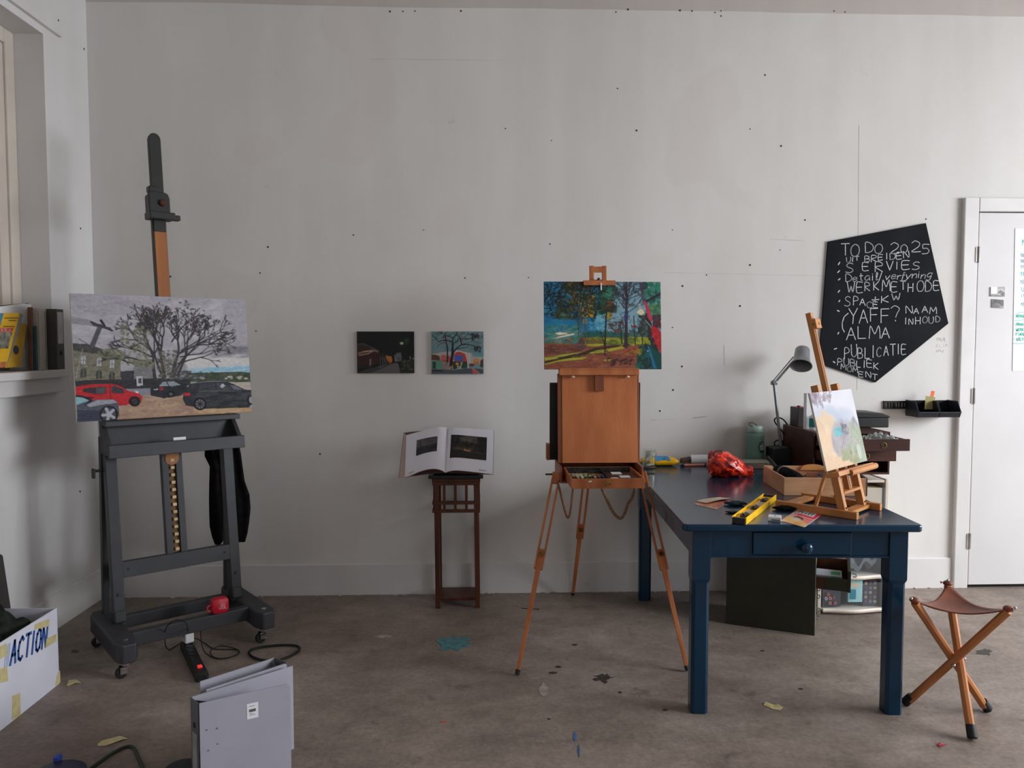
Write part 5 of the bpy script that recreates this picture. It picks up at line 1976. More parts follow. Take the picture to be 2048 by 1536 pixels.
# three telescopic legs
def leg(top, foot, f, wdir, rail=0.010, gap=0.030):
    top, foot, wd = Vector(top), Vector(foot), Vector(wdir).normalized()
    d = (foot - top).normalized()
    wd = (wd - d * wd.dot(d)).normalized()
    upn = wd.cross(d)
    j = top.lerp(foot, f)
    mb = MB()
    for s in (-1, 1):
        mb.beam(top + wd * s * gap / 2, j + wd * s * gap / 2, rail, 0.022, upn)
    a = j - d * 0.10
    mb.beam(a, j, gap + rail * 0.2, 0.018, upn)
    mb.beam(top, top + d * 0.06, gap + rail * 0.2, 0.018, upn)
    o = bld('leg', M_FRENCH, mb, bevel=0.0015)
    mb = MB()
    e = foot - d * 0.02
    mb.beam(j - d * 0.02, e, 0.024, 0.016, upn, w1=0.017, t1=0.015)
    bld('leg_extension', M_FRENCH, mb, o, bevel=0.001)
    mb = MB()
    mb.cyl(e - d * 0.004, foot + Vector((0, 0, 0.004)), 0.012, 0.010, 10)
    bld('foot_tip', M_RUBBER, mb, o)
    mb = MB()
    k = j - d * 0.075
    mb.cyl(k + upn * 0.016, k - upn * 0.022, 0.007, n=10)
    mb.cyl(k - upn * 0.016, k - upn * 0.022, 0.013, n=10)
    mb.cyl(k + upn * 0.014, k + upn * 0.02, 0.013, n=10)
    bld('leg_clamp', M_BRASS, mb, o)


leg((0.374, 3.90, 0.86), (0.150, 3.447, 0.002), 0.505, (1, 0, 0.2), gap=0.033)
leg((0.812, 3.90, 0.86), (0.942, 3.460, 0.002), 0.515, (1, 0, 0.2), gap=0.033)
leg((0.556, 4.10, 0.82), (0.535, 4.560, 0.002), 0.50, (1, 0, 0), gap=0.031)
for x, s in ((0.374, -1), (0.815, 1)):
    mb = MB()
    mb.cyl((x, 3.90, 0.852), (x + s * 0.035, 3.90, 0.852), 0.006, 0.005, 10)
    mb.box(min(x + s * .020, x + s * .06), max(x + s * .020, x + s * .06), 3.896, 3.904, 0.848, 0.856)
    bld('wing_bolt', M_BLACK, mb, bevel=0.001)
mb = MB()
Yr = 3.86
zz = lambda x, y: PY(x, y, Yr)
mb.tube([zz(1115, 962), zz(1121, 985), zz(1128, 1015), zz(1136, 1036), zz(1142, 1015), zz(1145, 985), zz(1147, 972)], 0.0055, 8, smooth=6)
M_ROPE = mat('hemp_rope', (148, 112, 84), 0.95, var=0.25, scale=160)
bld('rope_handle', M_ROPE, mb, smooth=True)
mb = MB()
mb.tube([zz(1202, 972), zz(1212, 996), zz(1226, 1024), zz(1240, 1037), zz(1249, 1028), zz(1256, 1008), zz(1264, 996), zz(1270, 977)], 0.0075, 8, smooth=6)
bld('rope_handle', M_ROPE, mb, smooth=True)
# dark panel held behind the lid
mb = MB()
mb.box(0.352, 0.838, 4.085, 4.105, 0.898, 1.312)
tag(mb.build('flat_portfolio', mat('dark_panel_black', (34, 28, 28), 0.6, var=0.2), bevel=0.002), 'flat black-brown portfolio standing behind the lid of the French easel', 'portfolio')
mb = MB()
mb.box(0.334, 0.351, 4.06, 4.13, 0.90, 0.985)
bld('side_peg', M_FRENCHDK, mb, bevel=0.002)

# paint tubes and other things in the drawer
M_TUBE = mat('tube_cream', (196, 186, 158), 0.45, var=0.12, scale=60)
TB = None


def tube_at(x, y, ang, col, capcol, label, tilt=0.0, L=0.10):
    t = thing('paint_tube', label, 'paint tube', (x, y, 0.8622), ang, 'paint tubes in the easel drawer')
    mb = MB()
    R = []
    for f, rx, rz in ((0, .0095, .0015), (.15, .0095, .005), (.6, .0088, .0088), (.85, .0088, .0088), (.93, .004, .004)):
        yy = L * (0.5 - f)
        R.append([Vector((rx * cos(2 * pi * k / 12), yy, max(rz, .001) * sin(2 * pi * k / 12))) for k in range(12)])
    mb.loft(R)
    mb.build('tube_body', col, t, True, smooth=True)
    mb = MB()
    mb.cyl((0, -L * 0.43, 0), (0, -L * 0.56, 0), 0.0065, 0.0055, 12)
    mb.build('cap', capcol, t, True)
    mb = MB()
    mb.loft([[Vector((.0094 * cos(2 * pi * k / 12), yy, .0094 * sin(2 * pi * k / 12))) for k in range(12)] for yy in (-L * .30, -L * .12)])
    mb.build('colour_band', capcol, t, True, smooth=True)
    return t


M_TG, M_TW = mat('tube_green', (30, 120, 70), 0.4), mat('tube_white', (214, 214, 206), 0.4)
M_TB, M_TO = mat('tube_blue', (40, 110, 160), 0.4), mat('tube_brown', (120, 92, 70), 0.45)
M_TD = mat('tube_olive', (62, 68, 58), 0.45)
for i, (c, k, lb) in enumerate(((M_TUBE, M_TD, 'cream paint tube lying at the left end of the open easel drawer'), (M_TUBE, M_TUBE, 'all-cream paint tube, second from the left end of the easel drawer'),
                                (M_TUBE, M_TW, 'cream paint tube with white cap left of the green-capped tube'), (M_TUBE, M_TG, 'cream paint tube with a bright green cap in the easel drawer'),
                                (M_TUBE, M_TD, 'cream paint tube with olive cap right of the green-capped tube'), (M_TO, M_TUBE, 'brownish paint tube with cream cap in the middle of the easel drawer'),
                                (M_TO, M_TO, 'plain brown paint tube beside the blue-capped tube in the drawer'), (M_TD, M_TB, 'dark paint tube with a blue cap by the drawer divider'))):
    tube_at(0.433 + i * 0.0212, 3.80, 0.16, c, k, lb, L=0.115)
for x, y, r, m, nm, lb in ((0.444, 3.655, 0.014, M_CREAM, 'pot_lid', 'round cream pot lid at the front left corner of the easel drawer'), (0.470, 3.66, 0.010, mat('pale_blue_cap', (160, 178, 186), 0.4), 'cap', 'pale blue screw cap at the front of the easel drawer'), (0.497, 3.652, 0.011, M_WHITE, 'cap', 'white screw cap at the front of the easel drawer')):
    mb = MB()
    mb.lathe([(r, 0), (r, .012), (r * .9, .014)], (x, y, 0.8525), n=16)
    tag(mb.build(nm, m, smooth=True), lb, 'cap')
mb = MB()
mb.lathe([(0.019, 0), (0.021, .003), (0.021, .018), (0.019, .021)], (0.630, 3.66, 0.8525), n=20)
tag(mb.build('small_pot', M_CREAM, smooth=True), 'small round cream pot in the right compartment of the easel drawer', 'pot')
mb = MB()
mb.box(0.612, 0.752, 3.69, 3.86, 0.8525, 0.866)
tag(mb.build('palette_tin', M_BLACK, bevel=0.003), 'flat black tin in the right compartment of the easel drawer', 'tin')
for (x0_, x1_, y0_, y1_, z_, lb) in ((0.640, 0.690, 3.80, 3.85, 0.8665, 'pale card lying on the black tin, nearer the lid of the easel'), (0.665, 0.715, 3.700, 3.745, 0.8665, 'white card lying on the black tin near the drawer front')):
    mb = MB()
    mb.box(x0_, x1_, y0_, y1_, z_, z_ + 0.004)
    tag(mb.build('card', M_PAPER), lb, 'card')


def forest_painting():
    cv = Canvas(300, 228, (24, 110, 150), [(68, 48), (1957, 65), (1940, 1478), (52, 1468)])
    for _ in range(220):
        x, y = random.uniform(60, 1000), random.uniform(50, 800)
        cv.ell(x, y, random.uniform(40, 110), random.uniform(20, 50), random.choice([(20, 104, 150), (34, 122, 160), (14, 92, 136), (44, 134, 168)]), .4, random.uniform(-.4, .4), .4)
    cv.poly([(1180, 60), (1960, 60), (1960, 900), (1040, 900), (1080, 500)], (124, 164, 178), .9)
    for _ in range(120):
        cv.ell(random.uniform(1050, 1800), random.uniform(80, 860), random.uniform(30, 80), random.uniform(20, 50), random.choice([(146, 178, 190), (108, 158, 176), (160, 186, 196), (128, 170, 184)]), .5, random.uniform(-.5, .5), .4)
    cv.poly([(870, 560), (960, 500), (1060, 540), (1040, 870), (900, 860)], (92, 166, 188), .95)
    cv.ell(950, 560, 110, 60, (70, 146, 138), .9, -.3)
    for k in range(14):
        x = 890 + k * 12
        cv.line([(x, 580), (x + random.uniform(-12, 12), 840)], 8, random.choice([(120, 184, 200), (70, 146, 180), (150, 196, 204)]), .8)
    for _ in range(60):
        cv.ell(random.uniform(780, 1050), random.uniform(700, 860), 26, 16, random.choice([(88, 160, 184), (52, 136, 166)]), .5)
    # horizon, meadows
    cv.poly([(560, 880), (1000, 870), (1300, 880), (1760, 900), (1760, 970), (560, 970)], (24, 92, 82))
    cv.dabs((700, 870, 1760, 950), 60, 18, [(30, 104, 84), (20, 76, 72), (64, 96, 90)], .7, asp=2)
    cv.poly([(1430, 880), (1760, 890), (1750, 960), (1430, 960)], (92, 104, 108), .7)
    cv.poly([(60, 960), (1960, 960), (1960, 1480), (50, 1480)], (142, 80, 56))
    cv.dabs((60, 1100, 1600, 1470), 300, 26, [(150, 86, 60), (132, 72, 52), (158, 96, 70), (120, 66, 52)], .5, asp=2.4, ang=(-.3, .3))
    cv.poly([(720, 970), (1780, 960), (1780, 1090), (720, 1080)], (120, 130, 48))
    cv.dabs((840, 965, 1780, 1080), 170, 16, [(142, 150, 36), (100, 116, 44), (168, 172, 50), (84, 96, 44)], .8, asp=3, ang=(-.1, .1))
    cv.poly([(730, 1000), (1000, 990), (1010, 1060), (730, 1070)], (112, 78, 52), .7)
    cv.poly([(60, 1110), (600, 1060), (700, 1130), (640, 1200), (60, 1240)], (118, 62, 50))
    cv.dabs((70, 1090, 600, 1220), 80, 22, [(132, 74, 60), (104, 52, 46), (116, 78, 72)], .5, asp=3, ang=(-.1, .15))
    LG = (168, 176, 48)
    for pts in ([(60, 1280), (300, 1240), (600, 1200), (680, 1190), (600, 1230), (300, 1290), (60, 1330)], [(60, 1380), (300, 1320), (480, 1290), (740, 1280), (560, 1320), (250, 1350), (60, 1400)],
                [(740, 1070), (1040, 1062), (1000, 1090), (880, 1110), (760, 1100)], [(760, 1200), (900, 1170), (1040, 1160), (1040, 1210), (880, 1220), (790, 1220)], [(1060, 1150), (1300, 1110), (1420, 1100), (1340, 1140), (1100, 1190)],
                [(1000, 1330), (1060, 1310), (1050, 1350)], [(1070, 1320), (1130, 1310), (1100, 1345)], [(470, 1300), (760, 1280), (640, 1320), (480, 1322)]):
        cv.poly(pts, LG, .95, 8)
    for pts in ([(250, 1290), (700, 1190), (860, 1130), (1300, 1080), (1250, 1110), (900, 1170), (720, 1230), (300, 1300)], [(60, 1340), (300, 1300), (680, 1230), (900, 1220), (640, 1260), (300, 1320), (60, 1375)]):
        cv.poly(pts, (52, 40, 28), .9)
    for _ in range(26):
        cv.ell(random.uniform(1080, 1460), random.uniform(1300, 1420), random.uniform(15, 46), random.uniform(8, 22), (64, 40, 38), .85, random.uniform(-.7, 0))
    # bonfire-like burst of light with tree stump
    for _ in range(120):
        cv.ell(random.uniform(60, 640), random.uniform(760, 1060), random.uniform(30, 70), random.uniform(14, 34), random.choice([(34, 122, 112), (64, 138, 124), (44, 104, 96), (96, 150, 136)]), .5, random.uniform(-.3, .3), .3)
    for _ in range(60):
        a = random.uniform(0, 6.28)
        r = random.uniform(120, 320)
        cv.line([(330 + 80 * cos(a), 900 + 30 * sin(a)), (330 + r * cos(a), 900 + r * .55 * sin(a))], 5, random.choice([(190, 178, 156), (150, 168, 156), (176, 150, 136)]), .45)
    cv.poly([(230, 890), (300, 870), (420, 885), (440, 900), (300, 920)], (232, 216, 184))
    cv.poly([(200, 985), (300, 940), (460, 905), (540, 890), (545, 915), (400, 945), (260, 970)], (226, 214, 190))
    cv.line([(60, 1000), (230, 960)], 8, (150, 176, 176), .8)
    cv.poly([(590, 1160), (600, 1020), (660, 960), (710, 1010), (720, 1140), (650, 1170)], (88, 66, 64), 1, 8)
    for k in range(5):
        cv.line([(560, 870 + k * 14), (730, 770 + k * 36)], 4, (176, 170, 160), .6)
    # left tree crowns
    DG = [(34, 52, 34), (48, 62, 32), (26, 42, 36), (62, 72, 36), (40, 44, 26)]
    sh = lambda x, y: (x > 250 + .35 * abs(y - 350)) or (y > 560 and y < 640)
    cv.dabs((180, 60, 900, 640), 420, 20, DG, .9, asp=1.6, shape=sh)
    cv.dabs((420, 60, 860, 560), 130, 20, [(92, 80, 34), (70, 84, 44), (110, 88, 30), (84, 52, 36)], .8, asp=1.4)
    cv.dabs((300, 480, 520, 640), 60, 20, [(56, 72, 42), (68, 82, 48)], .8)
    for _ in range(60):
        cv.ell(random.uniform(350, 960), random.uniform(80, 640), random.uniform(10, 34), random.uniform(8, 20), random.choice([(28, 112, 154), (44, 134, 166), (20, 96, 140)]), .85, random.uniform(-1, 1))
    cv.dabs((630, 340, 860, 620), 80, 15, [(150, 122, 36), (186, 140, 32), (128, 104, 40)], .85)
    for x, y in ((680, 600), (830, 610), (850, 300), (720, 680), (1000, 215), (720, 720)):
        cv.ell(x, y, 34, 26, (196, 142, 30), .95, random.uniform(-1, 1))
    for k in range(20):
        x = random.uniform(590, 740)
        cv.line([(x, random.uniform(120, 600)), (x + random.uniform(-10, 10), random.uniform(620, 960))], 10, random.choice([(44, 60, 62), (64, 78, 80), (34, 44, 44), (100, 110, 100)]), .7)
    cv.line([(700, 880), (740, 1040)], 10, (52, 40, 32))
    cv.line([(770, 880), (765, 1030)], 8, (60, 44, 36))
    BR = (20, 34, 44)
    cv.line([(60, 390), (130, 280), (150, 200), (120, 70)], 28, BR, 1, 16)
    for pts in ([(130, 280), (60, 250)], [(150, 200), (190, 130), (170, 70)], [(140, 260), (260, 250), (340, 200)], [(60, 430), (150, 370), (240, 260)], [(60, 480), (200, 500), (260, 470)], [(60, 580), (180, 560), (300, 540)], [(180, 390), (240, 380), (300, 390)], [(200, 400), (220, 480)], [(240, 160), (340, 110), (380, 80)], [(70, 110), (100, 90)]):
        cv.line(pts, 15, BR, 1, 8)
    for _ in range(40):
        x, y = random.uniform(60, 360), random.uniform(60, 640)
        a = random.uniform(-.8, .8)
        cv.line([(x, y), (x + 60 * cos(a), y + 60 * sin(a))], 9, BR, .8, 5)
    # middle trees
    cv.dabs((940, 120, 1220, 560), 150, 22, [(34, 62, 46), (24, 52, 42), (44, 72, 48), (36, 92, 76)], .9)
    cv.dabs((1060, 160, 1260, 330), 40, 26, [(44, 120, 92), (70, 140, 112)], .8)
    cv.dabs((1040, 460, 1210, 540), 40, 20, [(66, 60, 34), (44, 48, 36)], .9, asp=2, ang=(-.2, .2))
    cv.ell(1115, 610, 48, 62, (168, 142, 44), .95, .4)
    cv.dabs((1090, 370, 1180, 440), 10, 16, [(120, 70, 40)], .9)
    cv.line([(1075, 500), (1045, 900), (1030, 1240)], 22, (40, 34, 36), 1, 30)
    cv.line([(960, 860), (1010, 1000), (1025, 1080)], 14, (44, 38, 36))
    TK = (56, 48, 56)
    cv.line([(1370, 1110), (1385, 800), (1395, 500), (1410, 80)], 62, TK, 1, 22)
    cv.poly([(1310, 1120), (1345, 1060), (1420, 1060), (1440, 1100)], TK)
    cv.line([(1385, 700), (1395, 540)], 56, (62, 66, 128), .9)
    for _ in range(26):
        y = random.uniform(180, 640)
        cv.branch(1398, y, random.choice((random.uniform(.5, 1.3), random.uniform(1.85, 2.6))), random.uniform(110, 200), 12, (48, 42, 54), 2, .5, .75, .2, 4)
    for x0_, y0_, x1_, y1_, w in ((1310, 1060, 1290, 760, 20), (1525, 1090, 1510, 620, 16), (1640, 1100, 1640, 600, 16), (1760, 1000, 1700, 640, 40)):
        cv.line([(x0_, y0_), (x1_, y1_)], w, (46, 44, 48))
    for _ in range(60):
        x, y = random.uniform(1080, 1740), random.uniform(600, 880)
        a = random.uniform(0, 6.28)
        cv.line([(x, y), (x + 40 * cos(a), y + 40 * sin(a))], 9, random.choice([(52, 50, 58), (120, 70, 74), (44, 60, 56)]), .8, 5)
    cv.dabs((1120, 700, 1340, 880), 34, 18, [(110, 72, 66), (86, 60, 54)], .8)
    cv.ell(1525, 790, 34, 24, (140, 48, 56))
    cv.ell(1480, 440, 60, 24, (84, 84, 78), .8)
    cv.poly([(1560, 560), (1600, 510), (1640, 500), (1690, 560), (1640, 610), (1600, 590)], (226, 214, 176))
    cv.poly([(1590, 500), (1610, 440), (1640, 480)], (202, 190, 150), .9)
    cv.dabs((1590, 620, 1760, 940), 100, 18, [(44, 62, 54), (60, 80, 72), (34, 44, 42), (96, 110, 106)], .8)
    for _ in range(70):
        x, y = random.uniform(70, 560), random.uniform(70, 560)
        cv.branch(x, y, random.uniform(0, 6.28), random.uniform(70, 130), random.uniform(8, 15), random.choice([BR, (14, 26, 30), (30, 42, 36)]), 1, .8, .75, .35, 4)
    for _ in range(90):
        x, y = random.uniform(520, 1000), random.uniform(70, 620)
        cv.branch(x, y, random.uniform(0, 6.28), random.uniform(50, 110), random.uniform(7, 13), random.choice([(24, 36, 28), (36, 34, 26), (18, 30, 30)]), 1, .8, .75, .35, 4)
    for _ in range(80):
        x, y = random.uniform(1060, 1780), random.uniform(90, 880)
        cv.branch(x, y, random.uniform(0, 6.28), random.uniform(40, 90), random.uniform(6, 11), random.choice([(48, 44, 54), (62, 58, 66), (40, 56, 52)]), 1, .8, .75, .35, 4)
    for _ in range(70):
        x, y = random.uniform(60, 1560), random.uniform(1080, 1300)
        cv.line([(x, y), (x + random.uniform(40, 160), y - random.uniform(4, 30))], random.uniform(6, 14), random.choice([(66, 42, 32), (120, 62, 44), (150, 150, 48), (92, 56, 40)]), .6, 4)
    # right: green and red forms
    cv.poly([(1610, 70), (1700, 70), (1720, 360), (1660, 400)], (78, 62, 82))
    cv.dabs((1700, 70, 1950, 420), 90, 26, [(30, 116, 90), (44, 134, 104), (70, 108, 92), (92, 140, 132), (36, 84, 74)], .85)
    cv.line([(1720, 380), (1950, 260)], 40, (52, 44, 58))
    cv.poly([(1750, 430), (1950, 420), (1940, 640), (1820, 640)], (72, 124, 90))
    cv.dabs((1760, 430, 1945, 620), 50, 18, [(88, 144, 104), (60, 104, 76)], .7)
    cv.dabs((1830, 620, 1945, 800), 40, 26, [(104, 44, 48), (72, 66, 78), (60, 46, 54)], .9)
    cv.poly([(1690, 540), (1760, 620), (1800, 760), (1900, 1200), (1940, 1230), (1935, 1478), (1840, 1478), (1760, 1000)], (40, 50, 52))
    cv.poly([(1680, 370), (1720, 390), (1770, 520), (1812, 690), (1790, 725), (1740, 650)], (196, 44, 76))
    cv.poly([(1720, 430), (1760, 560), (1800, 680), (1770, 660)], (220, 90, 112), .7)
    cv.poly([(1780, 800), (1830, 780), (1900, 820), (1945, 900), (1935, 1190), (1880, 1120), (1800, 920)], (184, 36, 44))
    cv.ell(1885, 1010, 18, 28, (216, 106, 60))
    cv.dabs((1800, 820, 1930, 1100), 24, 20, [(206, 54, 54), (160, 30, 44)], .6)
    cv.line([(1700, 690), (1790, 800)], 14, (150, 160, 152))
    cv.poly([(1580, 1100), (1720, 1090), (1940, 1230), (1935, 1478), (1540, 1478), (1550, 1250)], (16, 74, 72))
    cv.dabs((1550, 1100, 1760, 1470), 80, 26, [(20, 88, 80), (12, 56, 58), (30, 100, 86), (36, 46, 40)], .7)
    cv.poly([(1720, 1095), (1745, 1100), (1860, 1470), (1810, 1470)], (34, 110, 156))
    cv.line([(1690, 1130), (1740, 1400)], 10, (20, 66, 90))
    cv.ell(1725, 1185, 12, 12, (170, 180, 190))
    cv.dabs((1530, 1160, 1620, 1260), 22, 16, [(150, 154, 50), (120, 96, 40)], .9)
    cv.dabs((1320, 1150, 1560, 1230), 34, 18, [(170, 80, 50), (120, 60, 40), (150, 110, 50)], .8)
    cv.streaks(3, 1, 1)
    return cv


fp = panel('canvas_painting', 0.619, 0.463, 0.018, forest_painting(), M_DARK_EDGE, M_PAINT)
c = Ld(0.6265, 1.3855, 0.007)
fp.location = c
fp.rotation_euler = (-math.atan(LL), 0, 0)
tag(fp, 'bright painting of trees with a red and green shape on the French easel', 'painting')

# ---------------------------------------------------------------- blue table
TT = 0.795
TBL = thing('table', 'long glossy petrol blue wooden table with one drawer and square legs', 'table', (0.798, 3.025, 0), radians(-2.8))
TM = root_matrix(TBL)
TW, TL_ = 0.962, 1.555


def tp(x, y, z=TT):
    return TM @ Vector((x, y, z))


mb = MB()
r = 0.022
ol = []
for cx, cy, a0 in ((TW - r, TL_ - r, 0), (r, TL_ - r, 90), (r, r, 180), (TW - r, r, 270)):
    for k in range(6):
        a = radians(a0 + k * 18)
        ol.append((cx + r * cos(a), cy + r * sin(a), TT - 0.03))
mb.prism(ol, (0, 0, 0.03))
mb.build('table_top', M_BLUE, TBL, True, bevel=0.008, seg=3, smooth=True)
LEGW = 0.074


def table_leg(x, y):
    mb = MB()
    R = []
    for z, c, ins in ((0.0, 0.012, 0.0018), (0.545, 0.012, 0.0018), (0.562, 0.001, 0), (TT - 0.0305, 0.001, 0)):
        w = LEGW / 2 - ins
        R.append([Vector((x + a, y + b, z)) for a, b in ((w - c, -w), (w, -w + c), (w, w - c), (w - c, w), (-w + c, w), (-w, w - c), (-w, -w + c), (-w + c, -w))])
    mb.loft(R)
    return mb.build('leg', M_BLUE, TBL, True, bevel=0.002)


lx0, lx1, ly0, ly1 = 0.083, TW - 0.083, 0.068, 1.46
for x in (lx0, lx1):
    for y in (ly0, ly1):
        table_leg(x, y)
h = LEGW / 2
z0, z1 = 0.652, TT - 0.0305
for nm, a in (('side_apron', (lx0 - h + .006, lx0 - h + .028, ly0 + h, ly1 - h)), ('side_apron', (lx1 + h - .028, lx1 + h - .006, ly0 + h, ly1 - h)), ('end_apron', (lx0 + h, lx1 - h, ly1 + h - .028, ly1 + h - .006))):
    mb = MB()
    mb.box(*a, z0, z1)
    mb.build(nm, M_BLUE, TBL, True, bevel=0.002)
mb = MB()
fy = ly0 - h + 0.008
mb.box(lx0 + h, 0.290, fy, fy + 0.02, z0, z1)
mb.box(0.690, lx1 - h, fy, fy + 0.02, z0, z1)
mb.box(0.290, 0.690, fy, fy + 0.02, z0, z0 + 0.012)
mb.box(0.290, 0.690, fy, fy + 0.02, z1 - 0.006, z1)
mb.box(lx0 + h, lx1 - h, fy - 0.006, fy, z0, z0 + 0.008)
mb.build('front_apron', M_BLUE, TBL, True, bevel=0.0015)
mb = MB()
mb.box(0.2915, 0.6885, fy - 0.008, fy + 0.3, z0 + 0.014, z1 - 0.008)
dr = mb.build('drawer', M_BLUE, TBL, True, bevel=0.002)
mb = MB()
mb.lathe([(0.012, 0), (0.011, 0.008), (0.016, 0.014), (0.0245, 0.026), (0.024, 0.034), (0.017, 0.042), (0.006, 0.046)], (0.497, fy - 0.008, 0.700), (0, -1, 0), 24)
mb.build('knob', M_BLUE, dr, True, smooth=True, angle=60)


# ---------------------------------------------------------------- on the table: along the wall
def on_top(x, y, dz=0.0005):
    p = PZ(x, y, TT)
    p.z = TT + dz
    return p


M_GLASS = mat('clear_glass', (246, 250, 249), 0.03, trans=1.0, ior=1.45, var=0.0)
c = on_top(1299, 934)
c.y = 4.43
c.x = PY(1299, 920, 4.43).x
mb = MB()
mb.lathe([(0.036, 0.0), (0.040, 0.004), (0.040, 0.086), (0.034, 0.094), (0.034, 0.108), (0.0318, 0.108), (0.0318, 0.093), (0.0375, 0.085), (0.0375, 0.006), (0.001, 0.005)], (c.x, c.y, TT + .0005), n=28)
tag(mb.build('glass_jar', M_GLASS, smooth=True), 'clear glass jar with chalk sticks on the far left corner of the blue table', 'jar')
M_STICK = mat('chalk_stick', (205, 200, 190), 0.8, var=0.08, scale=40)
for k, (dx, dz, ex, ez, lb) in enumerate(((-.018, .012, .022, .046, 'pale chalk stick lying lowest across the glass jar'), (-.024, .040, .012, .072, 'pale chalk stick leaning steeply at the left inside the glass jar'))):
    mb = MB()
    mb.cyl((c.x + dx, c.y - 0.012 + .014 * k, TT + dz + .004), (c.x + ex, c.y - 0.006 + .014 * k, TT + ez - 0.022 * (k == 0)), 0.0065, n=10)
    tag(mb.build('chalk_stick', M_STICK, smooth=True), lb, 'chalk')
mb = MB()
mb.hexa([(c.x - .022, c.y + .012, TT + .04), (c.x + .010, c.y + .012, TT + .04), (c.x + .010, c.y + .015, TT + .04), (c.x - .022, c.y + .015, TT + .04), (c.x - .020, c.y + .018, TT + .10), (c.x + .012, c.y + .018, TT + .10), (c.x + .012, c.y + .021, TT + .10), (c.x - .020, c.y + .021, TT + .10)])
tag(mb.build('paper_slip', mat('greyish_card', (190, 186, 172), 0.8)), 'greyish paper slip standing in the glass jar on the blue table', 'paper')
# yellow packet of wipes
M_YEL = mat('yellow_foil_pack', (232, 176, 14), 0.35, var=0.06)
pk0, pk1 = PY(1277, 925, 4.51), PY(1357, 925, 4.51)
PK = thing('wipes_packet', 'crinkled yellow and blue packet lying behind the glass jar by the wall', 'packet', ((pk0.x + pk1.x) / 2, 4.515, TT + 0.0005))
Lp = pk1.x - pk0.x
mb = MB()
R = []
for i in range(25):
    f = i / 24
    e = min(1, min(f, 1 - f) * 6) ** 0.6
    hx = -Lp / 2 + Lp * f
    ring = []
    for k in range(20):
        a = 2 * pi * k / 20
        wob = 1 + 0.05 * sin(3 * a + f * 20)
        ring.append(Vector((hx, 0.045 * cos(a) * (0.75 + .25 * e) * wob, max(0.0, 0.026 + 0.0262 * sin(a) * (0.10 + 0.9 * e) * (wob if sin(a) > 0 else 1.0)))))
    R.append(ring)
mb.loft(R)
pb = mb.build('pack', M_YEL, PK, True, smooth=True, angle=80)
mb = MB()
mb.sheet(lambda u, v: Vector((-0.02 + 0.082 * u - 0.01 * v, -0.045 * cos(radians(10 + 75 * v + 15 * sin(u * 3))) * 1.06, 0.028 + 0.0285 * sin(radians(10 + 75 * v + 15 * sin(u * 3))))), 14, 6)
mb.build('blue_print', mat('blue_print', (52, 138, 196), 0.4, var=0.25, scale=40), PK, True, smooth=True)
# brush: white handle roll and brown bristles; pen in front
a0, a1 = PY(1380, 922, 4.55), PY(1415, 922, 4.55)
BR = thing('stubby_brush', 'stubby white-handled brush with brown bristles lying by the wall', 'brush', ((a0.x + a1.x) / 2, 4.55, TT + 0.0005))
zc = TT + 0.030
mb = MB()
mb.cyl((a0.x, 4.55, zc), (a1.x, 4.555, zc), 0.028, 0.0285, 24)
mb.build('handle', M_PAPER, BR, bevel=0.003)
mb = MB()
q = PY(1362, 922, 4.55)
for k in range(46):
    r_, a_ = 0.02 * sqrt(random.random()), random.uniform(0, 6.28)
    mb.cyl((a0.x, 4.55 + r_ * cos(a_), zc + r_ * sin(a_) - .003), (q.x + random.uniform(-.004, .004), 4.55 + r_ * 1.1 * cos(a_), max(TT + .003, zc - .008 + r_ * .9 * sin(a_))), 0.0028, 0.0016, 5)
bb = mb.build('bristles', mat('brown_bristle', (120, 100, 86), 0.9), BR)
bb['kind'] = 'stuff'
p0, p1 = on_top(1368, 933, .008), on_top(1408, 932, .008)
PN = thing('pen', 'salmon pink pen with dark ends lying in front of the white brush', 'pen', ((p0.x + p1.x) / 2, p0.y, TT + 0.0005))
d = (p1 - p0).normalized()
mb = MB()
mb.cyl(p0, p1, 0.0068, n=14)
mb.build('barrel', mat('salmon_barrel', (216, 130, 104), 0.4), PN, smooth=True)
mb = MB()
mb.lathe([(0.0062, 0), (0.005, .008), (0.0035, .016), (0.001, .022)], p0, -d, 12)
mb.build('tip', M_BLACK, PN, smooth=True)
mb = MB()
mb.cyl(p1, p1 + d * 0.014, 0.0068, 0.0058, 14)
mb.build('end_cap', mat('navy_cap', (40, 40, 66), 0.4), PN, smooth=True)
# flat speckled board, water bottle
e0 = on_top(1488, 938)
mb = MB()
yb0, yb1 = 4.375, 4.505
xa, xb_ = 1.50, PY(1541, 935, yb0).x
mb.hexa([(xa, yb0, TT + .0005), (xb_, yb0, TT + .0005), (xb_ + .02, yb1, TT + .0005), (xa + .02, yb1, TT + .0005), (xa, yb0, TT + .036), (xb_, yb0, TT + .036), (xb_ + .02, yb1, TT + .036), (xa + .02, yb1, TT + .036)])
tag(mb.build('flat_box', mat('speckled_grey', (176, 172, 160), 0.8, var=0.25, scale=300), bevel=0.002), 'flat speckled grey box on the blue table in front of the green bottle', 'box')
bc = PY(1510, 900, 4.568)
BT = thing('water_bottle', 'translucent green water bottle with pale lid standing against the wall', 'bottle', (bc.x, 4.568, TT + 0.0005))
M_BOT = mat('green_tritan', (172, 214, 200), 0.2, trans=0.6, ior=1.2, var=0.02)
mb = MB()
rb = 0.0525
mb.lathe([(rb - .006, 0.0), (rb, 0.006), (rb, 0.168), (rb - .002, 0.176), (rb - .008, 0.186), (0.042, 0.190), (0.042, 0.2), (0.039, 0.2), (0.039, 0.19), (rb - .008, 0.18), (rb - .0035, 0.165), (rb - .0035, 0.008), (0.002, 0.006)], (bc.x, 4.568, TT + .0005), n=36)
mb.build('body', M_BOT, BT, smooth=True, angle=50)
mb = MB()
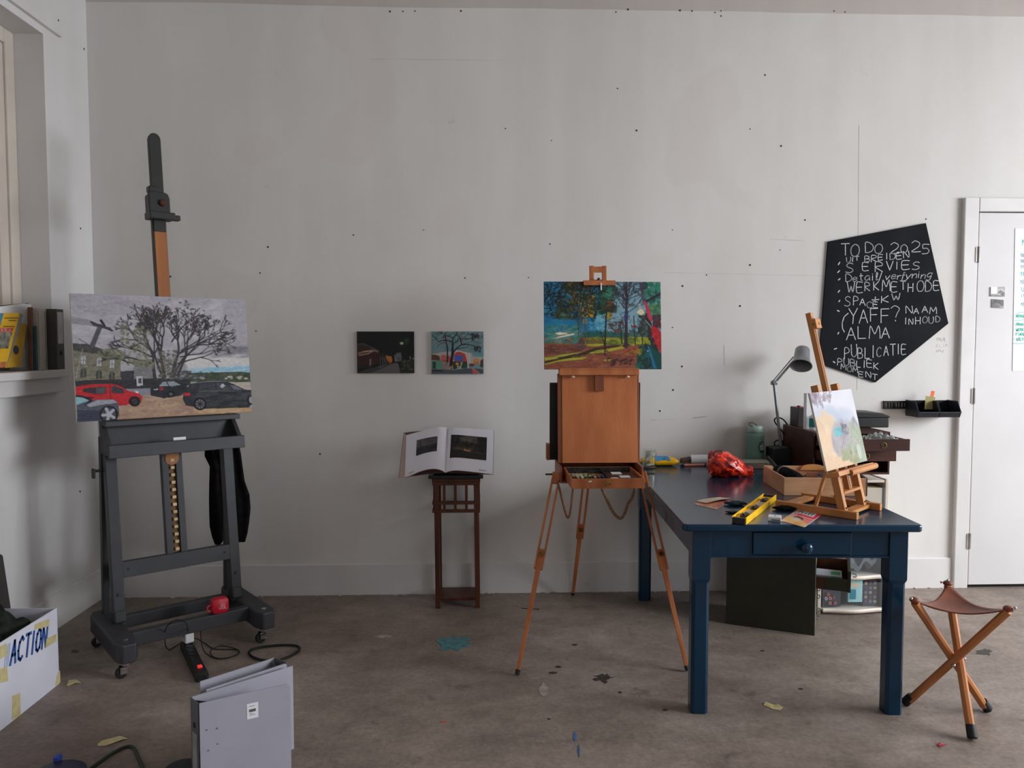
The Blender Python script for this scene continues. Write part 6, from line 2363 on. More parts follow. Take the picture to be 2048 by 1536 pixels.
mb.lathe([(0.044, 0.192), (0.0455, 0.194), (0.0455, 0.226), (0.043, 0.230), (0.01, 0.231)], (bc.x, 4.568, TT + .0005), n=36)
mb.build('lid', mat('pale_green_lid', (176, 204, 194), 0.4), BT, smooth=True, angle=50)
mb = MB()
z_ = TT + 0.215
mb.tube([(bc.x - .03, 4.53, z_ + .017), (bc.x - .048, 4.535, z_ + .022), (bc.x - .046, 4.54, z_ + .034), (bc.x - .025, 4.545, z_ + .036), (bc.x + .005, 4.55, z_ + .018)], 0.0024, 6, smooth=6)
mb.build('lid_strap', M_BLACK, BT, smooth=True)
mb = MB()


def wrap(a, z, off=0.0006):
    return Vector((bc.x + (rb + off) * sin(a), 4.568 - (rb + off) * cos(a), TT + z))


lc = radians(30)
mb.sheet(lambda u, v: wrap(lc + 0.50 * (2 * u - 1) * sqrt(max(0.0, 1 - (2 * v - 1) ** 2)), 0.068 + 0.074 * v), 14, 16)
lb_ = mb.build('oval_badge', mat('badge_green', (28, 78, 66), 0.5), BT, smooth=True)
mb = MB()
for txt, zz0, hh in (('BUFF', 0.106, 0.013), ('CAMP', 0.089, 0.013)):
    for i, ch in enumerate(txt):
        for st in G[ch] if ch in G else []:
            q = [wrap(lc - 0.32 + (i + x * .72) * 0.165, zz0 + y * hh, 0.0010) for x, y in st]
            ribbon(mb, q, 0.0034, (sin(lc), -cos(lc), 0), lift=0.0005)
for st in ([(-.22, .0), (0, 1), (.22, 0)], [(-.1, .0), (.05, .6), (.2, 0)]):
    ribbon(mb, [wrap(lc + x, 0.124 + y * .011, 0.001) for x, y in st], 0.0018, (sin(lc), -cos(lc), 0), lift=0.0005)
mb.build('badge_print', mat('badge_white', (200, 216, 208), 0.5), BT)

# desk lamp
M_LAMP = mat('lamp_grey', (132, 134, 138), 0.35, 0.35, var=0.05)
LY = 4.50
LP = thing('desk_lamp', 'grey metal desk lamp with bell shade on a jointed arm', 'lamp', (PY(1569, 900, LY).x, LY, TT + 0.0005))
b0, b1 = PY(1545, 924, 4.43), PY(1586, 924, 4.43)
mb = MB()
zt = PY(1569, 897, 4.43).z
mb.prism([(b0.x, 4.43, TT + .0006), (b0.x + .002, 4.43, zt), (b1.x - .022, 4.43, zt + .008), (b1.x, 4.43, zt - .008), (b1.x, 4.43, TT + .0006)], (0, 0.12, 0))
mb.build('base', M_BLACK, LP, bevel=0.008, seg=3)
A, B, Cc = PY(1562, 896, LY), PY(1548, 766, LY), PY(1590, 716, LY - 0.02)
mb = MB()
mb.tube([A, B], 0.0085, 12)
mb.build('pole', M_LAMP, LP, smooth=True)
mb = MB()
mb.cyl(B + Vector((-0.018, 0, 0)), B + Vector((0.018, 0, 0)), 0.012, n=14)
mb.cyl(B + Vector((0, -.016, .004)), B + Vector((0, .016, .004)), 0.013, n=14)
mb.build('joint', M_LAMP, LP, bevel=0.002)
mb = MB()
dv = (Cc - B).normalized()
nv = dv.cross(Vector((0, 1, 0)))
mb.tube([B - nv * .004, Cc - nv * .004], 0.007, 8)
mb.tube([B + nv * .012, Cc + nv * .012], 0.0035, 8)
mb.build('arm', M_LAMP, LP, smooth=True)
sc_, st_ = PY(1602, 732, LY - 0.085), PY(1605, 699, LY - 0.02)
ax = (st_ - sc_).normalized()
hS = (st_ - sc_).length
mb = MB()
mb.lathe([(0.0625, 0.0), (0.0605, 0.006), (0.051, 0.026), (0.046, 0.045), (0.0435, 0.075), (0.041, hS - .004), (0.037, hS + .002), (0.005, hS + .004), (0.004, hS), (0.036, hS - .003), (0.0395, 0.074), (0.043, 0.045), (0.048, 0.027), (0.0575, 0.006), (0.0595, 0.001), (0.0625, 0.0)], sc_, ax, 40, caps=False)
mb.build('shade', M_LAMP, LP, smooth=True, angle=50)
mb = MB()
mb.lathe([(0.015, hS - 0.01), (0.017, 0.06), (0.012, 0.055)], sc_, ax, 16)
mb.build('bulb_socket', M_WHITE, LP, smooth=True)
mb = MB()
zz = lambda x, y, Y=4.56: PY(x, y, Y)
z2 = lambda x, y, Y=4.56: PY(1260 + x / 5.121, 680 + y / 5.121, Y)
mb.tube([z2(1600, 1100, 4.52), z2(1615, 1000), z2(1618, 900), z2(1600, 850), z2(1560, 808), z2(1510, 795), z2(1480, 815), z2(1490, 850), z2(1530, 900), z2(1575, 960), z2(1580, 1010), z2(1560, 1035), z2(1510, 1028), z2(1480, 1050), z2(1490, 1085), z2(1540, 1090, 4.54), z2(1575, 1075, 4.54), z2(1560, 1045, 4.54), z2(1530, 1040, 4.52), z2(1590, 1100, 4.52)], 0.0042, 7, smooth=6)
mb.build('flex', M_RUBBER, LP, smooth=True)

# crinkled red-orange pouch
pc = on_top(1452, 958)
pcx, pcy = pc.x + 0.03, 4.13
PO = thing('pouch', 'shiny crinkled red and orange pouch gathered at one side on the blue table', 'pouch', (pcx, pcy, TT + 0.0005))


def crinkle(d):
    return 1 + 0.045 * sin(7 * d.x + 5 * d.z) + 0.04 * sin(11 * d.z - 8 * d.y + 1) + 0.03 * sin(17 * d.x + 13 * d.y) + 0.06 * max(0, d.x) * sin(8 * d.z)


mb = MB()
R = []
NR = 40
prof_ = [(-.098, .020, .050, .066), (-.094, .050, .058, .072), (-.078, .068, .066, .074), (-.045, .080, .071, .071), (0.0, .084, .067, .066), (.04, .072, .056, .058), (.07, .054, .045, .047), (.092, .034, .032, .036), (.105, .018, .020, .026), (.118, .022, .026, .026), (.134, .030, .030, .030), (.14, .012, .014, .024)]
for i in range(len(prof_) * 3 - 2):
    t = i / 3
    k = min(int(t), len(prof_) - 2)
    f = t - k
    px_, ry_, rz_, zc_ = [prof_[k][j] * (1 - f) + prof_[k + 1][j] * f for j in range(4)]
    ring = []
    for j in range(NR):
        a = 2 * pi * j / NR
        c_ = 1 + 0.06 * sin(5 * a + px_ * 60) + 0.05 * sin(9 * a - px_ * 90) + .03 * sin(14 * a + px_ * 150)
        z = zc_ + rz_ * sin(a) * c_
        ring.append(Vector((px_ + .006 * sin(4 * a), ry_ * cos(a) * c_, max(0.0, z - 0.004))))
    R.append(ring)
mb.loft(R)
mp_ = bpy.data.materials.new('red_orange_camo_foil')
mp_.use_nodes = True
nt = mp_.node_tree
b_ = nt.nodes['Principled BSDF']
b_.inputs['Roughness'].default_value = 0.28
b_.inputs['Coat Weight'].default_value = 0.4
tc_ = nt.nodes.new('ShaderNodeTexCoord')
nz_ = nt.nodes.new('ShaderNodeTexNoise')
nz_.inputs['Scale'].default_value = 26
nz_.inputs['Detail'].default_value = 3
nz_.inputs['Distortion'].default_value = 1.4
nt.links.new(tc_.outputs['Object'], nz_.inputs['Vector'])
rp_ = nt.nodes.new('ShaderNodeValToRGB')
e_ = rp_.color_ramp.elements
e_[0].position, e_[0].color = 0.40, (*lin((120, 20, 18)), 1)
e_[1].position, e_[1].color = 0.56, (*lin((246, 70, 30)), 1)
x_ = e_.new(0.47)
x_.color = (*lin((216, 36, 24)), 1)
nt.links.new(nz_.outputs['Fac'], rp_.inputs['Fac'])
nt.links.new(rp_.outputs['Color'], b_.inputs['Base Color'])
n2_ = nt.nodes.new('ShaderNodeTexVoronoi')
n2_.inputs['Scale'].default_value = 28
nt.links.new(tc_.outputs['Object'], n2_.inputs['Vector'])
bp_ = nt.nodes.new('ShaderNodeBump')
bp_.inputs['Strength'].default_value = 0.6
bp_.inputs['Distance'].default_value = 0.01
nt.links.new(n2_.outputs['Distance'], bp_.inputs['Height'])
nt.links.new(bp_.outputs['Normal'], b_.inputs['Normal'])
mb.build('bag', mp_, PO, True, smooth=True, angle=70)
mb = MB()
mb.tube([(-.088, -.05, .118), (-.082, -.045, .140), (-.045, -.035, .146), (-.03, -.03, .138)], 0.006, 8, smooth=5)
mb.build('carry_strap', mat('dark_red_strap', (96, 24, 24), 0.6), PO, True, smooth=True)
mb = MB()
mb.ball((-.036, -.034, .137), .006, n=10)
mb.build('zip_pull', M_STEEL, PO, True, smooth=True)

# shallow wooden tray box with rolled umbrella and tools
fl, fr_, bl_ = on_top(1567.5, 991), on_top(1744.5, 993), on_top(1515, 959)
TR_ = thing('wooden_tray', 'shallow open pale wooden tray box with dividers behind the table easel', 'tray', (fl.x, fl.y, TT + 0.0005), atan2(fr_.y - fl.y, fr_.x - fl.x))
wT = 0.385
dT = 0.37
hT = 0.086
M_PINE = wood('pale_beech_ply', (204, 160, 122), (186, 140, 104), 7.0, (1, 1, 3))
mb = MB()
t_ = 0.009
mb.box(0, wT, 0, t_, 0, hT)
mb.box(0, t_, t_, dT, 0, hT)
mb.box(t_, wT - t_, dT - t_, dT, 0, hT)
mb.box(t_, wT - t_, t_, dT - t_, 0, 0.006)
tb = mb.build('box_walls', M_PINE, TR_, True, bevel=0.0015)
mb = MB()
mb.prism([(wT - t_, 0, 0), (wT - t_, dT, 0), (wT - t_, dT, hT), (wT - t_, dT * .70, hT + .012), (wT - t_, dT * .3, hT + .012), (wT - t_, 0, hT)], (0.014, 0, 0))
mb.build('dark_end', M_MAHOG, TR_, True, bevel=0.002)
mb = MB()
P = [(0.185, dT - t_ - .001, hT - .02)] + [(0.25 + 0.055 * cos(radians(180 - a)), dT - t_ - .001, hT - .004 + 0.014 * sin(radians(a))) for a in range(0, 181, 15)] + [(0.315, dT - t_ - .001, hT - .02)]
mb.prism(P, (0, -0.01, 0))
mb.build('arched_grip', wood('orange_ply', (206, 146, 88), (188, 126, 72), 8), TR_, True)
for y0_, y1_, x0_, x1_ in ((0.20, 0.206, 0.12, wT - t_),):
    mb = MB()
    mb.box(0.128, 0.134, t_, dT - t_, 0.0065, hT - 0.022)
    mb.build('divider', M_PINE, TR_, True)
    mb = MB()
    mb.box(0.1345, wT - t_ - .001, 0.15, 0.156, 0.0065, hT - 0.022)
    mb.build('divider', M_PINE, TR_, True)
trm = root_matrix(TR_)
UM = thing('folded_umbrella', 'rolled black umbrella with grey band lying in the wooden tray', 'umbrella', trm @ Vector((0.062, 0.165, 0.030)), TR_.rotation_euler.z + radians(8))
mb = MB()
mb.lathe([(0.012, -0.145), (0.024, -0.14), (0.030, -0.10), (0.033, 0.0), (0.031, 0.09), (0.024, 0.12), (0.012, 0.125)], (0, 0, 0.045), (0.02, 1, .0), 20)
mb.build('canopy', M_CLOTH, UM, True, smooth=True)
mb = MB()
mb.lathe([(0.0325, 0.03), (0.0342, 0.034), (0.0342, 0.046), (0.0325, 0.05)], (0, 0, 0.045), (0.02, 1, 0), 20)
mb.build('band', mat('grey_band', (92, 98, 96), 0.6), UM, True, smooth=True)
mb = MB()
mb.tube([(0.004, 0.12, 0.05), (-.004, 0.165, 0.075), (-.016, 0.205, 0.10)], 0.010, 10, smooth=4)
mb.build('handle', M_BLACK, UM, True, smooth=True)
mb = MB()
q = trm @ Vector((0.26, 0.085, 0.05))
mb.ball((q.x, q.y, TT + 0.066), 0.092, 0.045, 0.046, 24, fn=lambda d: 1 - 0.25 * max(0, -d.x))
tag(mb.build('blue_cloth', mat('slate_blue_cloth', (88, 118, 132), 0.8), smooth=True), 'slate blue rounded cloth lump lying in the wooden tray', 'cloth')
mb = MB()
q0, q1 = trm @ Vector((0.145, 0.03, 0.02)), trm @ Vector((0.175, 0.14, 0.085))
mb.beam(q0, q1, 0.05, 0.008, (0, 0, 1))
tag(mb.build('wood_offcut', M_FRENCHDK), 'short brown wood offcut leaning in the tray beside the blue cloth', 'wood')
mb = MB()
q = trm @ Vector((0.20, 0.26, 0.0))
mb.ball((q.x + .03, q.y, TT + 0.050), 0.06, 0.02, 0.012, 16)
tag(mb.build('dark_pouch', M_BLACK, smooth=True), 'small dark flat pouch at the back of the wooden tray', 'pouch')

# ---------------------------------------------------------------- table easel with small landscape
TE_O = Vector((1.574, 3.227, TT + 0.0005))
TEZ = radians(42)
TE = thing('table_easel', 'small beech table easel with H-shaped foot on the blue table', 'easel', TE_O, TEZ)
M_BEECHL = wood('honey_beech', (196, 134, 76), (174, 112, 60), 12.0, (1, 1, 0.15))
k_ = 0.25


def tb(nm, mb, m=M_BEECHL, par=None, **k):
    return mb.build(nm, m, par or TE, True, **k)


def TFp(x, z, off=0.0):
    return Vector((x, -0.018 + k_ * z - off, z))


for s in (-1, 1):
    mb = MB()
    mb.box(0.125 * s - 0.012, 0.125 * s + 0.012, -0.085, 0.27, 0, 0.030)
    tb('foot_rail', mb, bevel=0.002)
for y in (-0.022, 0.225):
    mb = MB()
    mb.box(-0.113, 0.113, y - 0.022, y + 0.022, 0.008, 0.022)
    tb('foot_crossbar', mb, bevel=0.001)
for s in (-1, 1):
    mb = MB()
    mb.beam(TFp(0.098 * s, 0.005), TFp(0.098 * s, 0.545), 0.026, 0.032, (0, -1, 0))
    u_ = tb('upright', mb, bevel=0.002)
    mb = MB()
    a = TFp(0.098 * s, 0.035, 0.016)
    mb.cyl(a, a + Vector((0, -0.004, 0)), 0.004, n=10)
    tb('bolt', mb, M_BLACK, u_)
    mb = MB()
    mb.beam((0.097 * s, 0.105, 0.024), TFp(0.084 * s, 0.215, -0.022), 0.016, 0.012, (0, -1, 0))
    tb('rear_prop', mb, bevel=0.001)
mb = MB()
mb.beam(TFp(-0.085, 0.095), TFp(0.085, 0.095), 0.012, 0.036, (0, -1, 0.0))
tb('crosspiece', mb, bevel=0.001)
mb = MB()
mb.beam(TFp(-0.085, 0.40, -0.004), TFp(0.085, 0.40, -0.004), 0.012, 0.036, (0, -1, 0.0))
tb('crosspiece', mb, bevel=0.001)
mb = MB()
mb.beam(TFp(0, 0.09), TFp(0, 0.86), 0.026, 0.024, (0, -1, 0))
mast2 = tb('mast', mb, bevel=0.0015)
mb = MB()
mb.beam(TFp(-0.003, 0.10, 0.0125), TFp(-0.003, 0.84, 0.0125), 0.007, 0.002, (0, -1, 0))
tb('mast_groove', mb, mat('groove_brown', (110, 66, 36), 0.7), mast2)
mb = MB()
mb.beam(TFp(0.0, 0.79, 0.018), TFp(0.0, 0.832, 0.018), 0.052, 0.03, (0, -1, 0))
cl2 = tb('top_clamp', mb, bevel=0.002)
mb = MB()
a = TFp(0.006, 0.812, 0.033)
mb.cyl(a, a + Vector((0, -0.003, 0)), 0.006, n=12)
mb.cyl(TFp(-0.026, 0.81, 0.018), TFp(-0.04, 0.81, 0.018), 0.005, n=8)
tb('clamp_bolt', mb, M_BRASS, cl2)
mb = MB()
mb.beam(TFp(-0.205, 0.186, 0.042), TFp(0.16, 0.186, 0.042), 0.02, 0.05, (0, -1, 0.3))
mb.cyl(TFp(-0.095, 0.186, 0.066), TFp(0.178, 0.186, 0.066), 0.0135, n=16)
tb('canvas_ledge', mb, bevel=0.002)


def small_landscape():
    cv = Canvas(170, 124, (214, 212, 220), [(315, 155), (722, 108), (900, 815), (482, 940)])
    for _ in range(70):
        cv.ell(random.uniform(320, 760), random.uniform(110, 420), 60, 26, random.choice([(222, 220, 228), (210, 209, 220), (218, 217, 222)]), .5, 0, .5)
    cv.poly([(340, 330), (500, 350), (620, 420), (780, 500), (760, 560), (400, 560)], (178, 188, 206), .7)
    for _ in range(60):
        cv.ell(random.uniform(360, 720), random.uniform(330, 500), 46, 26, random.choice([(184, 194, 210), (196, 198, 210), (170, 182, 202), (188, 192, 206)]), .4, .3, .5)
    SN = (222, 186, 148)
    cv.poly([(385, 440), (470, 410), (500, 480), (560, 520), (580, 640), (700, 740), (830, 800), (905, 820), (480, 945)], SN, 1, 4)
    cv.dabs((390, 430, 560, 700), 50, 30, [(226, 190, 152), (216, 178, 138), (222, 196, 164)], .6)
    for _ in range(80):
        cv.ell(random.uniform(560, 800), random.uniform(470, 720), random.uniform(16, 40), random.uniform(14, 30), random.choice([(164, 152, 166), (150, 140, 156), (178, 166, 172), (158, 160, 160)]), .55, random.uniform(-1, 1), .4)
    for _ in range(90):
        cv.ell(random.uniform(700, 880), random.uniform(480, 810), random.uniform(14, 36), random.uniform(14, 34), random.choice([(150, 164, 132), (132, 148, 110), (166, 176, 148), (174, 168, 164)]), .6, random.uniform(-1, 1), .4)
    for _ in range(26):
        cv.ell(random.uniform(640, 800), random.uniform(730, 800), 18, 13, random.choice([(140, 146, 90), (124, 134, 84), (160, 158, 108)]), .85, random.uniform(-1, 1))
    for x, y in ((700, 755), (660, 790), (690, 780), (730, 790), (810, 825)):
        cv.ell(x, y, 18, 14, (146, 152, 104), .9)
    for _ in range(260):
        x, y = random.uniform(570, 860), random.uniform(450, 800)
        a = random.uniform(.8, 2.2)
        cv.line([(x, y), (x + 26 * cos(a), y - 26 * sin(a))], 5, random.choice([(150, 138, 156), (176, 164, 172), (120, 116, 126), (140, 152, 118), (166, 172, 146), (186, 176, 178)]), .55, 2)
    for _ in range(80):
        x, y = random.uniform(320, 540), random.uniform(130, 290)
        if y < 330 - (x - 320) * .7:
            cv.line([(x, y), (x + random.uniform(-16, 16), y + random.uniform(6, 22))], 5, random.choice([(110, 92, 108), (146, 126, 140), (128, 108, 120)]), .8, 2)
    cv.poly([(555, 500), (570, 490), (630, 470), (650, 560), (570, 580)], (92, 176, 184))
    cv.poly([(560, 500), (625, 480), (640, 540)], (74, 158, 170), .8)
    cv.line([(628, 460), (660, 670)], 6, (130, 120, 130), .8)
    cv.line([(740, 670), (760, 760)], 8, (196, 182, 186), .8)
    cv.dabs((640, 460, 700, 540), 20, 8, [(92, 88, 100), (120, 114, 128)], .8)
    cv.dabs((730, 390, 780, 500), 14, 8, [(140, 136, 150)], .6)
    cv.dabs((320, 170, 380, 240), 30, 9, [(128, 110, 126), (150, 130, 146)], .8)
    cv.dabs((390, 140, 520, 280), 34, 7, [(140, 124, 138), (166, 152, 162)], .7)
    cv.ell(815, 720, 20, 30, (196, 204, 196), .8)
    cv.a *= 0.90
    return cv


sp = panel('canvas_painting', 0.418, 0.328, 0.008, small_landscape(), M_CANVAS_EDGE, M_PAINT)
ang_ = math.atan(k_)
bo = TFp(-0.015, 0.2005, 0.024)
place_leaning(sp, root_matrix(TE) @ bo, TEZ, ang_)
tag(sp, 'small pale unfinished landscape with a turquoise patch on the table easel', 'painting')

# ---------------------------------------------------------------- on the table: front half
def quad_top(pts, z=TT):
    return [PZ(x, y, z) for x, y in pts]


def axis_of(a, b):
    d = b - a
    return d.length, atan2(d.y, d.x)


# yellow spirit level lying on its side: long channel with flanges, black ends, three vials
la, lb2 = on_top(1477, 1049), on_top(1540, 1000)
Llen, Lang = axis_of(la, lb2)
LV = thing('spirit_level', 'yellow spirit level with black ends lying near the front of the blue table', 'level', (la.x, la.y, TT + 0.0005), Lang)
M_LVL = mat('level_yellow', (250, 196, 10), 0.35, var=0.04)
lw = 0.052
mb = MB()
mb.box(0.012, Llen - 0.012, -lw / 2, lw / 2, 0.004, 0.017)
mb.box(0.006, Llen - 0.006, -lw / 2 - .0035, -lw / 2, 0.0, 0.029)
mb.box(0.006, Llen - 0.006, lw / 2, lw / 2 + .0035, 0.0, 0.029)
mb.build('rail', M_LVL, LV, True, bevel=0.0008)
for x in (0.0, Llen - 0.018):
    mb = MB()
    mb.box(x, x + 0.018, -lw / 2 + .0003, lw / 2 - .0003, 0.0005, 0.026)
    mb.build('end_cap', M_BLACK, LV, True, bevel=0.002)
M_VIAL = mat('vial_holder', (54, 40, 24), 0.4)
M_VGAP = mat('vial_window', (196, 190, 168), 0.4)
for f in (0.17, 0.47, 0.80):
    mb = MB()
    x = Llen * f
    mb.prism([(x + 0.038 * cos(radians(a)), 0.017 * sin(radians(a)), 0.0172) for a in range(0, 360, 20)], (0, 0, 0.006))
    vh = mb.build('vial_holder', M_VIAL, LV, True, bevel=0.001)
    mb = MB()
    mb.cyl((x - 0.022, 0, 0.024), (x + 0.022, 0, 0.024), 0.0055, n=12)
    mb.build('vial', mat('vial_dark', (46, 40, 24), 0.2), vh, True, smooth=True)
for f in (0.30, 0.66):
    mb = MB()
    x = Llen * f
    mb.box(x - 0.045, x + 0.04, -0.012, 0.012, 0.0171, 0.0178)
    mb.build('scale_sticker', M_VGAP, LV, True)


# cards and leaflets
def card_img(kind):
    cv = Canvas(64, 44, (232, 40, 64))
    if kind == 'glue':
        cv.poly([(0, 0), (64, 0), (64, 20), (0, 20)], (234, 34, 66))
        cv.poly([(0, 6), (12, 0), (18, 44), (0, 44)], (222, 150, 150))
        cv.poly([(14, 20), (64, 22), (64, 44), (8, 44)], (236, 120, 116))
        cv.poly([(0, 24), (40, 30), (64, 36), (64, 44), (0, 44)], (232, 178, 110))
        cv.ell(28, 28, 13, 5, (66, 42, 34), 1, .1)
        cv.ell(28, 31, 13, 4, (216, 190, 160), 1, .1)
        cv.ell(40, 40, 10, 4, (222, 150, 60), .9)
        cv.poly([(0, 14), (8, 12), (12, 26), (0, 30)], (206, 160, 160))
    else:
        cv.poly([(0, 0), (64, 0), (64, 44), (0, 44)], (212, 110, 92))
        cv.poly([(0, 24), (64, 16), (64, 44), (0, 44)], (220, 160, 120))
        cv.dabs((0, 0, 64, 44), 30, 5, [(196, 60, 64), (226, 178, 140), (206, 130, 100)], .5)
    return cv


def flat_card(name, pts, cv, label, cat, lift=0.0006, thick=0.0012, bend=0.0, material=None):
    P = quad_top(pts)
    for p in P:
        p.z = TT + lift
    mb = MB()

    def fn(u, v):
        a = P[0].lerp(P[1], u)
        b = P[3].lerp(P[2], u)
        q = a.lerp(b, v)
        return q + Vector((0, 0, thick + bend * (u * (1 - u) * 4 * 0.4 + v * v)))
    if cv is not None:
        mb.sheet(fn, cv.W - 1, cv.H - 1)
        n = len(mb.v)
        mb.slab(lambda u, v: fn(u, v) - Vector((0, 0, thick * .3)), 6, 6, (0, 0, -thick * .7), 1)
        o = mb.build(name, [M_PRINT, M_PAPER], fix=False)
        lay_paint(o, cv, 0)
    else:
        mb.slab(fn, 6, 6, (0, 0, -thick))
        o = mb.build(name, material)
    return tag(o, label, cat), fn


gl, gfn = flat_card('glue_leaflet', [(1600, 1016), (1648, 1026), (1609, 1055), (1561, 1042)], card_img('glue'), 'red leaflet with white name box lying at the front edge of the blue table', 'leaflet')
P = quad_top([(1600, 1016), (1648, 1026), (1609, 1055), (1561, 1042)])


def gl_at(u, v, z):
    a = P[0].lerp(P[1], u)
    b = P[3].lerp(P[2], u)
    q = a.lerp(b, v)
    q.z = TT + z
    return q


mb = MB()
mb.prism([gl_at(u, v, 0.0022) for u, v in ((.13, .13), (.83, .16), (.85, .40), (.10, .37))], (0, 0, 0.0004))
nb = mb.build('name_box', M_PAPER, gl)
mb = MB()
for i, ch in enumerate('Pritt'):
    for st in G.get(ch, []):
        q = [gl_at(.19 + (i * 1.15 + x * .95) * .108, .345 - y * .17, 0.0029) for x, y in st]
        ribbon(mb, q, 0.0042, (0, 0, 1), lift=0.0003)
mb.build('name_letters', M_BLACK, gl)
mb = MB()
ribbon(mb, [gl_at(.45, .53, .0024), gl_at(.95, .55, .0024)], 0.010, (0, 0, 1))
mb.build('slogan_strip', mat('slogan_pink', (238, 170, 168), 0.5), gl)
flat_card('leaflet', [(1392, 1006), (1462, 1002), (1432, 1019), (1388, 1009)], card_img('other'), 'reddish leaflet under a cream sheet at the left of the blue table', 'leaflet')
flat_card('paper_sheet', [(1393, 1003), (1440, 996), (1462, 1000), (1412, 1010)], None, 'small cream paper sheet lying on the reddish leaflet', 'paper', lift=0.003, bend=0.006, material=M_CREAM)
# white eraser box
ea, eb = on_top(1536, 1042), on_top(1562, 1044)
El, Ea = axis_of(ea, eb)
EB = thing('eraser_box', 'small white box between the yellow level and the red leaflet', 'box', (ea.x, ea.y, TT + .0005), Ea)
mb = MB()
mb.box(0, El, 0, 0.052, 0, 0.017)
eb_ = mb.build('carton', M_WHITE, EB, True, bevel=0.0015)
mb = MB()
mb.box(0.012, El - .004, -0.0008, 0.0, 0.003, 0.008)
mb.build('printed_band', mat('slate_print', (96, 104, 120), 0.5), EB, True)
mb = MB()
mb.box(El * .45, El * .6, 0.02, 0.034, 0.0171, 0.0176)
mb.build('printed_mark', mat('print_grey', (140, 146, 156), 0.5), EB, True)
# crumpled dark bits around the level
for px_, py_, r_, m_, lb_, nm_ in ((1472, 1010, .030, mat('dark_teal_rag', (22, 58, 64), 0.8), 'crumpled dark teal rag left of the yellow level', 'rag'), (1465, 1026, .017, M_BLACK, 'small dark clip beside the near end of the yellow level', 'clip'), (1570, 1020, .030, M_CLOTH, 'flat black cloth between the yellow level and the table easel', 'cloth')):
    q = on_top(px_, py_)
    mb = MB()
    mb.ball((q.x, q.y, TT + r_ * .30), r_ * 1.5, r_ * 0.9, r_ * .28, 20, fn=lambda d: 1 + .18 * sin(6 * d.x + 4 * d.y) + .12 * sin(13 * d.y - 5 * d.x))
    tag(mb.build(nm_, m_, smooth=True), lb_, nm_)

# ---------------------------------------------------------------- brown drawer chest and cream drawer tower behind the table
M_CREAMPL = mat('cream_plastic', (228, 214, 200), 0.4, var=0.03)
M_CLEARPL = bpy.data.materials.new('clear_plastic')
M_CLEARPL.use_nodes = True
nt = M_CLEARPL.node_tree
tr_ = nt.nodes.new('ShaderNodeBsdfTransparent')
tr_.inputs[0].default_value = (0.95, 0.96, 0.97, 1)
mx_ = nt.nodes.new('ShaderNodeMixShader')
mx_.inputs[0].default_value = 0.05
pb0 = nt.nodes['Principled BSDF']
pb0.inputs['Base Color'].default_value = (0.75, 0.76, 0.78, 1)
pb0.inputs['Roughness'].default_value = 0.15
nt.links.new(tr_.outputs[0], mx_.inputs[1])
nt.links.new(pb0.outputs[0], mx_.inputs[2])
nt.links.new(mx_.outputs[0], nt.nodes['Material Output'].inputs[0])
tx0, tx1, ty0, ty1 = 1.872, 2.268, 4.19, 4.57
TOP = 0.762
DT = thing('drawer_tower', 'cream plastic tower with transparent drawers standing behind the blue table', 'drawer unit', ((tx0 + tx1) / 2, (ty0 + ty1) / 2, 0))
mb = MB()
for x in (tx0, tx1 - 0.022):
    mb.box(x, x + 0.022, ty0, ty1, 0.0, TOP)
mb.box(tx0 + .022, tx1 - .022, ty1 - 0.008, ty1, 0.02, TOP)
zs = [0.016, 0.205, 0.392, 0.580]
for z in zs + [TOP - 0.02]:
    mb.box(tx0 + .022, tx1 - .022, ty0 + 0.004, ty1 - .008, z, z + 0.016)
mb.build('frame', M_CREAMPL, DT, bevel=0.004)
for i, z in enumerate(zs):
    za, zb = z + 0.018, (zs[i + 1] if i < 3 else TOP - 0.02) - 0.004
    mb = MB()
    n = 12
    xa_, xb_ = tx0 + 0.026, tx1 - 0.026
    w_ = 0.003
    fn = lambda u, v: Vector((xa_ + (xb_ - xa_) * u, ty0 - 0.012 - 0.022 * sin(pi * u) ** 2, za + (zb - za - 0.02) * v))
    mb.slab(fn, n, 2, (0, w_, 0))
    mb.box(xa_, xa_ + w_, ty0 - 0.012 + w_, ty1 - 0.03, za, zb - .02)
    mb.box(xb_ - w_, xb_, ty0 - 0.012 + w_, ty1 - 0.03, za, zb - .02)
    mb.box(xa_ + w_, xb_ - w_, ty1 - 0.033, ty1 - 0.03, za, zb - .02)
    mb.box(xa_ + w_, xb_ - w_, ty0 + .002, ty1 - .033, za, za + w_)
    mb.build('clear_drawer', M_CLEARPL, DT)
    mb = MB()
    fn2 = lambda u, v: Vector((xa_ + (xb_ - xa_) * u, ty0 - 0.014 - 0.024 * sin(pi * u) ** 2 - .006 * sin(pi * v), za - 0.020 + 0.022 * v))
    mb.slab(fn2, n, 4, (0, 0.012, 0))
    mb.build('drawer_lip', M_CREAMPL, DT, smooth=True)
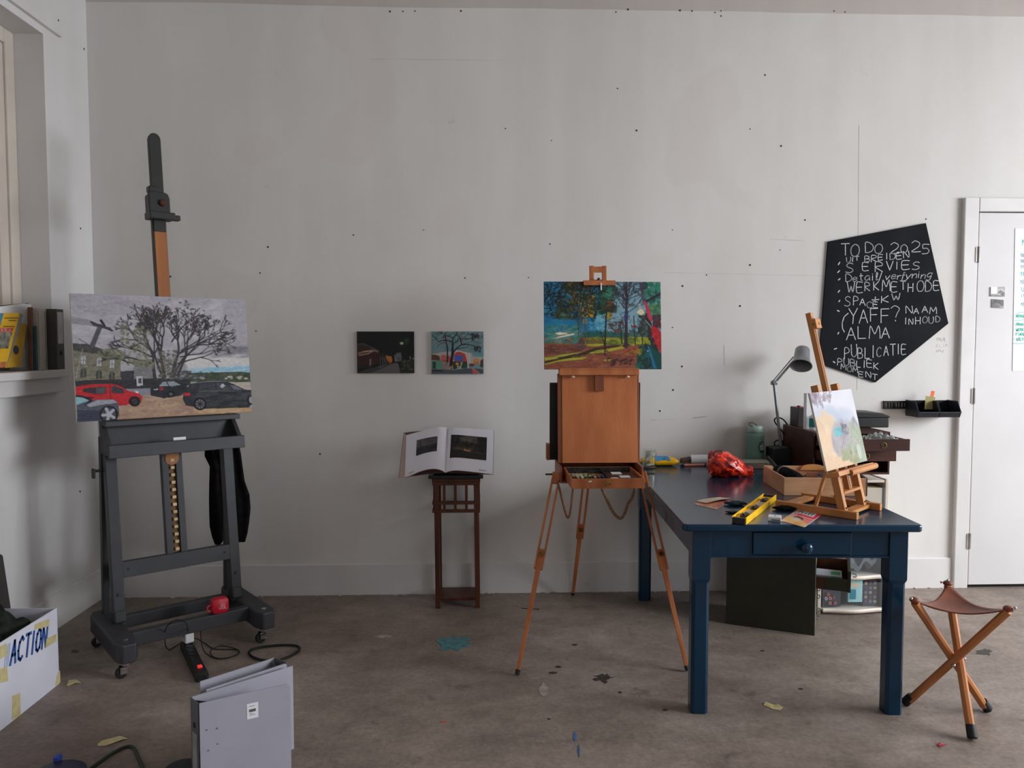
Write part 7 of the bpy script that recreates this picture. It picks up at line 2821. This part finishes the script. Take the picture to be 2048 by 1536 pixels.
# what shows through the clear drawers
M_DKBOX = mat('pastel_tray', (58, 58, 66), 0.6)
mb = MB()
mb.box(1.905, 2.01, ty0 + 0.01, ty0 + 0.16, 0.039, 0.135)
tag(mb.build('dark_box', M_DKBOX), 'dark box in the lowest clear drawer of the cream tower', 'box')
mk_cols = [((206, 90, 100), 'pink'), ((190, 196, 206), 'pale grey'), ((224, 150, 110), 'orange'), ((150, 96, 70), 'brown'), ((222, 140, 96), 'apricot'), ((214, 120, 120), 'rose')]
for k, (c_, nm_) in enumerate(mk_cols):
    x_, z_ = [(1.933, .112), (1.922, .088), (1.945, .090), (1.966, .094), (1.945, .062), (1.974, .062)][k]
    mb = MB()
    mb.cyl((x_, ty0 - 0.004, z_), (x_, ty0 + 0.009, z_), 0.0085, n=14)
    mb.cyl((x_, ty0 - 0.0045, z_), (x_, ty0 - 0.004, z_), 0.004, n=10, m=1)
    tag(mb.build('marker', [mat('marker_' + nm_.replace(' ', '_'), c_, 0.4), M_DKBOX]), nm_ + ' marker end in the lowest clear drawer of the cream tower', 'marker', 'markers in the lowest clear drawer')
mb = MB()
mb.box(2.055, 2.135, ty0 + 0.012, ty0 + 0.03, 0.062, 0.185)
tl = mb.build('turquoise_card_pack', mat('turquoise_pack', (172, 226, 228), 0.5))
tag(tl, 'turquoise and cream packet upright in the lowest clear drawer', 'packet')
mb = MB()
mb.box(2.062, 2.098, ty0 + 0.0108, ty0 + 0.0118, 0.078, 0.135)
mb.build('printed_square', mat('teal_square', (20, 140, 160), 0.4), tl)
mb = MB()
mb.box(2.057, 2.12, ty0 + 0.0108, ty0 + 0.0118, 0.145, 0.172)
mb.build('cream_flap', M_CREAM, tl)
mb = MB()
mb.box(2.143, 2.225, ty0 + 0.02, ty0 + 0.10, 0.0385, 0.185)
pb_ = mb.build('paint_set', M_DKBOX)
tag(pb_, 'dark pan paint set with rows of round colours in the lowest clear drawer', 'paint set')
for iy in range(5):
    for ix in range(3):
        mb = MB()
        x_, z_ = 2.158 + ix * .026, 0.062 + iy * .026
        mb.cyl((x_, ty0 + .0198, z_), (x_, ty0 + .0175, z_), 0.009, n=12)
        mb.build('colour_pan', [mat('pan_plum', (110, 64, 74), 0.5), mat('pan_grey', (120, 120, 134), 0.5), mat('pan_sand', (170, 150, 130), 0.5)][(ix + iy * 2) % 3], pb_)
mb = MB()
mb.box(1.905, 2.04, ty0 + 0.02, ty0 + 0.30, 0.2265, 0.340)
tag(mb.build('brown_box', mat('brown_card', (130, 88, 66), 0.7)), 'brown card box in the second clear drawer from the floor', 'box')
mb = MB()
mb.slab(lambda u, v: (2.055 + .16 * u, ty0 + .02 + .22 * v, 0.262 + .045 * sin(2.2 * u + 3 * v) + .018 * sin(13 * u + 4 * v) + .014 * sin(17 * v - 5 * u)), 20, 20, (0, 0, -.030))
tag(mb.build('clear_bag', mat('grey_film', (150, 156, 160), 0.25, trans=0.4, ior=1.1), smooth=True), 'crumpled grey plastic film in the second clear drawer', 'film')
mb = MB()
mb.box(2.075, 2.165, ty0 + .10, ty0 + .13, 0.33, 0.372)
tag(mb.build('dark_case', mat('slate_case', (76, 80, 92), 0.4), bevel=0.006), 'slate dark small case on the film in the second clear drawer', 'case')

mb = MB()
mb.box(1.91, 2.232, ty0 + .008, ty0 + .30, 0.6015, 0.712)  # plain block added so the top drawer looks pale instead of dark inside
tag(mb.build('pale_filler', M_CREAM), 'added cream block paling the topmost clear drawer of the cream tower', 'paper')
# old brown chest of small drawers standing half on the table, half on the tower
M_CHEST = wood('dark_stained_chest', (78, 44, 34), (52, 28, 24), 9.0, (0.2, 1, 1), 0.4)
cx0, cx1, cy0, cy1, cz0, cz1 = 1.812, 2.245, 4.15, 4.58, 0.7965, 1.033
CH_ = thing('drawer_chest', 'old dark brown wooden chest with two drawers pulled out behind the table easel', 'chest', ((cx0 + cx1) / 2, (cy0 + cy1) / 2, cz0))
th = 0.011
mb = MB()
mb.box(cx0, cx0 + th, cy0, cy1, cz0, cz1)
mb.box(cx1 - th, cx1, cy0, cy1, cz0, cz1)
mb.box(cx0 + th, cx1 - th, cy0, cy1, cz0, cz0 + th)
mb.box(cx0 + th, cx1 - th, cy0, cy1, cz1 - th, cz1)
mb.box(cx0 + th, cx1 - th, cy1 - th, cy1, cz0 + th, cz1 - th)
mb.build('carcass', M_CHEST, CH_, bevel=0.0015)


def chest_drawer(yf, z0, z1, hx):
    mb = MB()
    x0, x1 = cx0 + th + .002, cx1 - th - .002
    mb.box(x0 + .0, x1, yf, yf + .012, z0, z1)
    mb.box(x0, x0 + .008, yf + .012, cy1 - .06, z0 + .004, z1 - .004)
    mb.box(x1 - .008, x1, yf + .012, cy1 - .06, z0 + .004, z1 - .004)
    mb.box(x0 + .008, x1 - .008, yf + .012, cy1 - .06, z0 + .004, z0 + .009)
    d_ = mb.build('drawer', M_CHEST, CH_, bevel=0.001)
    mb = MB()
    mb.lathe([(.0155, 0), (.0155, .002), (.0125, .0025), (.0120, .0005)], (hx, yf - .0003, (z0 + z1) / 2), (0, -1, 0), 20)
    mb.build('finger_ring', M_BRASS, d_)
    mb = MB()
    mb.cyl((hx, yf - .0002, (z0 + z1) / 2), (hx, yf - .0012, (z0 + z1) / 2), .0122, n=20)
    mb.build('finger_hole', M_DARKGAP, d_)
    return d_


chest_drawer(3.93, 0.958, 1.020, 2.093)
chest_drawer(4.06, 0.884, 0.942, 2.070)
mb = MB()
mb.box(cx0 + th + .001, cx0 + .18, 3.945, 3.99, 0.95, 0.955)
# foil in the top drawer
mb = MB()
mb.slab(lambda u, v: (2.045 + .16 * u, 3.955 + .17 * v, 1.011 + .020 * sin(pi * u) * sin(pi * v) + .011 * sin(19 * u + 7 * v) * sin(pi * u) + .009 * sin(27 * v - 11 * u) * sin(pi * v)), 26, 26, (0, 0, -.03))
tag(mb.build('crumpled_foil', mat('foil_grey', (176, 186, 180), 0.25, 0.55, var=0.3, scale=50, bump=0.5, bscale=70), smooth=True, angle=60), 'crumpled silvery plastic wrapping in the top drawer of the brown chest', 'wrapping')
# things on the chest
ax0, ax1 = PY(1712, 850, 4.46).x, PY(1771, 850, 4.40).x
BB = thing('black_case', 'black case with rounded lid on the right end of the brown chest', 'case', ((ax0 + ax1) / 2, 4.46, cz1))
mb = MB()
mb.box(ax0 - .08, ax1, 4.36, 4.56, cz1 + .0005, cz1 + 0.058)
mb.build('body', M_BLACK, BB, bevel=0.006)
mb = MB()
mb.prism([(ax0 - .08, 4.355, cz1 + .0585), (ax1 + .004, 4.355, cz1 + .0585), (ax1 + .002, 4.355, cz1 + .070), (ax1 - .04, 4.355, cz1 + .084), (ax0 - .04, 4.355, cz1 + .091), (ax0 - .08, 4.355, cz1 + .084)], (0, 0.21, 0))
mb.build('lid', M_BLACK, BB, bevel=0.004)
for (x0_, x1_, y0_, y1_, zt_, m_, nm_, lb_, ct_) in (
        (1.838, 1.905, 4.42, 4.54, 0.112, mat('plum_black_box', (40, 24, 30), 0.5), 'dark_box', 'dark plum-coloured box at the left end on top of the brown chest', 'box'),):
    mb = MB()
    mb.box(x0_, x1_, y0_, y1_, cz1 + .0005, cz1 + zt_)
    o_ = mb.build(nm_, m_, bevel=0.002)
    tag(o_, lb_, ct_)
mb = MB()
mb.ball((1.849, 4.44, cz1 + .119), .012, .012, .0062, 12)
tag(mb.build('crimson_cap', mat('crimson', (170, 30, 70), 0.4), smooth=True), 'small crimson cap lying on top of the plum-coloured box', 'cap')
mb = MB()
q0, q1 = PY(1608, 850, 4.32).x, PY(1623, 850, 4.32).x
mb.box(q0, q1, 4.29, 4.33, cz1 + .0005, cz1 + 0.205)
wb = mb.build('carton', M_WHITE)
tag(wb, 'tall narrow white carton on the brown chest behind the small landscape', 'carton')
q = PY(1628, 850, 4.25).x
GB = thing('glue_bottle', 'small teal and white bottle on the brown chest behind the small landscape', 'bottle', (q, 4.25, cz1))
mb = MB()
mb.lathe([(.026, 0), (.027, .004), (.027, .018)], (q, 4.25, cz1 + .0005), n=24)
mb.lathe([(.027, .068), (.026, .078), (.014, .088), (.011, .09)], (q, 4.25, cz1 + .0005), n=24)
mb.build('bottle_body', M_WHITE, GB, smooth=True)
mb = MB()
mb.lathe([(.0272, .018), (.0272, .068)], (q, 4.25, cz1 + .0005), n=24)
mb.build('label_band', mat('teal_label', (24, 140, 140), 0.4), GB, smooth=True)
mb = MB()
mb.lathe([(.011, .09), (.011, .112), (.006, .12)], (q, 4.25, cz1 + .0005), n=16)
mb.build('cap', M_BLACK, GB, smooth=True)

# ---------------------------------------------------------------- dark green drawer cabinet under the table
g0, g1 = PZ(1628, 1271.5), PZ(1451.5, 1247.5)
g0.z = g1.z = 0
gw = (g0 - g1).length
gang = atan2(g0.y - g1.y, g0.x - g1.x)
M_GREEN = mat('army_green_metal', (40, 42, 28), 0.45, var=0.10, scale=4)
M_GREENL = mat('worn_green_edge', (120, 128, 108), 0.5)
GC = thing('drawer_cabinet', 'dark green wooden-drawer cabinet standing under the blue table, one drawer open', 'cabinet', (g1.x, g1.y, 0), gang)
gd, gh = 0.30, 0.60
mb = MB()
mb.box(0, gw, 0, 0.012, 0.0, gh)
mb.box(0, gw, gd - .012, gd, 0.0, gh)
mb.box(0, gw, .012, gd - .012, gh - .012, gh)
mb.box(0, gw, .012, gd - .012, 0.0, 0.012)
mb.box(0, .012, .012, gd - .012, .012, gh - .012)
mb.build('carcass', M_GREEN, GC, True, bevel=0.002)
mb = MB()
mb.box(gw, gw + .004, 0.0, 0.006, 0.0, gh)
mb.build('edge_strip', M_GREENL, GC, True)
nd = 5
for i in range(nd):
    z0 = 0.014 + i * (gh - .028) / nd
    z1 = z0 + (gh - .028) / nd - .004
    out = 0.165 if i == 2 else 0.0
    z0b, z1b = z0, z1
    mb = MB()
    mb.box(gw - .010 + out, gw + .004 + out, 0.016, gd - .016, z0b, z1b)
    d_ = mb.build('drawer', M_GREENL if i != 2 else M_GREEN, GC, True, bevel=0.001)
    mb = MB()
    xx = gw - .010 + out
    mb.box(xx - .30, xx, 0.018, 0.026, z0b + .003, z1b - (.045 if i == 2 else .006))
    mb.box(xx - .30, xx, gd - .026, gd - .018, z0b + .003, z1b - .006)
    mb.box(xx - .30, xx, 0.026, gd - .026, z0b + .003, z0b + .008)
    mb.build('drawer_box', M_MAHOG, d_, True)
    if i == 2:
        mb = MB()
        mb.box(xx - .11, xx, 0.0168, 0.0178, z0b + .003, z1b - .044)
        mb.build('painted_front_part', M_GREEN, d_, True)
        mb = MB()
        mb.box(xx + .0141, xx + .0150, 0.016, gd - .016, z0b, z1b)
        mb.build('front_edge', M_GREENL, d_, True)
    for k in (0.25, 0.75) if i != 2 else (0.5,):
        y = 0.016 + (gd - .032) * k
        mb = MB()
        zc_ = (z0b + z1b) / 2
        x_ = gw + .0045 + out + (.0106 if i == 2 else 0)
        mb.tube([(x_, y - .028, zc_), (x_ + .016, y - .028, zc_), (x_ + .018, y - .022, zc_), (x_ + .018, y + .022, zc_), (x_ + .016, y + .028, zc_), (x_, y + .028, zc_)], 0.0028, 7)
        mb.build('handle', M_STEEL, d_, True, smooth=True)
gm = root_matrix(GC)
PXB = thing('plastic_box', 'clear plastic box with green print lying in the open drawer of the green cabinet', 'box', gm @ Vector((gw + .06, .10, .30)), gang)
zd = 0.014 + 2 * (gh - .028) / nd + .0085
PXB.location = gm @ Vector((gw - .02, 0.05, zd))
mb = MB()
mb.box(0, .150, 0, .12, 0, .062)
mb.build('body', mat('cloudy_plastic', (196, 200, 214), 0.3, trans=0.2), PXB, True, bevel=0.006)
mb = MB()
mb.box(.095, .14, .02, .08, .0622, .0628)
mb.box(.095, .142, -.0006, -.0001, .030, .056)
mb.build('green_print', mat('green_print', (40, 150, 84), 0.4), PXB, True)

# ---------------------------------------------------------------- chalkboard with the to-do list
M_CHALK = mat('chalk', (206, 208, 210), 0.9, var=0.12, scale=200)
CB = thing('chalkboard', 'black five-sided chalkboard with a handwritten chalk list on the back wall', 'chalkboard', (2.4, WALL_Y, 1.28))
BY = WALL_Y - 0.013
mb = MB()
P = [PY(x, y, BY) for x, y in ((1656.5, 483), (1852, 446), (1897, 647), (1751, 765), (1647, 730), (1640, 700))]
mb.prism(P, (0, 0.012, 0))
mb.build('board', mat('blackboard', (22, 25, 29), 0.8, spec=0.12, var=0.12, scale=5, rgb2=(30, 33, 36)), CB, bevel=0.001)
KX, KY, KS = 1600, 430, 340 / 1411


def cbp(x, y):
    return PY(KX + x * KS, KY + y * KS, BY - 0.0004)


random.seed(21)
mb = MB()


def chalk(text, x0, x1, y0, y1, hgt, w=0.0045, jit=0.15, gap=0.35, slant=0.0):
    write(mb, text, lambda u, v: cbp(x0 + (x1 - x0) * u + 2 * sin(v * 3), y0 + (y1 - y0) * u - hgt * v), w, (0, -1, 0), jit=jit, gap=gap, lift=0.0008, smooth=3, slant=slant)


chalk('TO', 345, 485, 340, 334, 92, gap=.15)
chalk('DO', 540, 688, 312, 305, 82, gap=.2)
chalk('2025', 748, 1078, 308, 312, 82, gap=.22, jit=.14)
chalk('UIT', 385, 490, 388, 380, 34, 0.0044)
chalk('BREIDEN', 536, 902, 388, 358, 48, 0.0044)
chalk('S', 380, 446, 476, 476, 82, gap=.01)
chalk('E', 520, 575, 470, 470, 66, gap=.01)
chalk('RV', 628, 775, 462, 458, 76)
chalk('IES', 790, 1000, 455, 444, 66)
chalk('Detail/', 378, 690, 552, 538, 60, 0.0040, .06, .12)
chalk('verfyning', 700, 1092, 535, 520, 56, 0.0038, .08, .05, slant=.3)
chalk('WERKMETHODE', 390, 1162, 640, 622, 82, 0.0044)
chalk('SP', 372, 492, 748, 752, 84)
chalk('ACE', 494, 652, 752, 775, 52)
chalk('+KW', 592, 835, 728, 708, 56)
chalk('YAFF?', 405, 830, 905, 890, 112, gap=.25)
chalk('NAAM', 880, 1130, 812, 812, 52, 0.0042)
chalk('INHOUD', 868, 1166, 906, 894, 54, 0.0042)
chalk('ALMA', 385, 745, 1036, 1026, 96, gap=.3)
chalk('PUBLICATIE', 366, 886, 1192, 1162, 88)
chalk('PUBLIEK', 310, 650, 1240, 1274, 52, 0.0042)
chalk('MOM', 340, 480, 1280, 1308, 42, 0.0040)
chalk('ENT', 486, 645, 1338, 1366, 46, 0.0040)
for a, b in (((330, 392), (318, 412)), ((328, 462), (312, 478)), ((332, 528), (318, 540)), ((328, 626), (316, 642)), ((330, 708), (322, 720)), ((310, 792), (326, 800)), ((322, 974), (314, 988)), ((284, 1114), (304, 1106)), ((276, 1216), (290, 1226))):
    ribbon(mb, [cbp(*a), cbp(*b)], 0.0062, (0, -1, 0))
ribbon(mb, [cbp(*p) for p in ((400, 815), (366, 845), (350, 895), (352, 940), (368, 972))], 0.005, (0, -1, 0))
mb.build('chalk_writing', M_CHALK, CB)
# faint pencil notes on the wall below the board
mb = MB()
for t_, x0, x1, y_, h_ in (('TO', 1128, 1160, 1040, 16), ('SAL', 1166, 1218, 1048, 26), ('ELI', 1130, 1200, 1096, 20), ('ANO', 1128, 1196, 1136, 22), ('A', 1205, 1225, 1092, 20)):
    write(mb, t_, lambda u, v, a=x0, b=x1, c=y_, d=h_: PY(KX + (a + (b - a) * u) * KS, KY + (c - d * v) * KS, WALL_Y - 0.0003), 0.0016, (0, -1, 0), jit=.2, lift=0.0004)
o_ = mb.build('pencil_note', mat('pencil', (186, 178, 176), 0.9), bpy.data.objects['wall_back'])

# ---------------------------------------------------------------- wall rail with two open-front bins
RL = thing('bin_rail', 'black slotted rail screwed to the wall, carrying two bins beside the door', 'rail', (2.62, WALL_Y, 1.14))
ry = WALL_Y - 0.012
p0, p1 = PY(1768, 802, ry), PY(1880, 818, ry)
zt_, zb_ = p0.z, PY(1768, 818, ry).z
mb = MB()
mb.box(p0.x, p1.x, ry, WALL_Y - .0005, zt_ - .011, zt_)
mb.box(p0.x, p1.x, ry, WALL_Y - .0005, zb_, zb_ + .011)
xs_ = [1768, 1772, 1776.5, 1778, 1782, 1783.5, 1787, 1791.5, 1795.5, 1797, 1800.5, 1803, 1806.5, 1809, 1812.5, 1816]
for a, b in zip(xs_[::2], xs_[1::2]):
    mb.box(PY(a, 810, ry).x, PY(b, 810, ry).x, ry, WALL_Y - .0005, zb_ + .011, zt_ - .011)
mb.box(PY(1816, 810, ry).x, p1.x, ry, WALL_Y - .0005, zb_ + .011, zt_ - .011)
mb.build('slotted_strip', M_BLACK, RL, bevel=0.001)


def wall_bin(xl, xr, label):
    yb, yf = WALL_Y - .0125, WALL_Y - .155
    za, zb = zb_ - .040, zt_ + 0.004
    t = thing('storage_bin', label, 'bin', ((xl + xr) / 2, (yb + yf) / 2, za), 0, 'bins on the wall rail')
    w = .004
    mb = MB()
    for x, x2 in ((xl, xl + w), (xr - w, xr)):
        mb.prism([(x, yb, za), (x, yf + .012, za), (x, yf, za + .028), (x, yf + .040, zb), (x, yb, zb)], (x2 - x, 0, 0))
    mb.box(xl + w, xr - w, yf + .012, yb, za, za + w)
    mb.box(xl + w, xr - w, yb - w, yb, za + w, zb)
    mb.hexa([(xl + w, yf + .012, za), (xr - w, yf + .012, za), (xr - w, yf + .012 + w, za), (xl + w, yf + .012 + w, za), (xl + w, yf, za + .03), (xr - w, yf, za + .03), (xr - w, yf + w, za + .03), (xl + w, yf + w, za + .03)])
    mb.build('bin_body', M_BINB, t, bevel=0.001)
    mb = MB()
    mb.tube([(xl + .002, yb, zb), (xl + .002, yf + .040, zb), (xl + .002, yf, za + .030), (xr - .002, yf, za + .030), (xr - .002, yf + .040, zb), (xr - .002, yb, zb)], 0.0042, 8)
    mb.build('rolled_rim', M_BINB, t, smooth=True)
    return t


M_BINB = mat('bin_blue_black', (26, 30, 38), 0.35, var=0.06)
b0_, b1_, b2_ = PY(1838, 818, WALL_Y - .15).x, PY(1879.5, 818, WALL_Y - .15).x, PY(1922, 818, WALL_Y - .15).x
b0_ -= 0.005
wall_bin(b0_, b1_ - .001, 'black open wall bin holding the khaki card, left of the pair on the rail')
wall_bin(b1_ + .001, b2_, 'empty black open wall bin next to the door frame')
mb = MB()
Yc = WALL_Y - .085
P = [PY(x, y, Yc) for x, y in ((1849, 818.5), (1868.5, 818.5), (1870.5, 794), (1851.5, 792))]
mb.prism(P, (0, 0.0015, 0))
tag(mb.build('khaki_card', mat('khaki_card', (168, 158, 104), 0.7)), 'khaki card standing in the left wall bin', 'card')
mb = MB()
P = [PY(x, y, Yc + .012) for x, y in ((1856, 812), (1862, 812), (1870, 782.5), (1863, 781.5))]
mb.prism(P, (0, 0.0015, 0))
tag(mb.build('orange_ticket', mat('orange_ticket', (240, 110, 56), 0.6)), 'orange ticket sticking up behind the khaki card in the wall bin', 'ticket')

# ---------------------------------------------------------------- on the door
DYF = WALL_Y - 0.0245
for pts, lb_, dark in (([(1982, 574), (2010, 573.5), (2009.5, 593), (1981.5, 592.5)], 'small black and white photo magnet, the lighter one on the white door', False), ([(1985, 598), (2007.5, 600), (2007.5, 616.5), (1984.5, 615)], 'small dark photo magnet under the lighter one on the white door', True)):
    cv = Canvas(24, 18, (70, 66, 66) if dark else (150, 146, 146))
    if not dark:
        cv.poly([(0, 0), (11, 0), (11, 12), (0, 13)], (226, 224, 222))
        cv.dabs((11, 4, 24, 18), 26, 2, [(90, 86, 86), (190, 186, 184), (60, 58, 58)], .8)
        cv.poly([(0, 14), (24, 15), (24, 18), (0, 18)], (120, 116, 116))
    else:
        cv.dabs((0, 0, 24, 18), 34, 2.4, [(48, 46, 46), (92, 88, 88), (120, 116, 114)], .8)
        cv.poly([(16, 14), (24, 12), (24, 18), (14, 18)], (150, 146, 146))
    P = [PY(x, y, DYF - 0.006) for x, y in pts]
    mb = MB()
    mb.sheet(lambda u, v: P[0].lerp(P[1], u).lerp(P[3].lerp(P[2], u), v), 23, 17)
    mb.prism([p + Vector((0, .0003, 0)) for p in P], (0, .0055, 0), 1)
    o_ = mb.build('photo_magnet', [M_PRINT, M_PAPER], fix=False)
    lay_paint(o_, cv, 0)
    tag(o_, lb_, 'magnet')
mb = MB()
sp0 = PY(2030, 470, DYF - .002)
sb0 = PY(2025, 742, DYF - .002)
mb.hexa([(sb0.x, DYF - .0022, sb0.z), (sb0.x + .50, DYF - .0022, sb0.z), (sb0.x + .50, DYF - .0005, sb0.z), (sb0.x, DYF - .0005, sb0.z), (sp0.x, DYF - .0022, sp0.z + .04), (sp0.x + .50, DYF - .0022, sp0.z + .04), (sp0.x + .50, DYF - .0005, sp0.z + .04), (sp0.x, DYF - .0005, sp0.z + .04)])
sh_ = mb.build('schedule_sheet', mat('bluish_sheet', (222, 222, 232), 0.45, var=0.02))
tag(sh_, 'large bluish white sheet with teal handwriting on the white door', 'sheet')
mb = MB()
Ys = DYF - .0024


def dpt(x, y):
    return PY(1930 + x * 118 / 533, 420 + y * 118 / 533, Ys)


for t_, x0, y_, h_, nn, m_ in (('P', 518, 318, 52, 1, 0), ('105', 505, 420, 26, 3, 1), ('102', 505, 475, 26, 3, 1), ('115', 505, 525, 26, 3, 1), ('11', 502, 595, 30, 2, 0), ('10', 502, 665, 28, 2, 1), ('12', 506, 730, 26, 2, 1), ('11', 506, 790, 24, 2, 1), ('10', 506, 865, 24, 2, 1),
                               ('MAAND', 462, 972, 24, 5, 0), ('MAAN', 462, 1045, 22, 4, 0), ('WERK', 462, 1092, 22, 4, 0), ('FIANL', 462, 1135, 24, 5, 0), ('SOLV', 462, 1180, 24, 4, 0)):
    write(mb, t_, lambda u, v, a=x0, n_=nn, c=y_, d=h_: dpt(a + u * n_ * 17, c - d * v), 0.0042, (0, -1, 0), jit=.1, lift=0.0005, m=m_)
for pts in ([(450, 940), (500, 925), (560, 922)], [(445, 1000), (560, 990)], [(432, 1205), (500, 1208), (560, 1195)], [(440, 1030), (446, 1030)], [(440, 1080), (446, 1080)], [(440, 1125), (446, 1125)], [(438, 1168), (444, 1168)]):
    ribbon(mb, [dpt(*p) for p in pts], 0.003, (0, -1, 0), 0)
mb.build('teal_writing', [mat('teal_marker', (96, 204, 180), 0.6), mat('pale_teal_marker', (150, 196, 198), 0.6)], sh_)

# ---------------------------------------------------------------- tripod stool
fA, fB, fC = PZ(1809, 1410), PZ(1976, 1423), PZ(1945, 1482)
HS = 0.515
tR, tL, tB = PZ(2016, 1216, HS), PZ(1830, 1199, HS), PZ(1896, 1166, HS)
ctr = (tR + tL + tB) / 3
SL = thing('tripod_stool', 'folding three-legged wooden stool with brown leather seat beside the blue table', 'stool', (ctr.x, ctr.y, 0))
M_STOOL = wood('stool_beech', (190, 124, 72), (168, 104, 58), 10.0, (1, 1, 0.15))
M_LEATHER = mat('brown_leather', (122, 66, 46), 0.45, var=0.14, scale=10, bump=0.12, bscale=60)
off_ = {0: 0.022, 1: -0.012, 2: -0.012}
for k, (f_, t_) in enumerate(((fA, tR), (fB, tL), (fC, tB))):
    f_.z, t_.z = 0.0, HS - 0.012
    d = (t_ - f_).normalized()
    mb = MB()
    mb.cyl(f_ + d * 0.035, t_, 0.0165, n=8, phase=pi / 8)
    lg = mb.build('leg', M_STOOL, SL, bevel=0.001)
    mb = MB()
    mb.lathe([(0.016, 0.0), (0.019, 0.004), (0.0185, 0.03), (0.0175, 0.05)], f_ + Vector((0, 0, 0.009)), d, 16)
    mb.build('rubber_foot', M_RUBBER, lg, smooth=True)
cr = (fA.lerp(tR, .5) + fB.lerp(tL, .5) + fC.lerp(tB, .5)) / 3
mb = MB()
q = fA.lerp(tR, .47)
mb.ball(q + Vector((0, -.021, 0)), 0.008, n=10)
mb.cyl(q + Vector((0, -.02, 0)), q + Vector((.03, .045, .004)), 0.004, n=8)
mb.ball(q + Vector((.075, .03, .004)), 0.008, n=10)
mb.cyl(q + Vector((0.0, .02, .0)), q + Vector((.075, .03, .004)), 0.004, n=8)
mb.build('pivot_bolt', M_STEEL, SL, smooth=True)
T3 = [t + (t - ctr).normalized() * 0.014 + Vector((0, 0, 0.014)) for t in (tL, tR, tB)]
NN = 22
mb = MB()
idx = {}
vs = []
for i in range(NN + 1):
    for j in range(NN + 1 - i):
        k = NN - i - j
        a, b, c_ = i / NN, j / NN, k / NN
        p = T3[0] * a + T3[1] * b + T3[2] * c_
        # edges curve inwards, middle sags
        m_ = min(a, b, c_)
        e = (a * b * (1 - c_) ** 1 + b * c_ * (1 - a) + a * c_ * (1 - b))
        inn = (ctr + Vector((0, 0, HS * 0 + 0)) - p)
        inn.z = 0
        edgepull = 0.62 * (a * b * max(0, 1 - 6 * c_) + b * c_ * max(0, 1 - 6 * a) + a * c_ * max(0, 1 - 6 * b))
        p = p + inn * edgepull
        sag = 0.30 * (a * b + b * c_ + a * c_)
        p = p + Vector((0, 0, -sag * 0.52 + 0.004 * sin(14 * a) * m_))
        idx[(i, j)] = len(vs)
        vs.append(p)
fs = []
for i in range(NN):
    for j in range(NN - i):
        fs.append((idx[(i, j)], idx[(i + 1, j)], idx[(i, j + 1)]))
        if i + j < NN - 1:
            fs.append((idx[(i + 1, j)], idx[(i + 1, j + 1)], idx[(i, j + 1)]))
mb.add(vs, fs)
st_ = mb.build('seat', M_LEATHER, SL, smooth=True, angle=80)
sm_ = st_.modifiers.new('thick', 'SOLIDIFY')
sm_.thickness = 0.005
for t_ in T3:
    d = (t_ - ctr)
    d.z = 0
    d.normalize()
    mb = MB()
    q = t_ - d * 0.012 + Vector((0, 0, -0.004))
    mb.ball(q, 0.0195, 0.0195, 0.013, 14, fn=lambda v: 1 - .12 * max(0, -v.z))
    cp = mb.build('corner_pocket', M_LEATHER, SL, smooth=True)
    mb = MB()
    mb.ball(t_ + d * 0.006 + Vector((0, -0.006, 0.006)), 0.006, n=8)
    mb.build('stud', M_STEEL, cp, smooth=True)
mb = MB()
q = T3[0] + Vector((0.036, 0.0, -0.028))
mb.prism([q, q + Vector((.008, 0, -.002)), q + Vector((.012, 0, -.022)), q + Vector((.001, 0, -.024))], (0, .002, 0))
mb.build('red_tag', mat('red_tag', (190, 40, 70), 0.6), SL)
mb = MB()
q = T3[2] + Vector((-0.022, -0.01, 0.002))
mb.prism([q, q + Vector((-.016, 0, .004)), q + Vector((-.012, 0, -.006))], (0, .002, 0))
mb.build('red_tag', mat('red_tag', (190, 40, 70), 0.6), SL)
